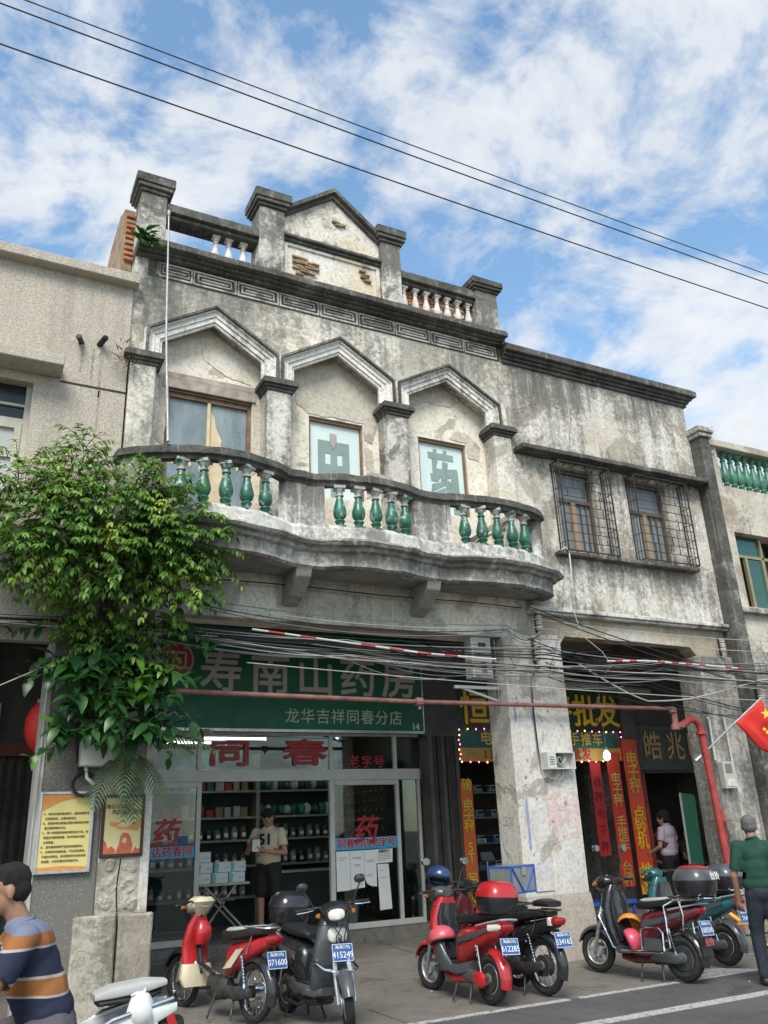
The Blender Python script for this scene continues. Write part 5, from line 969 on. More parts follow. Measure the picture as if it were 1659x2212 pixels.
# faded marks on the column: red brush character and blue strokes
mk = simple('faded_red_stencil', (.56, .42, .38), .9, var=.2, sc=20); bk_ = simple('faded_blue_marker', (.24, .28, .48), .9, var=.3, sc=20)
cm_ = [o for o in bpy.data.objects if o.name.startswith('column') and o.type == 'MESH' and o.parent == mb_][0]
text('利', .62, mk, mb_, (7.46, 9.4385, 1.72), bold=.02, depth=.0005, name='stencil_character')
for (x, z0, z1, w) in ((6.87, 1.35, 2.0, .03), (6.83, 2.95, 3.2, .02), (7.10, 2.9, 3.15, .015), (6.86, 3.25, 3.3, .03)): q = MB(); q.prism([(x, z0), (x+w, z0+.03), (x+w*.8, z1), (x-.005, z1-.04)], 9.4235, 9.4245); q.build('marker_stroke', bk_, mb_)
text('90', .26, simple('very_faded_blue', (.50, .50, .58), .9), mb_, (7.02, 9.4245, 1.12), depth=.0005, name='marker_stroke', shear=.2); text('正店', .13, simple('grey_stamp', (.42, .38, .35), .9), mb_, (6.757, 9.70, 1.7), rot=Matrix.Rotation(R(-90), 4, 'Z') @ FRONT, depth=.0005, name='stencil_character')
for i in range(16):
    x, z = rnd.uniform(6.85, 7.7), rnd.uniform(1.2, 3.9); q = MB(); r_ = rnd.uniform(.008, .022); q.prism([(x+r_*math.cos(a)*rnd.uniform(.6, 1.2), z+r_*math.sin(a)*rnd.uniform(.8, 1.6)) for a in [k*1.05 for k in range(6)]], 9.422, 9.426 if x < 7.2 else 9.4395); q.build('chip', M['rcol'], mb_)

# ================================================================== pipes
pp = thing('red_fire_pipe', (9.6, 9.3, 3.2), 'long dusty red pipe across the fronts ending in a bright red standpipe', 'pipe')
q = MB(); q.tube([(1.75, 9.30, 3.19), (5.28, 9.30, 3.155), (9.58, 9.30, 3.175)], .030, 10); q.build('main', M['pipe'], pp, smooth=True)
q = MB(); q.tube([(9.58, 9.30, 3.175), (9.62, 9.30, 3.15), (9.60, 9.28, 3.0), (9.56, 9.27, 2.90)], .045, 10); q.build('elbow', M['pipe'], pp, smooth=True)
for c in ((9.60, 9.30, 3.15), (9.57, 9.27, 2.90), (9.70, 9.28, 2.93)): q = MB(); q.lathe(c, [(.05, -.04), (.065, -.03), (.065, .03), (.05, .04)], 12); q.build('coupling', M['pipe'], pp, smooth=True)
q = MB(); q.tube([(9.58, 9.27, 2.90), (9.72, 9.28, 2.94), (9.92, 9.30, 3.02), (10.02, 9.30, 3.02), (10.09, 9.30, 2.96), (10.11, 9.30, 2.86), (10.16, 9.30, 2.0), (10.19, 9.30, 1.1), (10.21, 9.30, .1)], .052, 12); q.build('standpipe', M['pipered'], pp, smooth=True)
q = MB(); q.lathe((10.11, 9.30, 2.80), [(.06, 0), (.08, .01), (.08, .05), (.06, .06)], 12); q.build('flange', M['pipered'], pp, smooth=True)
q = MB(); q.box(10.16, 10.42, 9.26, 9.45, 1.58, 1.60); q.box(10.36, 10.40, 9.40, 9.46, 1.35, 1.75); q.build('bracket', M['pipered'], pp)
q = MB(); q.lathe((5.28, 9.30, 3.155), [(.045, -.05), (.055, -.04), (.055, .04), (.045, .05)], 10, 'x'); q.tube([(5.28, 9.30, 3.13), (5.28, 9.29, 3.06)], .02, 6); q.build('clamp', M['pipe'], pp)
mt = thing('meter', (10.65, 9.4, 2.0), 'grey plastic electricity meter on the right column', 'meter')
q = MB(); q.box(10.50, 10.73, 9.34, 9.459, 2.03, 2.42); q.build('case', simple('meter_plastic', (.42, .41, .35), .4, dirt=.2), mt, bevel=.012); q = MB(); q.box(10.53, 10.66, 9.332, 9.3395, 2.26, 2.39); q.build('window', M['grey'], mt); q = MB(); q.box(10.53, 10.70, 9.332, 9.3395, 2.07, 2.17); q.build('terminal', M['porc'], mt)
for (pts, lab) in (([(10.42, 9.42, 3.06), (10.44, 9.42, 3.08), (10.46, 9.42, 3.04), (10.44, 9.42, 2.45)], 'short white conduit above the meter'), ([(10.78, 9.42, 3.12), (10.80, 9.42, 2.6), (10.80, 9.42, 2.04), (10.73, 9.42, 2.03)], 'long white conduit running down beside the meter')):
    q = MB(); q.tube(pts, .016, 8); tag(q.build('conduit', M['pvc']), lab, 'conduit')
sw = thing('yellowed_switch', (11.4, 9.2, 1.9), 'small yellowed switch plate on the far right pilaster', 'switch')
q = MB(); q.box(11.32, 11.44, 9.225, 9.259, 1.90, 2.06); q.build('plate', simple('yellowed_plastic', (.62, .62, .42), .5), sw, bevel=.008); q = MB(); q.box(11.35, 11.41, 9.218, 9.2245, 1.98, 2.03); q.build('rocker', simple('amber', (.55, .38, .12), .5), sw)
wb = thing('white_box', (11.45, 9.2, 2.2), 'white square box on the pilaster at the right picture edge', 'box'); q = MB(); q.box(11.40, 11.515, 9.19, 9.259, 2.18, 2.34); q.build('case', M['paper'], wb, bevel=.008); q = MB(); q.lathe((11.45, 9.19, 2.26), [(.008, 0), (.008, .004)], 8, 'y'); q.build('screw', M['black'], wb)
# flag
fl = thing('national_flag', (10.2, 8.9, 2.5), 'red flag with yellow stars on a slanted pole by the right column', 'flag')
q = MB(); q.tube([(10.10, 9.42, 2.47), (10.55, 9.07, 2.93), (10.93, 8.77, 3.30)], .016, 8); q.tube([(10.04, 9.44, 2.44), (10.18, 9.36, 2.55)], .034, 8); q.build('pole', M['steel'], fl)
q = MB(); NU, NV = 14, 12; gv = []
for i in range(NU+1):
    for j in range(NV+1):
        u, v = i/NU, j/NV                       # u along the pole from tip, v hanging down
        top = Vector((10.92, 8.77, 3.29)).lerp(Vector((10.57, 9.04, 2.95)), u); tip = Vector((11.05, 8.72, 2.44)).lerp(Vector((10.86, 8.86, 2.56)), u)
        pnt = top.lerp(tip, v); pnt += Vector((.30, -.6, 0)).normalized()*(.045*math.sin(u*9+v*2.0)*min(1, v*2.5))
        pnt.z -= .05*math.sin(math.pi*u)*v; gv.append(pnt)
q.add(gv, [(i*(NV+1)+j, (i+1)*(NV+1)+j, (i+1)*(NV+1)+j+1, i*(NV+1)+j+1) for i in range(NU) for j in range(NV)])
o = q.build('cloth', simple('red_flag_cloth', (.58, .025, .018), .7, var=.08), fl, smooth=True); so = o.modifiers.new('t', 'SOLIDIFY'); so.thickness = .003
def star(c, r, rot):
    c = Vector(c); q = MB(); n = Vector((-.42, -.88, .1)).normalized(); a = n.cross(Vector((0, 0, 1))).normalized(); b = a.cross(n)
    q.extr([c+(a*math.cos(k*math.pi/5+rot)+b*math.sin(k*math.pi/5+rot))*(r if k % 2 == 0 else r*.4) for k in range(10)], n*.004); q.build('star', M['yellow'], fl)
for c, r_, ro in (((10.985, 8.695, 3.05), .085, .3), ((11.03, 8.66, 2.86), .035, .8), ((10.92, 8.73, 2.83), .035, .2), ((10.94, 8.71, 2.78), .03, .5), ((10.965, 8.70, 2.80), .03, .9)): star((c[0]-.165, c[1]-.035, c[2]-.006), r_, ro)

# ================================================================== wires
def cable(pts, r, m, lab, sag=0.0, n=22, group='overhead cables', nm='cable'):
    P_ = [Vector(p) for p in pts]; out = []
    for a, b in zip(P_, P_[1:]):
        for i in range(n): t = i/n; p = a.lerp(b, t); p.z -= sag*4*t*(1-t); out.append(p)
    out.append(P_[-1]); q = MB(); q.tube(out, r, 6, caps=False)
    return tag(q.build(nm, m, smooth=True), lab, 'cable', group)
cable([(-14, 4.9, 7.35), (22, 4.9, 7.2)], .0065, M['wire'], 'lowest of the three thin wires across the sky', .45, 60, 'wires across the sky')
cable([(-14, 5.0, 7.95), (22, 5.0, 7.75)], .0065, M['wire'], 'middle of the three thin wires across the sky', .55, 60, 'wires across the sky')
cable([(-14, 5.08, 8.15), (22, 5.05, 7.95)], .0055, M['wire'], 'highest of the three thin wires across the sky', .55, 60, 'wires across the sky')
rw = random.Random(5); LB = 'cable in the bundle strung along the shop fronts'
for i in range(9):
    z = 3.90-.012*i; y = 9.08+rw.uniform(-.05, .05)
    cable([(-2, y, z+.03), (1.5, y+.02, z+rw.uniform(-.02, .02)), (7.25, y+.1, z-.02+rw.uniform(-.08, .08)), (11.5, y, z-.05+rw.uniform(-.07, .07)), (15, y, z)], rw.choice((.004, .006, .009)), rw.choice((M['wire'], M['wire'], M['wireg'])), LB, rw.uniform(.02, .10), 14)
for i in range(12):
    z = 3.74-.014*i; y = 9.02+rw.uniform(-.05, .05)
    cable([(2.2+rw.uniform(-.6, .4), y+.1, z+.12), (4.2, y, z+rw.uniform(-.09, .09)), (7.2, y+.1, z-.02+rw.uniform(-.05, .05)), (9.3, y, z+rw.uniform(-.11, .11)), (13, y, z-.02+rw.uniform(-.10, .10))], rw.choice((.004, .005, .008)), rw.choice((M['wire'], M['wireg'], M['wireg'], M['wirew'])), LB, rw.uniform(.01, .08), 12)
for k in range(4): cable([(2.4, 9.2, 4.22-.03*k), (6.7, 9.25, 4.23-.03*k), (7.35, 9.3, 4.2)], .006, (M['wireg'], M['wirew'], M['wire'], M['wireg'])[k], ('topmost', 'second', 'third', 'lowest')[k]+' of the thin wires sagging under the balcony', .08+.03*k, 14, 'wires under the balcony')
for k, (a, b) in enumerate((((7.05, 9.2, 4.52), (11.9, 9.0, 3.48)), ((7.10, 9.2, 4.45), (11.9, 9.05, 3.42)), ((7.0, 9.2, 4.05), (11.8, 9.05, 3.02)), ((7.15, 9.2, 3.95), (11.9, 9.05, 3.0)), ((7.3, 9.25, 3.75), (11.8, 9.0, 2.9)), ((7.36, 9.3, 3.55), (11.6, 9.0, 3.05)))):
    cable([a, b], .008 if k < 3 else .006, M['wire'], ('topmost', 'second', 'third', 'fourth', 'fifth', 'lowest')[k]+' of the dark wires slanting down past the right opening', .05+.02*k, 20, 'wires slanting to the right')
for k, (a, b, m) in enumerate((((2.95, 9.1, 3.50), (12, 9.0, 3.30), M['wirew']), ((2.6, 9.15, 3.70), (7.3, 9.2, 3.60), M['wirew']), ((7.2, 9.3, 4.37), (11.9, 9.15, 4.30), M['wirew']), ((7.2, 9.3, 4.25), (11.7, 9.2, 4.12), M['wirew']))): cable([a, b], .006, m, ('thin pale wire strung lowest across the right opening', 'thin pale wire across the pharmacy sign', 'upper pale wire under the belt course', 'lower pale wire under the belt course')[k], .05, 20, 'pale wires')
cable([(7.8, 9.15, 3.73), (8.5, 9.1, 3.38), (8.95, 9.1, 3.24), (9.8, 9.1, 3.30), (11.3, 9.05, 3.62), (12, 9.0, 3.74)], .011, M['wirew'], 'thick white cable drooping across the right opening', .01, 8, 'pale wires')
cable([(-1, 9.2, 2.7), (.42, 9.1, 3.15), (1.3, 9.15, 3.62)], .006, M['wirew'], 'pale wire rising from the left edge to the vine', .0, 10, 'pale wires')
cable([(-1.5, 9.05, 3.83), (2.6, 9.1, 3.78)], .007, M['wirew'], 'pale wire passing behind the vine at the left', .03, 20, 'pale wires')
cable([(8.6, 9.48, 8.1), (8.25, 9.46, 6.5), (8.0, 9.44, 5.2), (7.85, 9.44, 4.5), (7.6, 9.40, 3.9)], .004, M['wireg'], 'thin wire hanging down the stained wall beside the balcony', 0, 8, 'thin hanging wires')
cable([(8.05, 9.4, 4.55), (8.1, 9.35, 4.2), (8.35, 9.25, 3.95), (8.45, 9.2, 3.75), (8.3, 9.2, 3.62)], .007, M['wirew'], 'curl of white wire in front of the right opening', 0, 8, 'thin hanging wires')
for k in range(10):
    a = Vector((rw.uniform(2.6, 6.8), 9.1, rw.uniform(3.5, 3.9))); b = a+Vector((rw.uniform(1.2, 3.4), rw.uniform(-.1, .1), rw.uniform(-.28, .22)))
    cable([a, b], .004, rw.choice((M['wireg'], M['wirew'], M['wire'])), 'thin loose wire crossing the cable bundle', rw.uniform(.02, .12), 16, 'loose wires across the bundle')
for k in range(7):
    c = Vector((rw.choice((7.25, 7.3, 6.6, 11.1, 4.9, 8.4, 9.6))+rw.uniform(-.1, .1), 9.12, rw.uniform(3.55, 3.8))); q = MB(); q.tube([c+Vector((.05*math.sin(i*.9+k), .01*i, .04*math.cos(i*1.3)-.012*i)) for i in range(9)], .004, 5); tag(q.build('cable_tie', M['wire'], smooth=True), 'loose curl of thin wire tied to the cable bundle', 'cable', 'loose wires across the bundle')
# red and white striped sleeves on two cables
def striped(pts, r, lab, n):
    s = thing('striped_sleeve', pts[0], lab, 'cable sleeve'); P_ = [Vector(p) for p in pts]; L = sum((b-a).length for a, b in zip(P_, P_[1:])); ms = (simple('red_stripe', (.5, .05, .05), .6, dirt=.2), simple('white_stripe', (.60, .58, .52), .6, dirt=.2))
    def at(d):
        for a, b in zip(P_, P_[1:]):
            l = (b-a).length
            if d <= l+1e-6: return a.lerp(b, min(1, d/l))
            d -= l
        return P_[-1]
    for i in range(n): q = MB(); q.tube([at(L*i/n), at(L*(i+.5)/n), at(L*(i+1)/n-.001)], r, 8); q.build('stripe', ms[0] if i % 2 and i % 5 else ms[1], s)
striped([(2.98, 9.02, 3.87), (3.91, 9.0, 3.80), (5.2, 9.0, 3.71), (6.3, 9.0, 3.69)], .012, 'red and white striped cable sleeve before the pharmacy sign', 17); striped([(8.2, 9.0, 3.76), (8.9, 9.0, 3.80), (10.0, 8.98, 3.79), (10.9, 8.97, 3.77)], .014, 'red and white striped cable sleeve before the right opening', 20)
# pale pole against the facade
q = MB(); q.tube([(1.86, 8.80, 5.95), (1.825, 9.10, 7.6), (1.80, 9.28, 9.55)], [.017, .015, .011], 8); q.lathe((1.80, 9.28, 9.54), [(.018, 0), (.024, .02), (.024, .07), (.01, .09)], 8); tag(q.build('pole', simple('dull_grey_pole', (.33, .34, .34), .5, .2), smooth=True), 'long thin grey pole standing before the left window bay', 'pole')

# ================================================================== plants
def leaf_mesh(name, L, wd, mat, fold=.25, droop=.25, seg=3):
    vs, fs = [], []
    for i in range(seg+1):
        t = i/seg; w = wd*math.sin(math.pi*min(.98, t**.75*.97+.02)); z = -droop*L*t*t; vs += [(-w, t*L, z+fold*w), (0, t*L, z), (w, t*L, z+fold*w)]
    for i in range(seg): a = i*3; fs += [(a, a+1, a+4, a+3), (a+1, a+2, a+5, a+4)]
    me = bpy.data.meshes.new(name); me.from_pydata(vs, [], fs); me.materials.append(mat)
    for p in me.polygons: p.use_smooth = True
    return me
def leafmat(name, dark, light, rough=.4, young=None):
    t = NT(name); p = t.P(); n = t.noise(p, 3.0, 4, .6); oi = t.new('ShaderNodeObjectInfo').outputs['Random']; c = t.mix(t.ramp(t.math('ADD', t.math('MULTIPLY', n, .8), t.math('MULTIPLY', oi, .25)), (.38, 0.0), (.66, 1.0)), dark, light)
    if young: c = t.mix(t.ramp(t.noise(t.map(p, (1, 1, 1), (5, 2, 8)), 2.2, 3, .5), (.54, 0.0), (.68, 1.0)), c, young)
    t.out(c, rough, None, 0, .4); t.b.inputs['Subsurface Weight'].default_value = 0.0
    tr = t.new('ShaderNodeBsdfTranslucent'); s_ = t.mix(1.0, c, (.9, 1.0, .35), 'MULTIPLY'); t.l.new(s_, tr.inputs[0]); mx = t.new('ShaderNodeMixShader'); mx.inputs[0].default_value = .35
    t.l.new(t.b.outputs[0], mx.inputs[1]); t.l.new(tr.outputs[0], mx.inputs[2]); t.l.new(mx.outputs[0], t.n['Material Output'].inputs[0]); return t.m
lfs = leafmat('fig_leaf_small', (.065, .165, .025), (.21, .38, .055), .36, (.38, .50, .10)); lfb = leafmat('fig_leaf_large', (.016, .058, .022), (.045, .14, .035), .3, (.11, .28, .03)); lfp = leafmat('palm_leaf', (.04, .075, .035), (.09, .14, .06), .5)
bark = simple('fig_bark', (.10, .085, .065), .9, var=.4, sc=12, bump=.5)
tree = thing('fig_tree', (1.4, 9.3, 3.6), 'wild fig tree with dense small leaves growing out of the wall left of the balcony', 'tree')
tr_ = random.Random(11)
branches = []
root0 = Vector((1.42, 9.40, 3.70))
q = MB(); q.tube([(1.44, 9.42, 3.2), root0, (1.40, 9.28, 4.2), (1.36, 9.12, 4.7)], [.07, .085, .07, .05], 9); q.build('trunk', bark, tree, smooth=True)
tips = []
# ellipsoidal cloud of shoots: (centre, radii, number)
clouds = [((1.45, 9.2, 4.05), (.75, .18, .38), 60), ((1.5, 9.22, 3.5), (.6, .15, .3), 36), ((1.25, 8.92, 4.98), (.98, .55, .52), 140), ((.55, 8.95, 4.85), (.62, .45, .60), 70), ((1.98, 8.80, 4.80), (.52, .45, .50), 70), ((.95, 9.0, 5.48), (.34, .30, .26), 20), ((1.05, 8.75, 4.45), (.75, .5, .40), 60), ((2.05, 8.85, 4.30), (.38, .35, .40), 40), ((1.70, 8.88, 5.36), (.40, .30, .26), 24), ((.30, 9.0, 5.42), (.40, .3, .24), 16), ((.98, 9.05, 5.80), (.10, .10, .22), 7), ((2.42, 8.72, 4.70), (.18, .2, .2), 8), ((.1, 8.95, 4.6), (.35, .35, .45), 18)]
sv, sf_ = [], []; lead_parts = []
lme = leaf_mesh('leaf', .070, .0165, lfs); lv = [v.co.copy() for v in lme.vertices]; lf = [tuple(p.vertices) for p in lme.polygons]
def put(m):
    k = len(sv); sv.extend([m @ v for v in lv]); sf_.extend([tuple(i+k for i in f) for f in lf])
stems = MB()
for (c, r, n) in clouds:
    c = Vector(c)
    for _ in range(int(n*2.3)):
        d = Vector((tr_.gauss(0, 1), tr_.gauss(0, 1)-.35, tr_.gauss(0, 1))).normalized(); rad = tr_.uniform(.45, 1.0)**.6
        base = c+Vector((d.x*r[0], d.y*r[1], d.z*r[2]))*rad*.85
        if base.y > 9.38: base.y = 9.38-tr_.uniform(0, .2)
        g_ = (d*.6+Vector((0, -.35, .15))+Vector((tr_.uniform(-.3, .3), 0, tr_.uniform(-.3, .2)))).normalized(); L = tr_.uniform(.20, .36); pts = []
        for i in range(6): t = i/5; pts.append(base+g_*L*t+Vector((0, 0, -.32*L*t*t)))
        stems.tube(pts, [.006-.0008*i for i in range(6)], 4)
        for i in range(1, 6):
            for sgn in (-1, 1, 0) if i == 5 else (-1, 1):
                p = pts[i]; dd = (pts[i]-pts[i-1]).normalized(); side = dd.cross(Vector((0, 0, 1))); side = side.normalized() if side.length > .05 else Vector((1, 0, 0))
                f_ = (dd*tr_.uniform(.4, .8)+side*sgn*tr_.uniform(.6, 1.0)+Vector((0, 0, tr_.uniform(-.75, -.1)))).normalized(); x_ = f_.cross(Vector((tr_.uniform(-.3, .3), tr_.uniform(-.5, .1), 1))).normalized(); z_ = x_.cross(f_); s_ = tr_.uniform(.8, 1.45)
                m = Matrix(((x_.x, f_.x, z_.x, p.x), (x_.y, f_.y, z_.y, p.y), (x_.z, f_.z, z_.z, p.z), (0, 0, 0, 1))) @ Matrix.Scale(s_, 4)
                if p.y < 8.62 and len(lead_parts) < 290: lead_parts.append(m)
                else: put(m)
me = bpy.data.meshes.new('foliage'); me.from_pydata([tuple(v) for v in sv], [], sf_); me.materials.append(lfs)
for p in me.polygons: p.use_smooth = True
link('foliage', me, tree, kind='stuff')
stems.build('twigs', bark, tree, kind='stuff')
for m in lead_parts: o = link('leaf', lme, tree); o.matrix_basis = m
for _ in range(18):
    c = clouds[tr_.randrange(8)][0]; e = Vector(c)+Vector((tr_.uniform(-.3, .3), tr_.uniform(-.1, .2), tr_.uniform(-.3, .1))); s = Vector((1.38, 9.18, tr_.uniform(3.9, 4.6))); mid = s.lerp(e, .5)+Vector((0, -.05, .12))
    q = MB(); q.tube([s, s.lerp(mid, .5)+Vector((0, 0, .05)), mid, e], [.028, .022, .016, .008], 6); q.build('branch', bark, tree, smooth=True)
for k in range(14):
    x = tr_.uniform(1.0, 1.7); q = MB(); q.tube([(x, 9.35, 3.95), (x+tr_.uniform(-.1, .1), 9.34, 3.5), (x+tr_.uniform(-.15, .15), 9.37, 3.0), (x+tr_.uniform(-.2, .2), 9.40, 2.6)], [.012, .009, .006, .004], 5); q.build('aerial_root', bark, tree, smooth=True)
# big-leaved vine below
vine = thing('large_leaf_vine', (1.55, 9.3, 2.9), 'broad glossy-leaved fig sapling hanging below the small-leaved tree', 'plant')
bme_ = [leaf_mesh('leaf', .20, .052, lfb, .2, .3, 4), leaf_mesh('leaf', .15, .040, lfb, .25, .2, 4), leaf_mesh('leaf', .24, .056, lfb, .15, .35, 4)]
shoots = []
for _ in range(84):
    b = Vector((tr_.uniform(1.05, 2.0), tr_.uniform(8.95, 9.3), tr_.uniform(2.72, 3.5)))
    g_ = Vector((tr_.uniform(-.8, .8), -.55, tr_.uniform(-.5, .5))).normalized(); shoots.append((b, g_))
shoots += [(Vector((1.0, 9.2, 3.5)), Vector((-1, -.25, -.15)).normalized()), (Vector((.9, 9.15, 3.30)), Vector((-1, -.3, -.1)).normalized()), (Vector((1.15, 9.2, 2.62)), Vector((-.9, -.2, -.15)).normalized()), (Vector((2.1, 9.1, 3.0)), Vector((.8, -.3, -.4)).normalized()), (Vector((2.2, 9.0, 3.6)), Vector((.8, -.4, .1)).normalized()), (Vector((.8, 9.2, 3.78)), Vector((-1, -.2, 0)).normalized()), (Vector((2.25, 9.0, 3.9)), Vector((.5, -.3, -.6)).normalized()), (Vector((1.95, 9.1, 2.85)), Vector((.4, -.3, -.8)).normalized())]
for (b, g_) in shoots:
    L = tr_.uniform(.22, .42); pts = [b+g_*L*t+Vector((0, 0, -.25*L*t*t)) for t in (0, .33, .66, 1)]
    q = MB(); q.tube(pts, [.008, .007, .006, .004], 5); q.build('stem', bark, vine)
    for k in range(7):
        t = .15+.85*k/6; p = b+g_*L*t+Vector((0, 0, -.25*L*t*t)); az = k*2.4+tr_.uniform(-.4, .4); u_ = g_.orthogonal().normalized(); v_ = g_.cross(u_)
        f_ = (g_*.55+(u_*math.cos(az)+v_*math.sin(az))*.8+Vector((0, -.1, -.28))).normalized(); x_ = f_.cross(Vector((0, -.5, 1))).normalized(); z_ = x_.cross(f_)
        o = link('leaf', bme_[tr_.randrange(3)], vine); o.matrix_basis = Matrix(((x_.x, f_.x, z_.x, p.x), (x_.y, f_.y, z_.y, p.y), (x_.z, f_.z, z_.z, p.z), (0, 0, 0, 1))) @ Matrix.Scale(tr_.uniform(.6, 1.15), 4)
# small palm fronds
palm = thing('palm_seedling', (1.8, 9.3, 2.3), 'small palm with drooping feathery fronds over the posters', 'plant')
for (b, d, L) in (((1.70, 9.25, 2.66), (-.05, -.35, -.35), .50), ((1.78, 9.2, 2.5), (-.15, -.25, -.7), .48), ((1.82, 9.2, 2.50), (.35, -.4, -.45), .45), ((1.85, 9.2, 2.62), (.55, -.5, .12), .62), ((1.75, 9.2, 2.4), (.1, -.3, -.8), .42), ((1.95, 9.2, 2.66), (.6, -.35, .15), .7), ((1.6, 9.2, 2.48), (-.4, -.3, -.6), .42)):
    b, d = Vector(b), Vector(d).normalized(); pts = [b+d*L*t+Vector((0, 0, -.45*L*t*t)) for t in [i/9 for i in range(10)]]
    q = MB(); q.tube(pts, [.007-.0005*i for i in range(10)], 5); fr = q.build('frond', lfp, palm)
    q = MB()
    for i in range(15):
        t = .08+.9*i/14; k = min(8, int(t*9)); p = pts[k].lerp(pts[k+1], t*9-k); dd = (pts[k+1]-pts[k]).normalized(); side = dd.cross(Vector((0, -.6, 1))).normalized(); ll = .20*math.sin(math.pi*(t*.85+.12))+.03
        for s in (-1, 1):
            e = p+(side*s*.8+dd*.65+Vector((0, -.02, -.25))).normalized()*ll; w = dd*.0105; m = p.lerp(e, .5)+Vector((0, 0, .01)); q.add([p-w, p+w, m+w*1.2, e, m-w*1.2], [(0, 1, 2, 3, 4)])
    q.build('leaflets', lfp, fr, kind='stuff')
def tuft(name, loc, n, L, mat, lab, wd=.03, spread=1.0, dry=False):
    s = thing(name, loc, lab, 'plant'); lm2 = leaf_mesh('leaf', L, wd, mat, .2, .5)
    for i in range(n):
        a, el = tr_.uniform(0, 2*math.pi), tr_.uniform(-.5, 1.0); f_ = Vector((math.cos(a)*spread, -abs(math.sin(a))*spread, el)).normalized(); x_ = f_.cross(Vector((0, 0, 1))).normalized(); z_ = x_.cross(f_); p = Vector(loc)+Vector((tr_.uniform(-.1, .1), tr_.uniform(-.05, .05), tr_.uniform(-.1, .08)))
        o = link('leaf', lm2, s); o.matrix_basis = Matrix(((x_.x, f_.x, z_.x, p.x-loc[0]), (x_.y, f_.y, z_.y, p.y-loc[1]), (x_.z, f_.z, z_.z, p.z-loc[2]), (0, 0, 0, 1))) @ Matrix.Scale(tr_.uniform(.6, 1.2), 4); o.matrix_parent_inverse = Matrix()
drym = simple('dry_weed', (.16, .12, .07), .9, var=.4, sc=20)
tuft('parapet_weed', (1.50, 9.20, 9.02), 40, .20, lfb, 'leafy green sapling rooted in the left end of the cornice', .035)
tuft('dry_weed', (1.40, 9.38, 7.22), 46, .17, drym, 'dry brown weed on the joint between stucco and plaster', .006); tuft('dry_weed', (1.40, 9.38, 7.42), 20, .12, drym, 'smaller dry weed just above the brown weed on the joint', .006)
tuft('dry_weed', (11.62, 9.40, 8.15), 30, .22, drym, 'dry feathery weed on the cap of the grey pilaster', .005); tuft('dry_weed', (11.72, 9.44, 7.80), 30, .2, drym, 'dry weed hanging down right of the pilaster cap', .005)
# ================================================================== two-wheelers
def paint(name, col, rough=.30, var=.14, dirt=.30): return simple(name, col, rough, .0, var, 5, 0, .6, True, dirt)
PB = {'red': paint('red_paint', (.42, .018, .022)), 'cream': paint('cream_paint', (.62, .55, .38), .4), 'black': paint('black_paint', (.018, .019, .021), .25), 'maroon': paint('maroon_paint', (.10, .012, .018)), 'teal': paint('teal_paint', (.02, .11, .115)), 'grey': paint('graphite_paint', (.07, .075, .08), .4),
      'white': paint('white_paint', (.60, .61, .58), .35), 'yellow': paint('yellow_paint', (.62, .36, .02), .4), 'blue': paint('blue_paint', (.02, .10, .42), .4), 'silver': simple('silver_plastic', (.40, .41, .41), .35, .4, obj=True)}
M['seat'] = simple('black_seat_vinyl', (.018, .018, .018), .5, var=.3, sc=9, obj=True, bump=.1); M['seatgrey'] = simple('grey_seat_vinyl', (.40, .40, .38), .6, var=.1, obj=True); M['lamp'] = simple('headlamp_lens', (.60, .58, .50), .12, var=.1, obj=True, coat=.5); M['tail'] = simple('red_lens', (.30, .012, .012), .15, obj=True, coat=.5); M['amber'] = simple('amber_lens', (.34, .13, .025), .2, obj=True); M['plate'] = simple('blue_plate', (.03, .10, .28), .4, obj=True); M['mirror'] = simple('mirror_glass', (.65, .68, .7), .05, 1.0, obj=True); M['iron'] = simple('dirty_iron', (.06, .058, .055), .6, .5, var=.4, sc=14, obj=True)
def torus(mb, c, Rr, r, w=None, n=28, m=8, mi=0):
    c = Vector(c); w = w or r; vs, fs = [], []
    for i in range(n):
        a = 2*math.pi*i/n
        for j in range(m): b = 2*math.pi*j/m; q = Rr+r*math.cos(b); vs.append(c+Vector((q*math.cos(a), w*math.sin(b), q*math.sin(a))))
    for i in range(n):
        for j in range(m): fs.append((i*m+j, ((i+1) % n)*m+j, ((i+1) % n)*m+(j+1) % m, i*m+(j+1) % m))
    return mb.add(vs, fs, mi)
def fender_mb(c, Rr, a0, a1, w, n=14, drop=.03):
    mb = MB(); c = Vector(c); rings = []
    for i in range(n+1):
        a = a0+(a1-a0)*i/n; e = Vector((math.cos(a), 0, math.sin(a))); ww = w*(.75+.25*math.sin(math.pi*i/n))
        prof = [(-ww, -drop), (-ww*.8, 0), (-ww*.35, .018), (0, .024), (ww*.35, .018), (ww*.8, 0), (ww, -drop), (ww-.006, -drop), (ww*.76, -.008), (0, .014), (-ww*.76, -.008), (-ww+.006, -drop)]
        rings.append([c+e*(Rr+z)+Vector((0, y, 0)) for y, z in prof])
    mb.ring_loft(rings); return mb
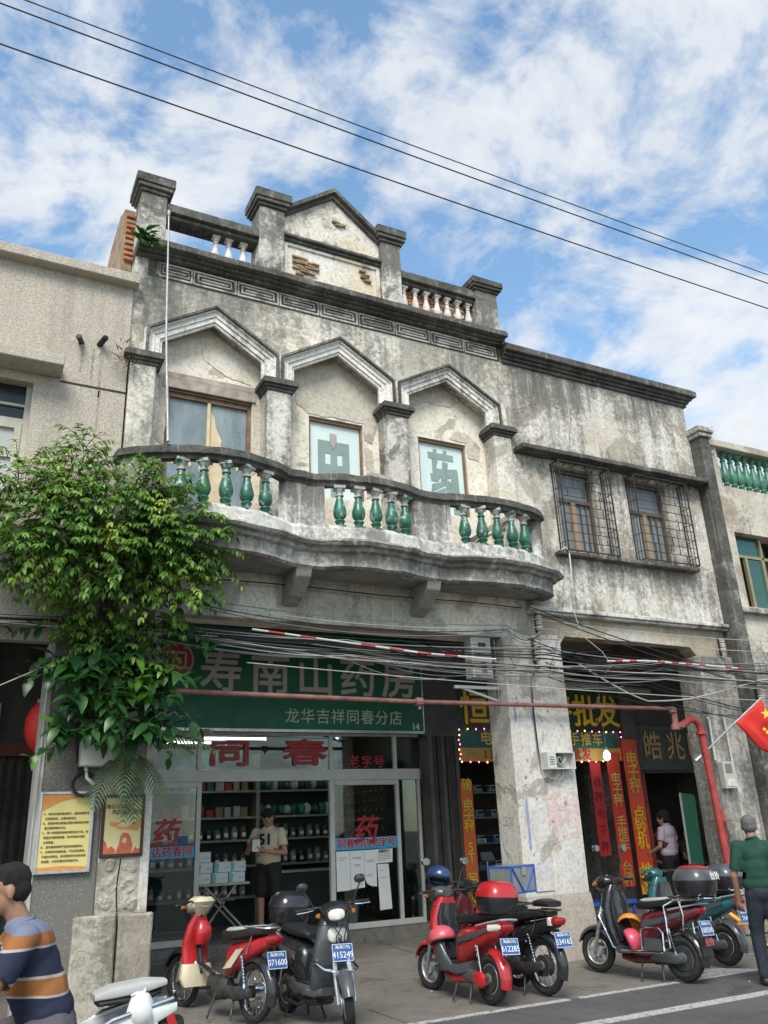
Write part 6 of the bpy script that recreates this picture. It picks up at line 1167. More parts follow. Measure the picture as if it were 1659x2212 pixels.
def wheel(parent, x, Rr, w, style, rimcol, S=None, hub=.05):
    t = MB(); torus(t, (x, 0, Rr), Rr-w*.95, w*.95, w)
    if S is not None: t.xf(S)
    o = t.build('wheel', M['rubber'], parent, True, local=True)
    def sub_(mb, nm, mt, sm=True):
        if S is not None: mb.xf(S)
        k = link(nm, mb.mesh(nm, mt, sm), o, True); return k
    r_in = Rr-w*1.9
    sub_(torus(MB(), (x, 0, Rr), r_in, .014, w*.62), 'rim', rimcol)
    sub_(MB().lathe((x, 0, Rr), [(hub, -.045), (hub, .045)], 18, 'y'), 'hub', M['iron'] if hub > .07 else rimcol)
    if hub > .07: sub_(MB().lathe((x, 0, Rr), [(hub*.45, -.06), (hub*.45, .06)], 14, 'y'), 'hub_cap', M['grey'])
    if style == 'alloy':
        for k in range(5): a = k*2*math.pi/5; sub_(MB().bar((x+hub*.8*math.cos(a), 0, Rr+hub*.8*math.sin(a)), (x+r_in*math.cos(a+.25), 0, Rr+r_in*math.sin(a+.25)), .022, .03, (0, 1, 0)), 'spoke', rimcol, False)
    else:
        for k in range(18): a = k*2*math.pi/18; s = 1 if k % 2 else -1; sub_(MB().tube([(x+hub*.9*math.cos(a), s*.03, Rr+hub*.9*math.sin(a)), (x+r_in*math.cos(a+.35*s), 0, Rr+r_in*math.sin(a+.35*s))], .0022, 4), 'spoke', M['chrome'], False)
    return o
def plate(parent, c, num, tilt, facing, sub='海口', w=.22):
    """blue licence plate; facing -1 rear, +1 front"""
    q = MB(); q.box(-w/2, w/2, -.004, .0, -.075, .075); rot = Matrix.Rotation(R(90) if facing > 0 else R(-90), 4, 'Z')
    Mx = Matrix.Translation(c) @ rot @ Matrix.Rotation(tilt, 4, 'X')
    o = link('number_plate', q.mesh('number_plate', M['plate']), parent, True); o.matrix_basis = Mx
    q = MB(); [q.box(*b) for b in ((-w/2+.004, w/2-.004, -.0055, -.0042, .067, .071), (-w/2+.004, w/2-.004, -.0055, -.0042, -.071, -.067), (-w/2+.004, -w/2+.008, -.0055, -.0042, -.067, .067), (w/2-.008, w/2-.004, -.0055, -.0042, -.067, .067))]
    link('border', q.mesh('border', M['paper']), o, True)
    for tx, s, z in ((num, .074, -.022), ('海(海口市)', .034, .042)): me = text_mesh(tx, s, M['paper'], bold=.004, depth=.001); k = link('digits', me, o, True); k.matrix_basis = Matrix.Translation((0, -.0065, z)) @ FRONT
    return o
def mirror(parent, base, d, S, col, up_=.2, r=(.055, .04)):
    b = Vector(base); e = b+Vector((-.02, d*.09, up_)); q = MB(); q.tube([b, b+Vector((.0, d*.04, up_*.5)), e], .008, 6); q.xf(S); st = q.build('mirror', M['black'], parent, local=True)
    q = MB(); q.sell([(-.018, 0, 0, r[0]*.4, r[1]*.4), (-.010, 0, 0, r[0]*.85, r[1]*.85), (0.0, 0, 0, r[0], r[1]), (.022, 0, 0, r[0]*.8, r[1]*.8), (.03, 0, 0, r[0]*.3, r[1]*.3)], 14, 2.3); q.xf(S @ Matrix.Translation(e+Vector((0, 0, .03)))); link('shell', q.mesh('shell', col, True), st, True)
    q = MB(); q.sell([(-.024, 0, 0, r[0]*.9, r[1]*.9), (-.019, 0, 0, r[0]*.9, r[1]*.9)], 14, 2.3); q.xf(S @ Matrix.Translation(e+Vector((0, 0, .03)))); link('glass', q.mesh('glass', M['mirror'], True), st, True)
def make_bike(label, pos, head, lean=.05, steer=0.0, wb=1.15, Rf=.215, Rr=.215, wf=.042, wr=.045, style='alloy', rear='alloy', body='red', shield='red', inner='black', fend='red', cowl='red', num='', plate_at='rear', seatm='seat', hub=.105, mirrors=True, moped=False, mirror_up=.2, name='electric_scooter', gcol='red', light=True, basket=False, seat2=False):
    b = thing(name, pos, label, 'scooter', 'two-wheelers parked by the shops', rz=head); b.rotation_euler = (lean, 0, head)
    c = lambda k: PB.get(k) or M[k]
    xf_, xr = wb/2, -wb/2; hx = xf_-.19; hz = .78
    S = Matrix.Translation((hx, 0, hz)) @ Matrix.Rotation(steer, 4, Vector((-.38, 0, 1)).normalized()) @ Matrix.Translation((-hx, 0, -hz))
    def add(nm, mb, mt, front=False, sm=True, par=None, bev=0):
        if front: mb.xf(S)
        return link(nm, mb.mesh(nm, mt, sm, bev), par or b, True)
    wheel(b, xf_, Rf, wf, style, M['chrome'] if style == 'spoke' else c('silver'), S, .06); wheel(b, xr, Rr, wr, rear, c('silver') if rear != 'spoke' else M['chrome'], None, hub)
    for s in (-1, 1):
        q = MB(); q.tube([(xf_, s*.075, Rf), (xf_-.08, s*.07, Rf+.24), (hx+.05, s*.05, hz-.14)], [.018, .024, .022], 8); add('fork', q, M['steel'] if s > 0 else M['steel'], True)
    add('front_fender', fender_mb((xf_, 0, Rf), Rf+.03, R(20), R(165), .07), c(fend), True)
    if moped: add('rear_fender', fender_mb((xr, 0, Rr), Rr+.03, R(40), R(200), .06), c('black'))
    else:
        q = fender_mb((xr, 0, Rr), Rr+.035, R(95), R(195), .075); add('rear_fender', q, c(fend if fend != 'cream' else 'grey'))
    # leg shield and steering column
    if not moped:
        q = MB(); q.sell([(.27, xf_-.40, 0, .05, .13), (.34, xf_-.36, 0, .07, .17), (.50, xf_-.30, 0, .07, .19), (.68, xf_-.265, 0, .075, .185), (.84, xf_-.27, 0, .08, .15), (.94, xf_-.29, 0, .06, .09)], 18, 3.0, axis='z'); lsh = add('leg_shield', q, c(shield))
        for z_, x_, w_, h_ in ((.50, xf_-.30, .0712, .1912), (.84, xf_-.27, .0812, .1512)): q = MB(); q.sell([(z_-.0025, x_, 0, w_, h_, 3.0), (z_+.0025, x_, 0, w_, h_, 3.0)], 18, axis='z'); add('panel_seam', q, c('black'), par=lsh)
        q = MB(); q.sell([(.36, xf_-.445, 0, .03, .13), (.55, xf_-.38, 0, .035, .15), (.75, xf_-.345, 0, .035, .145), (.88, xf_-.345, 0, .03, .10)], 16, 3.2, axis='z'); add('inner_shield', q, c(inner))
        q = MB(); q.sell([(xf_-.30, 0, .285, .09, .035), (xf_-.38, 0, .275, .15, .05), (xr+.40, 0, .275, .155, .055), (xr+.25, 0, .31, .12, .06)], 14, 4.0); add('floorboard', q, c('grey'))
        q = MB(); q.sell([(xf_-.40, 0, .20, .10, .035), (0, 0, .19, .12, .055), (xr+.24, 0, .22, .10, .06)], 12, 3.0); add('belly', q, c(body))
        q = MB(); q.sell([(xr+.50, 0, .42, .08, .14), (xr+.44, 0, .46, .125, .19), (xr+.28, 0, .53, .15, .165), (xr+.08, 0, .60, .15, .115), (xr-.10, 0, .655, .125, .085), (xr-.24, 0, .695, .085, .06), (xr-.29, 0, .71, .05, .035)], 18, 2.6); bo_ = add('rear_body', q, c(body))
        for (x_, z_, w_, h_) in ((xr+.28, .53, .1512, .1665), (xr-.10, .655, .1262, .0865)): q = MB(); q.sell([(x_-.0025, 0, z_, w_, h_, 2.6), (x_+.0025, 0, z_, w_, h_, 2.6)], 18); add('panel_seam', q, c('black'), par=bo_)
        q = MB(); q.tube([(xr+.05, -.15, .70), (xr-.12, -.14, .735), (xr-.30, -.10, .77), (xr-.33, 0, .775), (xr-.30, .10, .77), (xr-.12, .14, .735), (xr+.05, .15, .70)], .010, 8); add('grab_rail', q, c('silver'))
        q = MB(); q.box(xr+.36, xf_-.40, -.12, .12, .3305, .338); add('floor_mat', q, M['rubber'], sm=False)
        for s in (-1, 1):
            q = MB(); q.add([(xr+.40, s*.145, .50), (xr+.15, s*.158, .56), (xr-.12, s*.135, .66), (xr-.10, s*.138, .69), (xr+.16, s*.156, .62), (xr+.40, s*.14, .58)], [(0,1,2,3,4,5)]); q.extr([(xr+.38, s*.147, .52), (xr+.14, s*.160, .57), (xr+.10, s*.160, .60), (xr+.36, s*.147, .56)], (0, s*.006, 0)); add('side_trim', q, c('grey'), par=bo_, sm=False)
    else:
        q = MB(); q.tube([(hx-.02, 0, hz-.1), (hx-.12, 0, .42), (.0, 0, .33), (xr+.35, 0, .36), (xr+.22, 0, .62)], .03, 8); add('frame', q, c('black'))
        q = MB(); q.sell([(.30, hx-.06, 0, .03, .10), (.42, hx+.0, 0, .04, .15), (.60, hx+.02, 0, .04, .155), (.78, hx-.01, 0, .045, .12), (.88, hx-.02, 0, .04, .06)], 16, 2.8, axis='z'); add('leg_shield', q, c(shield))
        q = MB(); q.sell([(xr+.45, 0, .45, .05, .10), (xr+.38, 0, .50, .09, .14), (xr+.15, 0, .58, .10, .10), (xr-.12, 0, .66, .09, .065), (xr-.24, 0, .69, .07, .05)], 16, 2.6); add('rear_body', q, c(body))
        q = MB(); q.sell([(.12, 0, .26, .05, .09), (.0, 0, .24, .08, .11), (-.16, 0, .25, .08, .10), (-.22, 0, .26, .05, .07)], 12, 3.0); add('engine', q, M['iron'])
    for s in (-1, 1):
        q = MB(); q.tube([(xr+.02, s*.115, Rr+.03), (xr+.10, s*.115, .56)], .012, 8); add('shock', q, M['chrome'])
        q = MB(); q.tube([(xr+.025+.075*t+.0, s*.115+.022*math.cos(t*60), Rr+.07+.26*t+.022*math.sin(t*60)*.3) for t in [i/60 for i in range(61)]], .005, 5); add('spring', q, c('black'))
    q = MB(); q.sell([(xr+.36, .09, .24, .02, .05), (xr+.2, .095, .235, .03, .06), (xr+.02, .10, Rr, .03, .055), (xr-.06, .10, Rr, .02, .03)], 10, 2.6); add('swing_arm', q, c('grey') if not moped else M['iron'])
    # seat
    z0 = .745 if not moped else .72
    q = MB(); q.sell([(xr+.52, 0, z0-.03, .06, .03), (xr+.46, 0, z0-.005, .11, .05), (xr+.28, 0, z0, .13, .05), (xr+.12, 0, z0+.02, .135, .05), (xr-.06, 0, z0+.045, .125, .045), (xr-.17, 0, z0+.05, .08, .03)], 16, 3.0); st = add('seat', q, M['seat'])
    if seatm != 'seat': q = MB(); q.sell([(xr+.47, 0, z0+.02, .06, .028), (xr+.40, 0, z0+.03, .10, .034), (xr+.12, 0, z0+.05, .115, .034), (xr-.04, 0, z0+.07, .09, .03)], 16, 3.0); add('seat_cover', q, M[seatm], par=st)
    # steering head, bar, lamps
    q = MB(); q.tube([(hx+.03, 0, hz-.12), (hx-.06, 0, hz+.16)], .03, 10); add('steering_column', q, c('black'), True)
    q = MB(); q.sell([(hx-.12, 0, hz+.20, .07, .035), (hx-.07, 0, hz+.20, .13, .06), (hx+.0, 0, hz+.19, .14, .08), (hx+.07, 0, hz+.165, .11, .075), (hx+.115, 0, hz+.15, .06, .045)], 16, 2.5); add('handlebar_cowl', q, c(cowl), True)
    if light: q = MB(); q.sell([(hx+.085, 0, hz+.16, .085, .055), (hx+.115, 0, hz+.155, .075, .048), (hx+.13, 0, hz+.15, .045, .03)], 14, 2.4); add('headlight', q, M['lamp'], True)
    for s in (-1, 1):
        q = MB(); q.tube([(hx-.06, 0, hz+.20), (hx-.07, s*.16, hz+.225), (hx-.13, s*.30, hz+.215)], .011, 8); hb = add('handlebar', q, M['iron'], True)
        q = MB(); q.tube([(hx-.105, s*.235, hz+.22), (hx-.15, s*.35, hz+.212)], .017, 10); add('grip', q, M['black'], True, par=hb); q = MB(); q.tube([(hx-.05, s*.20, hz+.21), (hx-.03, s*.26, hz+.205), (hx-.08, s*.35, hz+.20)], .006, 6); add('lever', q, M['chrome'], True, par=hb)
        if mirrors: mirror(b, (hx-.08, s*.19, hz+.23), s, S, c('black') if gcol != 'chrome' else M['chrome'], mirror_up)
        q = MB(); q.sell([(hx+.02, s*.16, hz+.17, .02, .015), (hx+.05, s*.165, hz+.165, .025, .02), (hx+.07, s*.165, hz+.16, .012, .012)], 8); add('indicator', q, M['amber'], True)
    # cables, brake disc, pegs
    for s, e in ((-1, .05), (1, -.04), (1, .09)):
        q = MB(); q.tube([(hx-.05, s*.19, hz+.21), (hx+.06, s*.15, hz+.22+e*.4), (hx+.10, s*.08+e*.3, hz+.10), (hx+.06, e*.6, hz-.04), (hx+.02, e*.5, hz-.16)], .0055, 6); add('brake_cable', q, M['black'], True)
    q = MB(); q.lathe((xf_, -.055, Rf), [(.085, -.003), (.085, .003)], 20, 'y'); add('brake_disc', q, M['steel'], True); q = MB(); q.box(xf_-.10, xf_-.055, -.075, -.04, Rf+.02, Rf+.09); add('brake_caliper', q, M['iron'], True, bev=.006)
    for s in (-1, 1): q = MB(); q.tube([(-.02, s*.10, .25), (-.03, s*.22, .25)], .013, 8); add('foot_peg', q, M['black'])
    q = MB(); q.tube([(.02, -.09, .20), (-.12, -.12, .14), (xr+.20, -.13, .16)], .016, 8); add('under_tube', q, M['iron'])
    # tail
    q = MB(); q.sell([(xr-.235, 0, .70, .09, .045), (xr-.285, 0, .705, .075, .038), (xr-.30, 0, .708, .04, .02)], 12, 3.0); add('tail_light', q, M['tail'])
    q = MB(); q.bar((xr-.20, 0, .62), (xr-.29, 0, .50), .09, .012); add('plate_bracket', q, c('black'), sm=False)
    if num and plate_at == 'rear': plate(b, (xr-.305, 0, .535), num, R(-14), -1)
    elif num: plate(b, (xf_-.085, 0, .62), num, R(-14), 1)
    # stand
    q = MB(); q.tube([(-.08, .06, .22), (-.12, .17, .02), (-.15, .19, .012)], .011, 8); add('side_stand', q, M['iron'])
    for s in (-1, 1): q = MB(); q.tube([(xr+.24, s*.07, .20), (xr+.20, s*.13, .01)], .012, 6); add('centre_stand', q, M['iron'])
    return b, add, S, dict(xf=xf_, xr=xr, hx=hx, hz=hz)
def topbox(add, xc, z, w, d, h, lid, base, yaw=0.0):
    q = MB(); q.sell([(z, xc, 0, d*.80, w*.84), (z+h*.1, xc, 0, d*.9, w*.93), (z+h*.45, xc, 0, d, w), (z+h*.50, xc, 0, d, w)], 20, 3.4, axis='z'); o = add('top_box', q, base)
    q = MB(); q.sell([(z+h*.51, xc, 0, d*1.02, w*1.02), (z+h*.62, xc, 0, d*1.01, w*1.01), (z+h*.84, xc, 0, d*.86, w*.88), (z+h*.96, xc, 0, d*.6, w*.66), (z+h, xc, 0, d*.25, w*.3)], 20, 3.2, axis='z'); add('lid', q, lid, par=o)
    return o
def rack(add, xr, z, L, w, m):
    q = MB(); q.tube([(xr+.10, -w, z), (xr-L, -w, z), (xr-L-.04, -w*.6, z), (xr-L-.04, w*.6, z), (xr-L, w, z), (xr+.10, w, z)], .009, 8); o = add('rack', q, m)
    for k in (-.5, 0, .5): q = MB(); q.tube([(xr+.05, w*k, z), (xr-L-.035, w*k, z)], .006, 6); add('rack_bar', q, m, par=o)
    for s in (-1, 1): q = MB(); q.tube([(xr-.05, s*w*.9, z), (xr+.02, s*.12, z-.22)], .008, 6); add('rack_stay', q, m, par=o)
def hd(dx, dy): return math.atan2(dy, dx)
def helmet(name, loc, col, lab, rot=(0, 0, 0), visor=True):
    h = thing(name, loc, lab, 'helmet'); h.rotation_euler = rot
    q = MB(); n = 18; rings = []
    for i in range(9):
        a = R(-18+i*13.4); rr = .135*math.cos(a); rings.append([Vector((rr*1.12*math.cos(2*math.pi*k/n), rr*math.sin(2*math.pi*k/n), .125*math.sin(a)+.04)) for k in range(n)])
    q.ring_loft(rings, False, True); o = link('shell', q.mesh('shell', col, True), h, True); so = o.modifiers.new('t', 'SOLIDIFY'); so.thickness = .008
    q = MB(); torus(q, (0, 0, 0), .13, .008, .008, 20, 6); q.xf(Matrix.Rotation(R(90), 4, 'X')); link('trim', q.mesh('trim', M['black'], True), h, True)
    if visor:
        q = MB(); rings = []
        for i in range(5):
            z = -.02+i*.03; rings.append([Vector((.155*math.cos(a), .145*math.sin(a), z)) for a in [R(-60+12*k) for k in range(11)]])
        q.add([v for r in rings for v in r], [(i*11+k, i*11+k+1, (i+1)*11+k+1, (i+1)*11+k) for i in range(4) for k in range(10)]); link('visor', q.mesh('visor', simple('smoked_visor', (.03, .05, .12), .1, obj=True), True), h, True)
    return h

# A: red and cream moped, back to the street
A, add, S, g = make_bike('red and cream moped with spoked wheels nearest the left stone column', (2.69, 9.08, .045), hd(-.38, 1.24), .06, .12, 1.27, .255, .255, .034, .036, 'spoke', 'spoke', 'red', 'red', 'red', 'black', 'cream', '071600', 'rear', 'seatgrey', .07, False, True, name='moped')
q = MB(); q.sell([(.22, g['hx']-.06, 0, .05, .15), (.30, g['hx']-.05, 0, .06, .19), (.42, g['hx']-.03, 0, .05, .165)], 14, 3.0, axis='z'); add('lower_fairing', q, PB['cream'])
q = MB(); q.sell([(.60, g['hx']-.10, 0, .05, .07), (.68, g['hx']-.12, 0, .07, .09), (.76, g['hx']-.11, 0, .07, .085), (.82, g['hx']-.09, 0, .04, .05)], 14, 2.4, axis='z'); add('glove_pod', q, PB['red'])
q = MB(); q.sell([(.86, g['hx']-.03, 0, .03, .05), (.94, g['hx']-.06, 0, .05, .10), (1.0, g['hx']-.08, 0, .07, .14), (1.04, g['hx']-.08, 0, .05, .09)], 14, 2.4, axis='z'); add('dash_cowl', q, PB['cream'], True)
for s in (-1, 1): q = MB(); q.extr([(g['xr']+.42, s*.095, .42), (g['xr']+.20, s*.108, .60), (g['xr']+.08, s*.105, .62), (g['xr']+.28, s*.10, .44)], (0, s*.006, 0)); add('decal', q, PB['cream'], sm=False)
rack(add, g['xr'], .80, .22, .10, M['chrome'])
# B: black scooter facing the street
B, add, S, g = make_bike('black scooter facing the street with its plate on the front', (3.42, 8.32, .01), hd(.10, -1.08), -.05, -.42, 1.16, .225, .215, .042, .046, 'alloy', 'alloy', 'black', 'grey', 'black', 'grey', 'black', '415249', 'front', 'seat', .09, True, False, .16)
q = MB(); q.sell([(g['xf']-.20, 0, .76, .10, .07), (g['xf']-.17, 0, .755, .095, .065), (g['xf']-.155, 0, .75, .07, .045)], 14, 3.0); add('nose_lamp', q, M['lamp'])
q = MB(); q.tube([(g['xf']-.26, -.20, .54), (g['xf']-.10, -.17, .49), (g['xf']-.03, -.08, .47), (g['xf']-.02, 0, .465), (g['xf']-.03, .08, .47), (g['xf']-.10, .17, .49), (g['xf']-.26, .20, .54)], .013, 8); add('bumper', q, M['chrome'])
topbox(add, g['xr']-.06, .80, .19, .19, .30, PB['black'], PB['black'])
# C: red scooter with red top box
Cc, add, S, g = make_bike('shiny red scooter with a red and black top box left of the white column', (5.11, 8.47, .01), hd(-.06, 1.08), .07, .10, 1.10, .225, .225, .042, .05, 'alloy', 'alloy', 'red', 'red', 'black', 'red', 'grey', '612285', 'rear', 'seat', .115, True, False, .26)
topbox(add, g['xr']-.12, .82, .19, .19, .30, PB['red'], PB['black'])
for s in (-1, 1):
    q = MB(); q.sell([(g['xf']-.36, s*.17, .52, .02, .03), (g['xf']-.40, s*.18, .45, .03, .13), (g['xf']-.52, s*.165, .33, .025, .09), (g['xf']-.62, s*.15, .28, .02, .04)], 12, 2.6); add('side_fairing', q, PB['grey'])
    q = MB(); q.sell([(g['xr']-.13, s*.10, .69, .045, .04), (g['xr']-.22, s*.075, .70, .04, .036), (g['xr']-.27, s*.06, .705, .02, .02)], 10, 2.4); add('rear_indicator', q, M['lamp'])
q = MB(); q.sell([(g['xr']+.14, .12, .22, .02, .05), (g['xr']+.06, .125, .22, .035, .075), (g['xr']-.02, .125, .22, .035, .07), (g['xr']-.06, .12, .22, .02, .04)], 12, 2.4); add('motor_cover', q, PB['red'])
helmet('helmet', (5.02, 8.62, .52), simple('pink_helmet', (.55, .09, .12), .35, coat=.4), 'pink helmet resting on the footboard of the red scooter', (.3, .2, 2.4), False)
helmet('helmet', (5.22, 8.98, 1.10), simple('navy_helmet', (.02, .05, .12), .25, coat=.5), 'dark blue helmet hanging on the handlebar of the red scooter', (.4, .1, 1.9))
# D: black moped with tool box bike behind
D, add, S, g = make_bike('old black moped with a spoked rear wheel before the white column', (5.78, 8.52, .01), hd(-.10, 1.10), .03, .0, 1.14, .275, .275, .036, .04, 'spoke', 'spoke', 'black', 'red', 'black', 'black', 'black', '334165', 'rear', 'seat', .10, False, True, name='moped')
rack(add, g['xr'], .80, .20, .10, M['iron'])
q = MB(); q.sell([(g['xr']+.02, 0, .86, .10, .03), (g['xr']-.08, 0, .87, .12, .04), (g['xr']-.22, 0, .86, .10, .03)], 12, 3.4); add('rear_pad', q, M['seat'])
for s in (-1, 1): q = MB(); q.box(g['xr']-.24, g['xr']-.20, s*.08-.03, s*.08+.03, .66, .74); add('rear_indicator', q, M['lamp'], bev=.006)
G, add, S, g = make_bike('dark red moped standing nearest the white column behind the black moped', (5.80, 9.02, .03), hd(-.05, 1.1), .02, -.2, 1.14, .26, .26, .036, .04, 'spoke', 'spoke', 'maroon', 'maroon', 'black', 'maroon', 'black', '106', 'rear', 'seat', .09, False, True, name='moped')
rack(add, g['xr'], .82, .22, .12, M['iron'])
tx = thing('tool_case', (5.95, 8.55, .94), 'aluminium case with blue corner bands strapped on the dark red moped', 'case', rz=hd(-.05, 1.1)-R(90)+.25)
q = MB(); q.box(-.22, .22, -.15, .15, 0, .29); link('shell', q.mesh('shell', simple('aluminium_sheet', (.30, .31, .30), .4, .5, obj=True)), tx, True)
q = MB(); t_ = .022
for y in (-.151, .151):
    for z in (.0, .29-t_): q.box(-.222, .222, y-.004, y+.004, z, z+t_)
    for x in (-.222, .2): q.box(x, x+t_, y-.004, y+.004, t_, .29-t_)
    q.bar((-.20, y-math.copysign(.0, y)+math.copysign(.002, y), .27), (-.02, y+math.copysign(.002, y), .02), .008, .03, (0, 1, 0)); q.bar((.20, y+math.copysign(.002, y), .27), (.02, y+math.copysign(.002, y), .02), .008, .03, (0, 1, 0))
for x in (-.221, .221):
    for z in (.0, .29-t_): q.box(x-.004, x+.004, -.146, .146, z, z+t_)
link('band', q.mesh('band', PB['blue']), tx, True)
q = MB(); q.box(-.03, .03, -.168, -.156, .19, .27); link('latch', q.mesh('latch', M['steel']), tx, True)
# E: black and maroon delivery scooter with side bars
E_, add, S, g = make_bike('black and maroon scooter with chrome crash bars and a black top box', (7.29, 8.14, .01), hd(-.23, 1.11), .06, .06, 1.15, .225, .23, .045, .06, 'alloy', 'alloy', 'maroon', 'black', 'black', 'black', 'black', '169590', 'rear', 'seatgrey', .12, True, False, .30)
for s in (-1, 1):
    q = MB(); q.tube([(g['xf']-.22, s*.16, .70), (g['xf']-.24, s*.24, .60), (g['xf']-.42, s*.26, .30), (g['xf']-.55, s*.26, .27), (g['xr']+.10, s*.26, .29), (g['xr']+.0, s*.25, .34), (g['xr']+.02, s*.24, .62), (g['xr']+.06, s*.20, .74), (g['xr']-.05, s*.16, .80), (g['xr']-.36, s*.16, .82)], .013, 8); add('crash_bar', q, M['chrome'])
    q = MB(); q.tube([(g['xr']+.34, s*.27, .29), (g['xr']+.34, s*.27, .50), (g['xr']+.30, s*.27, .52), (g['xr']+.10, s*.27, .52), (g['xr']+.06, s*.27, .48), (g['xr']+.06, s*.27, .30)], .010, 8); add('foot_guard', q, M['chrome']); q = MB(); q.box(g['xr']+.09, g['xr']+.31, s*.265-.004, s*.265+.004, .31, .42); add('guard_plate', q, PB['grey'], sm=False)
    q = MB(); q.tube([(g['xr']-.10, s*.15, .82), (g['xr']-.13, s*.14, .66), (g['xr']-.12, s*.14, .50)], .010, 8); add('rack_stay', q, M['chrome'])
rack(add, g['xr']-.08, .83, .34, .15, M['chrome']); bx_ = topbox(add, g['xr']-.24, .85, .21, .20, .30, PB['grey'], PB['black'])
q = MB(); q.sell([(1.12, g['xr']-.24, 0, .16, .17), (1.15, g['xr']-.24, 0, .10, .11), (1.155, g['xr']-.24, 0, .03, .04)], 16, 3, axis='z'); add('red_panel', q, PB['red'], par=bx_)
me = text_mesh('台铃', .09, M['paper'], bold=.02, depth=.001); k = link('lettering', me, bx_, True); k.matrix_basis = Matrix.Translation((g['xr']-.437, -.08, 1.045)) @ Matrix.Rotation(R(-90), 4, 'Z') @ Matrix.Rotation(R(-14), 4, 'X') @ FRONT
q = MB(); q.prism([(-.10, .02), (-.08, .0), (-.06, .03), (-.04, .0), (-.02, .03), (0, .0), (.02, .03), (.04, .0), (.06, .03), (.08, .0), (.10, .02), (.085, .20), (-.085, .20)], -.004, .004); q.xf(Matrix.Translation((g['xr']-.30, 0, .25)) @ Matrix.Rotation(R(-90), 4, 'Z') @ Matrix.Rotation(R(-12), 4, 'X')); mf = add('mud_flap', q, M['black'], sm=False)
me = text_mesh('台铃', .085, PB['red'], bold=.03, depth=.001); k = link('lettering', me, mf, True); k.matrix_basis = Matrix.Translation((g['xr']-.325, 0, .40)) @ Matrix.Rotation(R(-90), 4, 'Z') @ Matrix.Rotation(R(-12), 4, 'X') @ FRONT
helmet('helmet', (7.27, 8.22, .50), simple('orange_helmet', (.62, .24, .02), .4), 'orange helmet hanging inside the leg shield of the delivery scooter', (1.0, .3, 2.2), False)
helmet('helmet', (7.14, 8.12, .37), simple('rose_helmet', (.55, .07, .11), .35, coat=.4), 'rose helmet with blue visor on the footboard of the delivery scooter', (1.2, .2, .8))
# F: teal scooter with black top box
F_, add, S, g = make_bike('teal scooter with a dark top box beside the delivery scooter', (8.40, 8.55, .02), hd(-.15, 1.12), .06, .2, 1.15, .215, .225, .044, .055, 'alloy', 'alloy', 'teal', 'teal', 'black', 'grey', 'teal', '7648', 'rear', 'seat', .115, False, False, .2)
topbox(add, g['xr']-.10, .82, .20, .20, .28, PB['grey'], PB['black'])
rack(add, g['xr'], .815, .26, .13, M['chrome']); 
for s in (-1, 1): q = MB(); q.tube([(g['xr']+.30, s*.20, .80), (g['xr']+.22, s*.24, .60), (g['xr']+.15, s*.24, .42), (g['xr']+.25, s*.23, .38), (g['xr']+.45, s*.22, .38)], .011, 8); add('foot_bar', q, M['chrome'])
helmet('helmet', (8.23, 8.22, .86), simple('coral_helmet', (.60, .10, .08), .4), 'coral helmet on the seat of the teal scooter', (0, .1, 1.0), False)
# yellow shared bicycle behind the walker
yb = thing('bicycle', (9.45, 8.75, .03), 'yellow bicycle half hidden behind the man in the green shirt', 'bicycle', rz=hd(-.55, .85))
wheel(yb, .52, .31, .022, 'spoke', PB['yellow']); wheel(yb, -.52, .31, .022, 'spoke', PB['yellow'])
for nm, pts, r_ in (('frame', [(.40, 0, .86), (.36, 0, .72), (-.12, 0, .34)], .03), ('seat_tube', [(-.10, 0, .30), (-.22, 0, .80)], .022), ('chain_stay', [(-.10, 0, .30), (-.52, .05, .31), (-.2, .03, .70)], .014), ('fork', [(.40, 0, .86), (.46, .05, .6), (.52, .05, .31)], .018), ('stem', [(.40, 0, .86), (.37, 0, 1.02)], .016), ('handlebar', [(.30, -.28, 1.06), (.37, -.1, 1.02), (.37, .1, 1.02), (.30, .28, 1.06)], .012)): q = MB(); q.tube(pts, r_, 8); link(nm, q.mesh(nm, PB['yellow'] if nm not in ('handlebar', 'stem') else M['black'], True), yb, True)
link('front_fender', fender_mb((.52, 0, .31), .33, R(30), R(150), .03).mesh('front_fender', PB['yellow'], True), yb, True); link('rear_fender', fender_mb((-.52, 0, .31), .33, R(60), R(190), .03).mesh('rear_fender', PB['yellow'], True), yb, True)
q = MB(); q.sell([(-.36, 0, .84, .07, .02), (-.28, 0, .85, .08, .03), (-.14, 0, .85, .03, .02)], 12); link('saddle', q.mesh('saddle', M['seat'], True), yb, True)
# stall goods outside the scale shop
cr = thing('blue_crate_stand', (9.3, 11.3, .15), 'low blue platform stand before the red banners', 'stand')
q = MB(); q.box(8.95, 10.15, 11.2, 11.7, .42, .48); q.build('top', PB['blue'], cr, bevel=.01); 
for x in (9.0, 10.1):
    for y in (11.25, 11.65): q = MB(); q.box(x-.02, x+.02, y-.02, y+.02, .14, .42); q.build('leg', PB['blue'], cr)

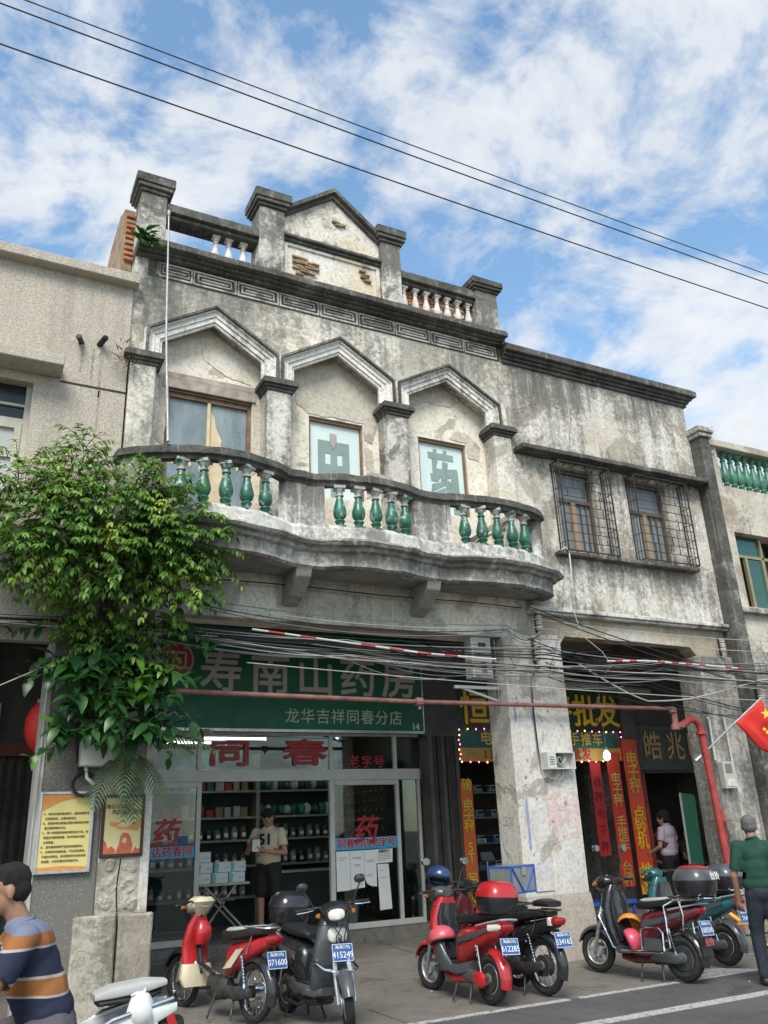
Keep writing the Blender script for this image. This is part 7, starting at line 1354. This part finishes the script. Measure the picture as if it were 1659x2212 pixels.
# motorcycle passing at the lower left
mo, add, S, g = make_bike('white motorcycle with chrome rack passing at the lower left corner', (.50, 4.95, .0), R(180), .0, .0, 1.22, .28, .28, .04, .045, 'spoke', 'spoke', 'white', 'white', 'black', 'white', 'white', '', 'rear', 'seat', .09, True, True, .2, name='motorcycle')
mo['group'] = 'two-wheelers on the road'
q = MB(); q.sell([(g['xr']+.28, 0, .93, .08, .015), (g['xr']+.20, 0, .945, .10, .03), (g['xr']+.02, 0, .96, .10, .03), (g['xr']-.08, 0, .965, .06, .015)], 16, 3.2); add('pillion_seat', q, M['seatgrey']); q = MB(); q.sell([(g['xr']+.26, 0, .905, .09, .015), (g['xr']+.02, 0, .915, .095, .02), (g['xr']-.06, 0, .93, .05, .012)], 14, 3.4); add('pillion_base', q, M['seat'])
for s in (-1, 1):
    q = MB(); q.tube([(g['xr']+.45, s*.14, .62), (g['xr']+.36, s*.15, .76), (g['xr']+.20, s*.145, .84), (g['xr']-.10, s*.12, .90)], .011, 8); add('grab_rail', q, M['chrome']); q = MB(); q.tube([(g['xr']+.26, s*.15, .72), (g['xr']-.02, s*.14, .80)], .009, 8); add('grab_rail', q, M['chrome'])
    q = MB(); q.sell([(g['xr']+.50, s*.10, .66, .015, .05), (g['xr']+.30, s*.12, .74, .02, .07), (g['xr']+.02, s*.12, .83, .02, .05), (g['xr']-.12, s*.11, .86, .012, .02)], 12, 2.4); add('side_cover', q, PB['white'])
q = MB(); q.extr([(g['xr']-.18, .10, .66), (g['xr']-.10, .10, .84), (g['xr']-.06, .10, .84), (g['xr']-.12, .10, .66)], (0, .02, 0)); add('red_reflector', q, PB['red'], sm=False)
bgm = lump(.07, .06, .085, 4.4, simple('white_plastic_bag', (.66, .66, .64), .4), 'plastic_bag'); o = link('plastic_bag', bgm); o.location = (1.05, 4.84, .86); tag(o, 'white knotted plastic bag hanging at the back of the motorcycle', 'bag')
for a in ((.02, 0, .10), (-.05, .01, .07)): q = MB(); q.tube([(0, 0, .05), (a[0]*.6, 0, .08), a], [.012, .010, .004], 6); link('bag_ear', q.mesh('bag_ear', simple('white_plastic_bag', (.66, .66, .64), .4), True), o, True)
tx.scale = (1, 1, 1)
# ================================================================== people
def sph(mb, c, r, n=12, m=8, rot=None):
    c = Vector(c); r = r if isinstance(r, (tuple, list)) else (r, r, r); rings = []
    for i in range(1, m):
        a = math.pi*i/m-math.pi/2; ring = []
        for k in range(n):
            v = Vector((r[0]*math.cos(a)*math.cos(2*math.pi*k/n), r[1]*math.cos(a)*math.sin(2*math.pi*k/n), r[2]*math.sin(a))); ring.append(c+(rot @ v if rot else v))
        rings.append(ring)
    return mb.ring_loft(rings)
def limb(mb, pts, rs):
    pts = [Vector(p) for p in pts]
    for i, (p, r) in enumerate(zip(pts, rs)):
        sph(mb, p, r, 10, 7)
        if i:
            a, b, ra, rb_ = pts[i-1], p, rs[i-1], r; d = (b-a).normalized(); u = d.orthogonal().normalized(); w = d.cross(u)
            mb.ring_loft([[q_+(u*math.cos(k*.6283)+w*math.sin(k*.6283))*rr for k in range(10)] for q_, rr in ((a, ra), (b, rb_))])
    return mb
def blob(mb, name, mat, parent, vox=.008, smooth=4):
    """union of shapes grown into one continuous skin"""
    me = bpy.data.meshes.new('tmp'); me.from_pydata(mb.v, [], mb.f); bm = bmesh.new(); bm.from_mesh(me); bmesh.ops.recalc_face_normals(bm, faces=bm.faces); bm.to_mesh(me); bm.free()
    o = bpy.data.objects.new('tmp', me); r = o.modifiers.new('r', 'REMESH'); r.mode = 'VOXEL'; r.voxel_size = vox
    s = o.modifiers.new('s', 'SMOOTH'); s.iterations = smooth; s.factor = .5
    out = evaluated(o); bpy.data.objects.remove(o); bpy.data.meshes.remove(me)
    out.name = name; out.materials.clear(); out.materials.append(mat)
    for p in out.polygons: p.use_smooth = True
    return link(name, out, parent, True)
def rib(me, amt, sc, seed):
    """cloth folds"""
    me.update()
    ns = [v.normal.copy() for v in me.vertices]
    for v, n in zip(me.vertices, ns): v.co += n*amt*mnoise.noise(Vector((v.co.x*sc, v.co.y*sc, v.co.z*sc*.45))+Vector((seed, 0, 0)))
skinm = {}
def skin(k, c): return simple('skin_'+k, c, .55, var=.1, sc=8, obj=True)
def person(label, loc, rz, J, sk, shirt, pants, hairc, shoe, hair='short', sleeve=.6, shorts=False, glasses=False, grip=(.5, .5), face=True, vox=.008):
    """J: joints in a frame facing +Y. head, neck, chest, waist, hip, sh/el/wr L,R, kn/an L,R, toe directions"""
    P_ = thing('person', loc, label, 'person', rz=rz); V = {k: Vector(v) for k, v in J.items()}
    b = MB(); h = V['head']; fwd = V.get('look', Vector((0, 1, 0))).normalized(); side = fwd.cross(Vector((0, 0, 1))).normalized(); upv = side.cross(fwd)
    rot = Matrix((side, fwd, upv)).transposed()
    T_ = lambda x, y, z: h+rot @ Vector((x, y, z))
    sph(b, T_(0, -.012, .03), (.074, .094, .092), 16, 12, rot); sph(b, T_(0, .018, -.035), (.060, .070, .078), 14, 10, rot); sph(b, T_(0, .045, -.085), (.034, .034, .026), 10, 8, rot)
    sph(b, T_(0, .094, -.018), (.013, .018, .020), 8, 6, rot); sph(b, T_(0, .086, .006), (.010, .012, .028), 8, 6, rot); sph(b, T_(0, .080, -.058), (.024, .012, .010), 8, 6, rot)
    for s in (-1, 1): sph(b, T_(s*.076, -.012, -.012), (.011, .020, .033), 8, 6, rot); sph(b, T_(s*.03, .078, .026), (.024, .012, .008), 8, 6, rot); sph(b, T_(s*.04, .055, -.03), (.022, .024, .022), 8, 6, rot)
    limb(b, [T_(0, -.015, -.06), V['neck']], [.052, .056]); limb(b, [V['neck'], V['chest']], [.058, .10])
    limb(b, [V['chest'], V['waist'], V['hip']], [.105, .10, .105])
    for s, k in ((-1, 'L'), (1, 'R')):
        limb(b, [V['sh'+k], V['el'+k], V['wr'+k]], [.046, .037, .026]); limb(b, [V['hip']+Vector((-s*.0+(V['kn'+k].x-V['hip'].x)*.6, 0, -.03)), V['kn'+k], V['an'+k]], [.082, .054, .038])
        m_ = V['kn'+k].lerp(V['an'+k], .3)+Vector((0, -.018, 0)); sph(b, m_, (.046, .050, .095), 10, 8)
        limb(b, [V['an'+k]+Vector((0, -.02, -.03)), V['an'+k]+Vector((0, .06, -.045)), V['an'+k]+Vector((0, .14, -.05))], [.034, .032, .026])
        # hand: palm, four fingers, thumb
        w, e = V['wr'+k], V['el'+k]; d = (w-e).normalized(); pn = V.get('palm'+k, Vector((-s*.2, .3, -.2))).normalized(); pn = (pn-d*pn.dot(d)).normalized(); x_ = d.cross(pn).normalized()*s
        limb(b, [w, w+d*.045], [.026, .030]); limb(b, [w+d*.05+x_*.022, w+d*.085+x_*.026], [.020, .017]); limb(b, [w+d*.05-x_*.022, w+d*.083-x_*.028], [.020, .016])
        cu = grip[0 if k == 'L' else 1]
        for i, (off, ln) in enumerate(((.034, .068), (.012, .078), (-.011, .072), (-.033, .056))):
            p0 = w+d*.085+x_*off; a1 = cu*.9; d1 = d*math.cos(a1)+pn*math.sin(a1); a2 = cu*2.0; d2 = d*math.cos(a2)+pn*math.sin(a2); p1 = p0+d1*ln*.52; limb(b, [p0, p1, p1+d2*ln*.48], [.0105, .0095, .008])
        t0 = w+d*.03+x_*.03; t1 = t0+(d*.6+x_*.6+pn*.5).normalized()*.045; limb(b, [t0, t1, t1+(d*.8+pn*.6*cu+x_*.1).normalized()*.032], [.014, .0115, .009])
    blob(b, 'body', sk, P_, vox, 3)
    # shirt
    c = MB(); ch, wa, hp = V['chest'], V['waist'], V['hip']; sl, sr = V['shL'], V['shR']; ax = (sr-sl).normalized()
    back = Vector((0, 0, 1)).cross(ax).normalized()
    R3_ = Matrix((ax, back, Vector((0, 0, 1)))).transposed()
    sph(c, ch+Vector((0, 0, .02)), (.185, .125, .15), 16, 10, R3_); sph(c, ch.lerp(wa, .5), (.175, .130, .16), 16, 10, R3_); sph(c, wa, (.172, .135, .15), 16, 10, R3_); sph(c, wa.lerp(hp, .55), (.178, .138, .12), 16, 10, R3_)
    hem = hp+Vector((0, 0, -.02)); limb(c, [V['neck']+Vector((0, 0, -.02)), ch+Vector((0, 0, .05))], [.072, .11]); limb(c, [sl, sr], [.062, .062])
    for s, k in ((-1, 'L'), (1, 'R')): limb(c, [V['sh'+k], V['sh'+k].lerp(V['el'+k], sleeve)], [.068, .066])
    so = blob(c, 'shirt', shirt, P_, .011, 5); bm = bmesh.new(); bm.from_mesh(so.data)
    for k in ('L', 'R'):
        p = V['sh'+k].lerp(V['el'+k], sleeve+.06); n_ = (V['el'+k]-V['sh'+k]).normalized()
        near = [f for f in bm.faces if (f.calc_center_median()-p).length < .12]; gm = set(near)
        for f in near: gm |= set(f.edges) | set(f.verts)
        bmesh.ops.bisect_plane(bm, geom=list(gm), plane_co=p, plane_no=n_, clear_outer=True)
    bmesh.ops.bisect_plane(bm, geom=bm.verts[:]+bm.edges[:]+bm.faces[:], plane_co=hem+Vector((0, 0, -.06)), plane_no=(0, 0, -1), clear_outer=True)
    for f in bm.faces: f.smooth = True
    bm.to_mesh(so.data); bm.free(); rib(so.data, .016, 9, loc[0]); sd2 = so.modifiers.new('t', 'SOLIDIFY'); sd2.thickness = .006
    q = MB(); torus(q, (0, 0, 0), .064, .010, .012, 20, 8); q.xf(Matrix.Translation(V['neck']+Vector((0, .0, .0))) @ Matrix.Rotation(R(72), 4, 'X')); link('collar', q.mesh('collar', shirt if not isinstance(shirt, list) else shirt[0], True), P_, True)
    # trousers
    c = MB(); sph(c, hp+Vector((0, 0, -.02)), (.170, .135, .12), 14, 10, R3_)
    for k in ('L', 'R'):
        kn, an = V['kn'+k], V['an'+k]; top = hp+Vector(((kn.x-hp.x)*.7, 0, -.04))
        if shorts: limb(c, [top, top.lerp(kn, .85)], [.115, .095])
        else: limb(c, [top, kn, an+(kn-an).normalized()*.02], [.110, .075, .062])
    po = blob(c, 'trousers', pants, P_, .011, 4); rib(po.data, .012, 10, loc[1])
    for k in ('L', 'R'):
        an = V['an'+k]; c = MB(); limb(c, [an+Vector((0, -.035, -.052)), an+Vector((0, .06, -.056)), an+Vector((0, .145, -.062))], [.044, .043, .036]); so2 = blob(c, 'shoe', shoe, P_, .008, 3)
        for v in so2.data.vertices: v.co.z = max(v.co.z, an.z-.085)
    # hair
    c = MB()
    if hair == 'bob': sph(c, T_(0, -.02, .045), (.090, .108, .095), 16, 12, rot); sph(c, T_(0, -.05, -.01), (.088, .075, .085), 14, 10, rot)
    elif hair == 'short': sph(c, T_(0, -.016, .046), (.077, .096, .086), 16, 12, rot); sph(c, T_(0, -.045, .0), (.0745, .066, .068), 14, 10, rot); sph(c, T_(0, .034, .090), (.056, .046, .034), 12, 8, rot)
    else: sph(c, T_(0, -.016, .036), (.077, .096, .090), 16, 12, rot); sph(c, T_(0, -.035, .0), (.0745, .072, .070), 14, 10, rot)
    ho = blob(c, 'hair', hairc, P_, .006, 1); rib(ho.data, .007 if hair != 'buzz' else .001, 40, 3)
    if face:
        for s in (-1, 1): c = MB(); sph(c, T_(s*.030, .078, .006), (.012, .008, .007), 10, 8, rot); link('eye', c.mesh('eye', simple('eye_dark', (.03, .02, .015), .2, obj=True), True), P_, True)
    if glasses:
        for s in (-1, 1): q = MB(); torus(q, (0, 0, 0), .022, .0025, .0025, 16, 6); q.xf(Matrix.Translation(T_(s*.031, .098, .004)) @ rot.to_4x4()); link('glasses', q.mesh('glasses', M['black'], True), P_, True)
    return P_
sk1 = skin('tan', (.36, .20, .125)); sk2 = skin('brown', (.30, .16, .10)); blackhair = simple('black_hair', (.012, .011, .011), .8, var=.5, sc=60, obj=True, bump=.8); greyhair = simple('grey_cropped_hair', (.11, .105, .10), .8, var=.4, sc=60, obj=True)
denim = simple('dark_denim', (.022, .026, .038), .85, var=.3, sc=30, obj=True); blackcloth = simple('black_cloth', (.014, .014, .015), .85, var=.2, obj=True); blackshoe = simple('black_leather', (.02, .02, .021), .45, obj=True)
stand = dict(head=(0, .01, 1.53), neck=(0, -.01, 1.40), chest=(0, -.01, 1.24), waist=(0, 0, 1.05), hip=(0, 0, .90), shL=(-.175, -.01, 1.33), shR=(.175, -.01, 1.33), elL=(-.235, -.03, 1.06), elR=(.235, -.03, 1.06), wrL=(-.24, .05, .82), wrR=(.24, .05, .82), knL=(-.10, .02, .48), knR=(.10, .02, .48), anL=(-.11, -.03, .09), anR=(.11, -.03, .09))
def pose(**k): d = dict(stand); d.update(k); return d
# chemist examining a white box
px, py = 4.42, 12.45
ps = person('man in a beige printed T-shirt holding a white box inside the pharmacy', (px, py, .34), R(142), pose(head=(0, .055, 1.44), look=(.35, 1, -.55), neck=(0, .01, 1.33), chest=(0, .0, 1.18), waist=(0, .0, 1.0), hip=(0, 0, .86), shL=(-.17, .0, 1.26), shR=(.17, .0, 1.26), elL=(-.26, .10, 1.0), elR=(.26, .12, 1.02), wrL=(-.06, .30, 1.03), wrR=(.13, .30, 1.16), palmL=(.3, .0, .9), palmR=(-.6, .3, -.5)), sk1, simple('beige_tshirt', (.56, .47, .35), .85, var=.1, obj=True), blackcloth, blackhair, simple('brown_slipper', (.06, .04, .03), .7, obj=True), 'short', .62, True, True, (.5, .6))
ps.scale = (1.08, 1.08, 1.08); bmx = WM(ps) @ Matrix.Translation((.05, .37, 1.03)); q = MB(); q.box(-.045, .045, -.03, .03, 0, .15); q.xf(bmx); hb_ = q.build('medicine_box', M['paper'], bevel=.003); tag(hb_, 'small white medicine box held in the hands of the man inside', 'box')
me = text_mesh('51', .19, blackcloth, bold=.03, depth=.002); k = link('shirt_print', me, ps, True); k.matrix_basis = Matrix.Translation((.0, .152, 1.17)) @ Matrix.Rotation(R(180), 4, 'Z') @ FRONT
# woman at the doorway
person('woman in a lilac T-shirt seen from behind in the right doorway', (11.22, 11.45, .155), R(18), pose(head=(-.02, .02, 1.50), look=(-.3, 1, -.1), elL=(-.25, .02, 1.06), wrL=(-.22, .20, .98), shL=(-.165, 0, 1.32), shR=(.165, 0, 1.32)), sk1, simple('lilac_tshirt', (.46, .38, .45), .85, var=.08, obj=True), blackcloth, blackhair, blackshoe, 'bob', .6, face=False)
# man walking past in dark green
person('man in a dark green polo shirt walking away at the right edge', (7.93, 6.85, .004), R(-38), pose(head=(.0, .02, 1.53), look=(.25, 1, -.05), elL=(-.25, -.02, 1.05), wrL=(-.23, .08, .80), elR=(.25, -.06, 1.05), wrR=(.24, .06, .82), knL=(-.10, .10, .48), anL=(-.10, .08, .09), knR=(.10, -.02, .48), anR=(.10, -.16, .10)), sk2, simple('dark_green_polo', (.012, .050, .032), .85, var=.15, obj=True), denim, greyhair, blackshoe, 'buzz', .75, face=False)
# rider
t = NT('striped_polo'); z = t.sep(t.P(True))[2]; wv = t.math('FRACT', t.math('MULTIPLY', t.math('ADD', z, t.math('MULTIPLY', t.noise(t.P(True), 3, 2), .03)), 4.6))
c = t.ramp(wv, (.0, (.015, .02, .045)), (.55, (.012, .017, .04)), (.56, (.36, .32, .29)), (.60, (.36, .32, .29)), (.61, (.27, .105, .03)), (.93, (.27, .105, .03)), (.935, (.36, .32, .29)), (.99, (.36, .32, .29))); t.n[-1] if False else None
for nd in t.n:
    if nd.type == 'VALTORGB': nd.color_ramp.interpolation = 'CONSTANT'
yoke = t.math('GREATER_THAN', z, 1.26); c = t.mix(yoke, c, (.15, .17, .24)); t.out(c, .85); striped_m = t.m
person('motorcycle rider in a navy and orange striped polo shirt at the left edge', (.55, 4.92, .0), R(90), dict(head=(0, .17, 1.45), look=(.1, 1, -.12), neck=(0, .10, 1.30), chest=(0, .05, 1.15), waist=(0, -.03, .98), hip=(0, -.08, .85), shL=(-.18, .08, 1.24), shR=(.18, .08, 1.24), elL=(-.28, .22, 1.04), elR=(.28, .22, 1.04), wrL=(-.27, .46, 1.02), wrR=(.27, .46, 1.02), knL=(-.20, .34, .72), knR=(.20, .34, .72), anL=(-.18, .18, .34), anR=(.18, .18, .34), palmL=(.1, .2, -1), palmR=(-.1, .2, -1)), sk2, striped_m, simple('grey_trousers', (.085, .075, .085), .85, var=.15, obj=True), blackhair, blackshoe, 'short', .75, grip=(.9, .9))
# two people sitting in the dark doorway
sit = dict(head=(0, .05, 1.13), neck=(0, .0, 1.0), chest=(0, -.01, .85), waist=(0, -.03, .67), hip=(0, -.04, .50), shL=(-.17, 0, .94), shR=(.17, 0, .94), elL=(-.24, .10, .70), elR=(.24, .10, .70), wrL=(-.12, .28, .62), wrR=(.12, .28, .62), knL=(-.14, .40, .50), knR=(.14, .40, .50), anL=(-.14, .40, .09), anR=(.14, .40, .09))
for (x, y, lab, sc_) in ((12.15, 12.75, 'dark figure sitting nearer the woman inside the right doorway', blackcloth), (12.95, 12.75, 'dark figure sitting farther right inside the doorway', simple('dark_brown_shirt', (.05, .035, .025), .85, obj=True))):
    person(lab, (x, y, .25), R(190), sit, sk2, sc_, blackcloth, blackhair, blackshoe, 'short', .6, face=True, vox=.011)
    s_ = thing('stool', (x, y+.04, .25), 'low dark stool '+('under the figure nearer the woman' if x < 12.5 else 'under the figure farther right'), 'stool'); q = MB(); q.box(-.17, .17, -.15, .15, .36, .39); q.build('seat', M['woodbrown'], s_, local=True)
    for a, b_ in ((-.14, -.12), (.14, -.12), (-.14, .12), (.14, .12)): q = MB(); q.box(a-.02, a+.02, b_-.02, b_+.02, 0, .36); q.build('leg', M['woodbrown'], s_, local=True)
bpy.data.scenes.remove(TS)
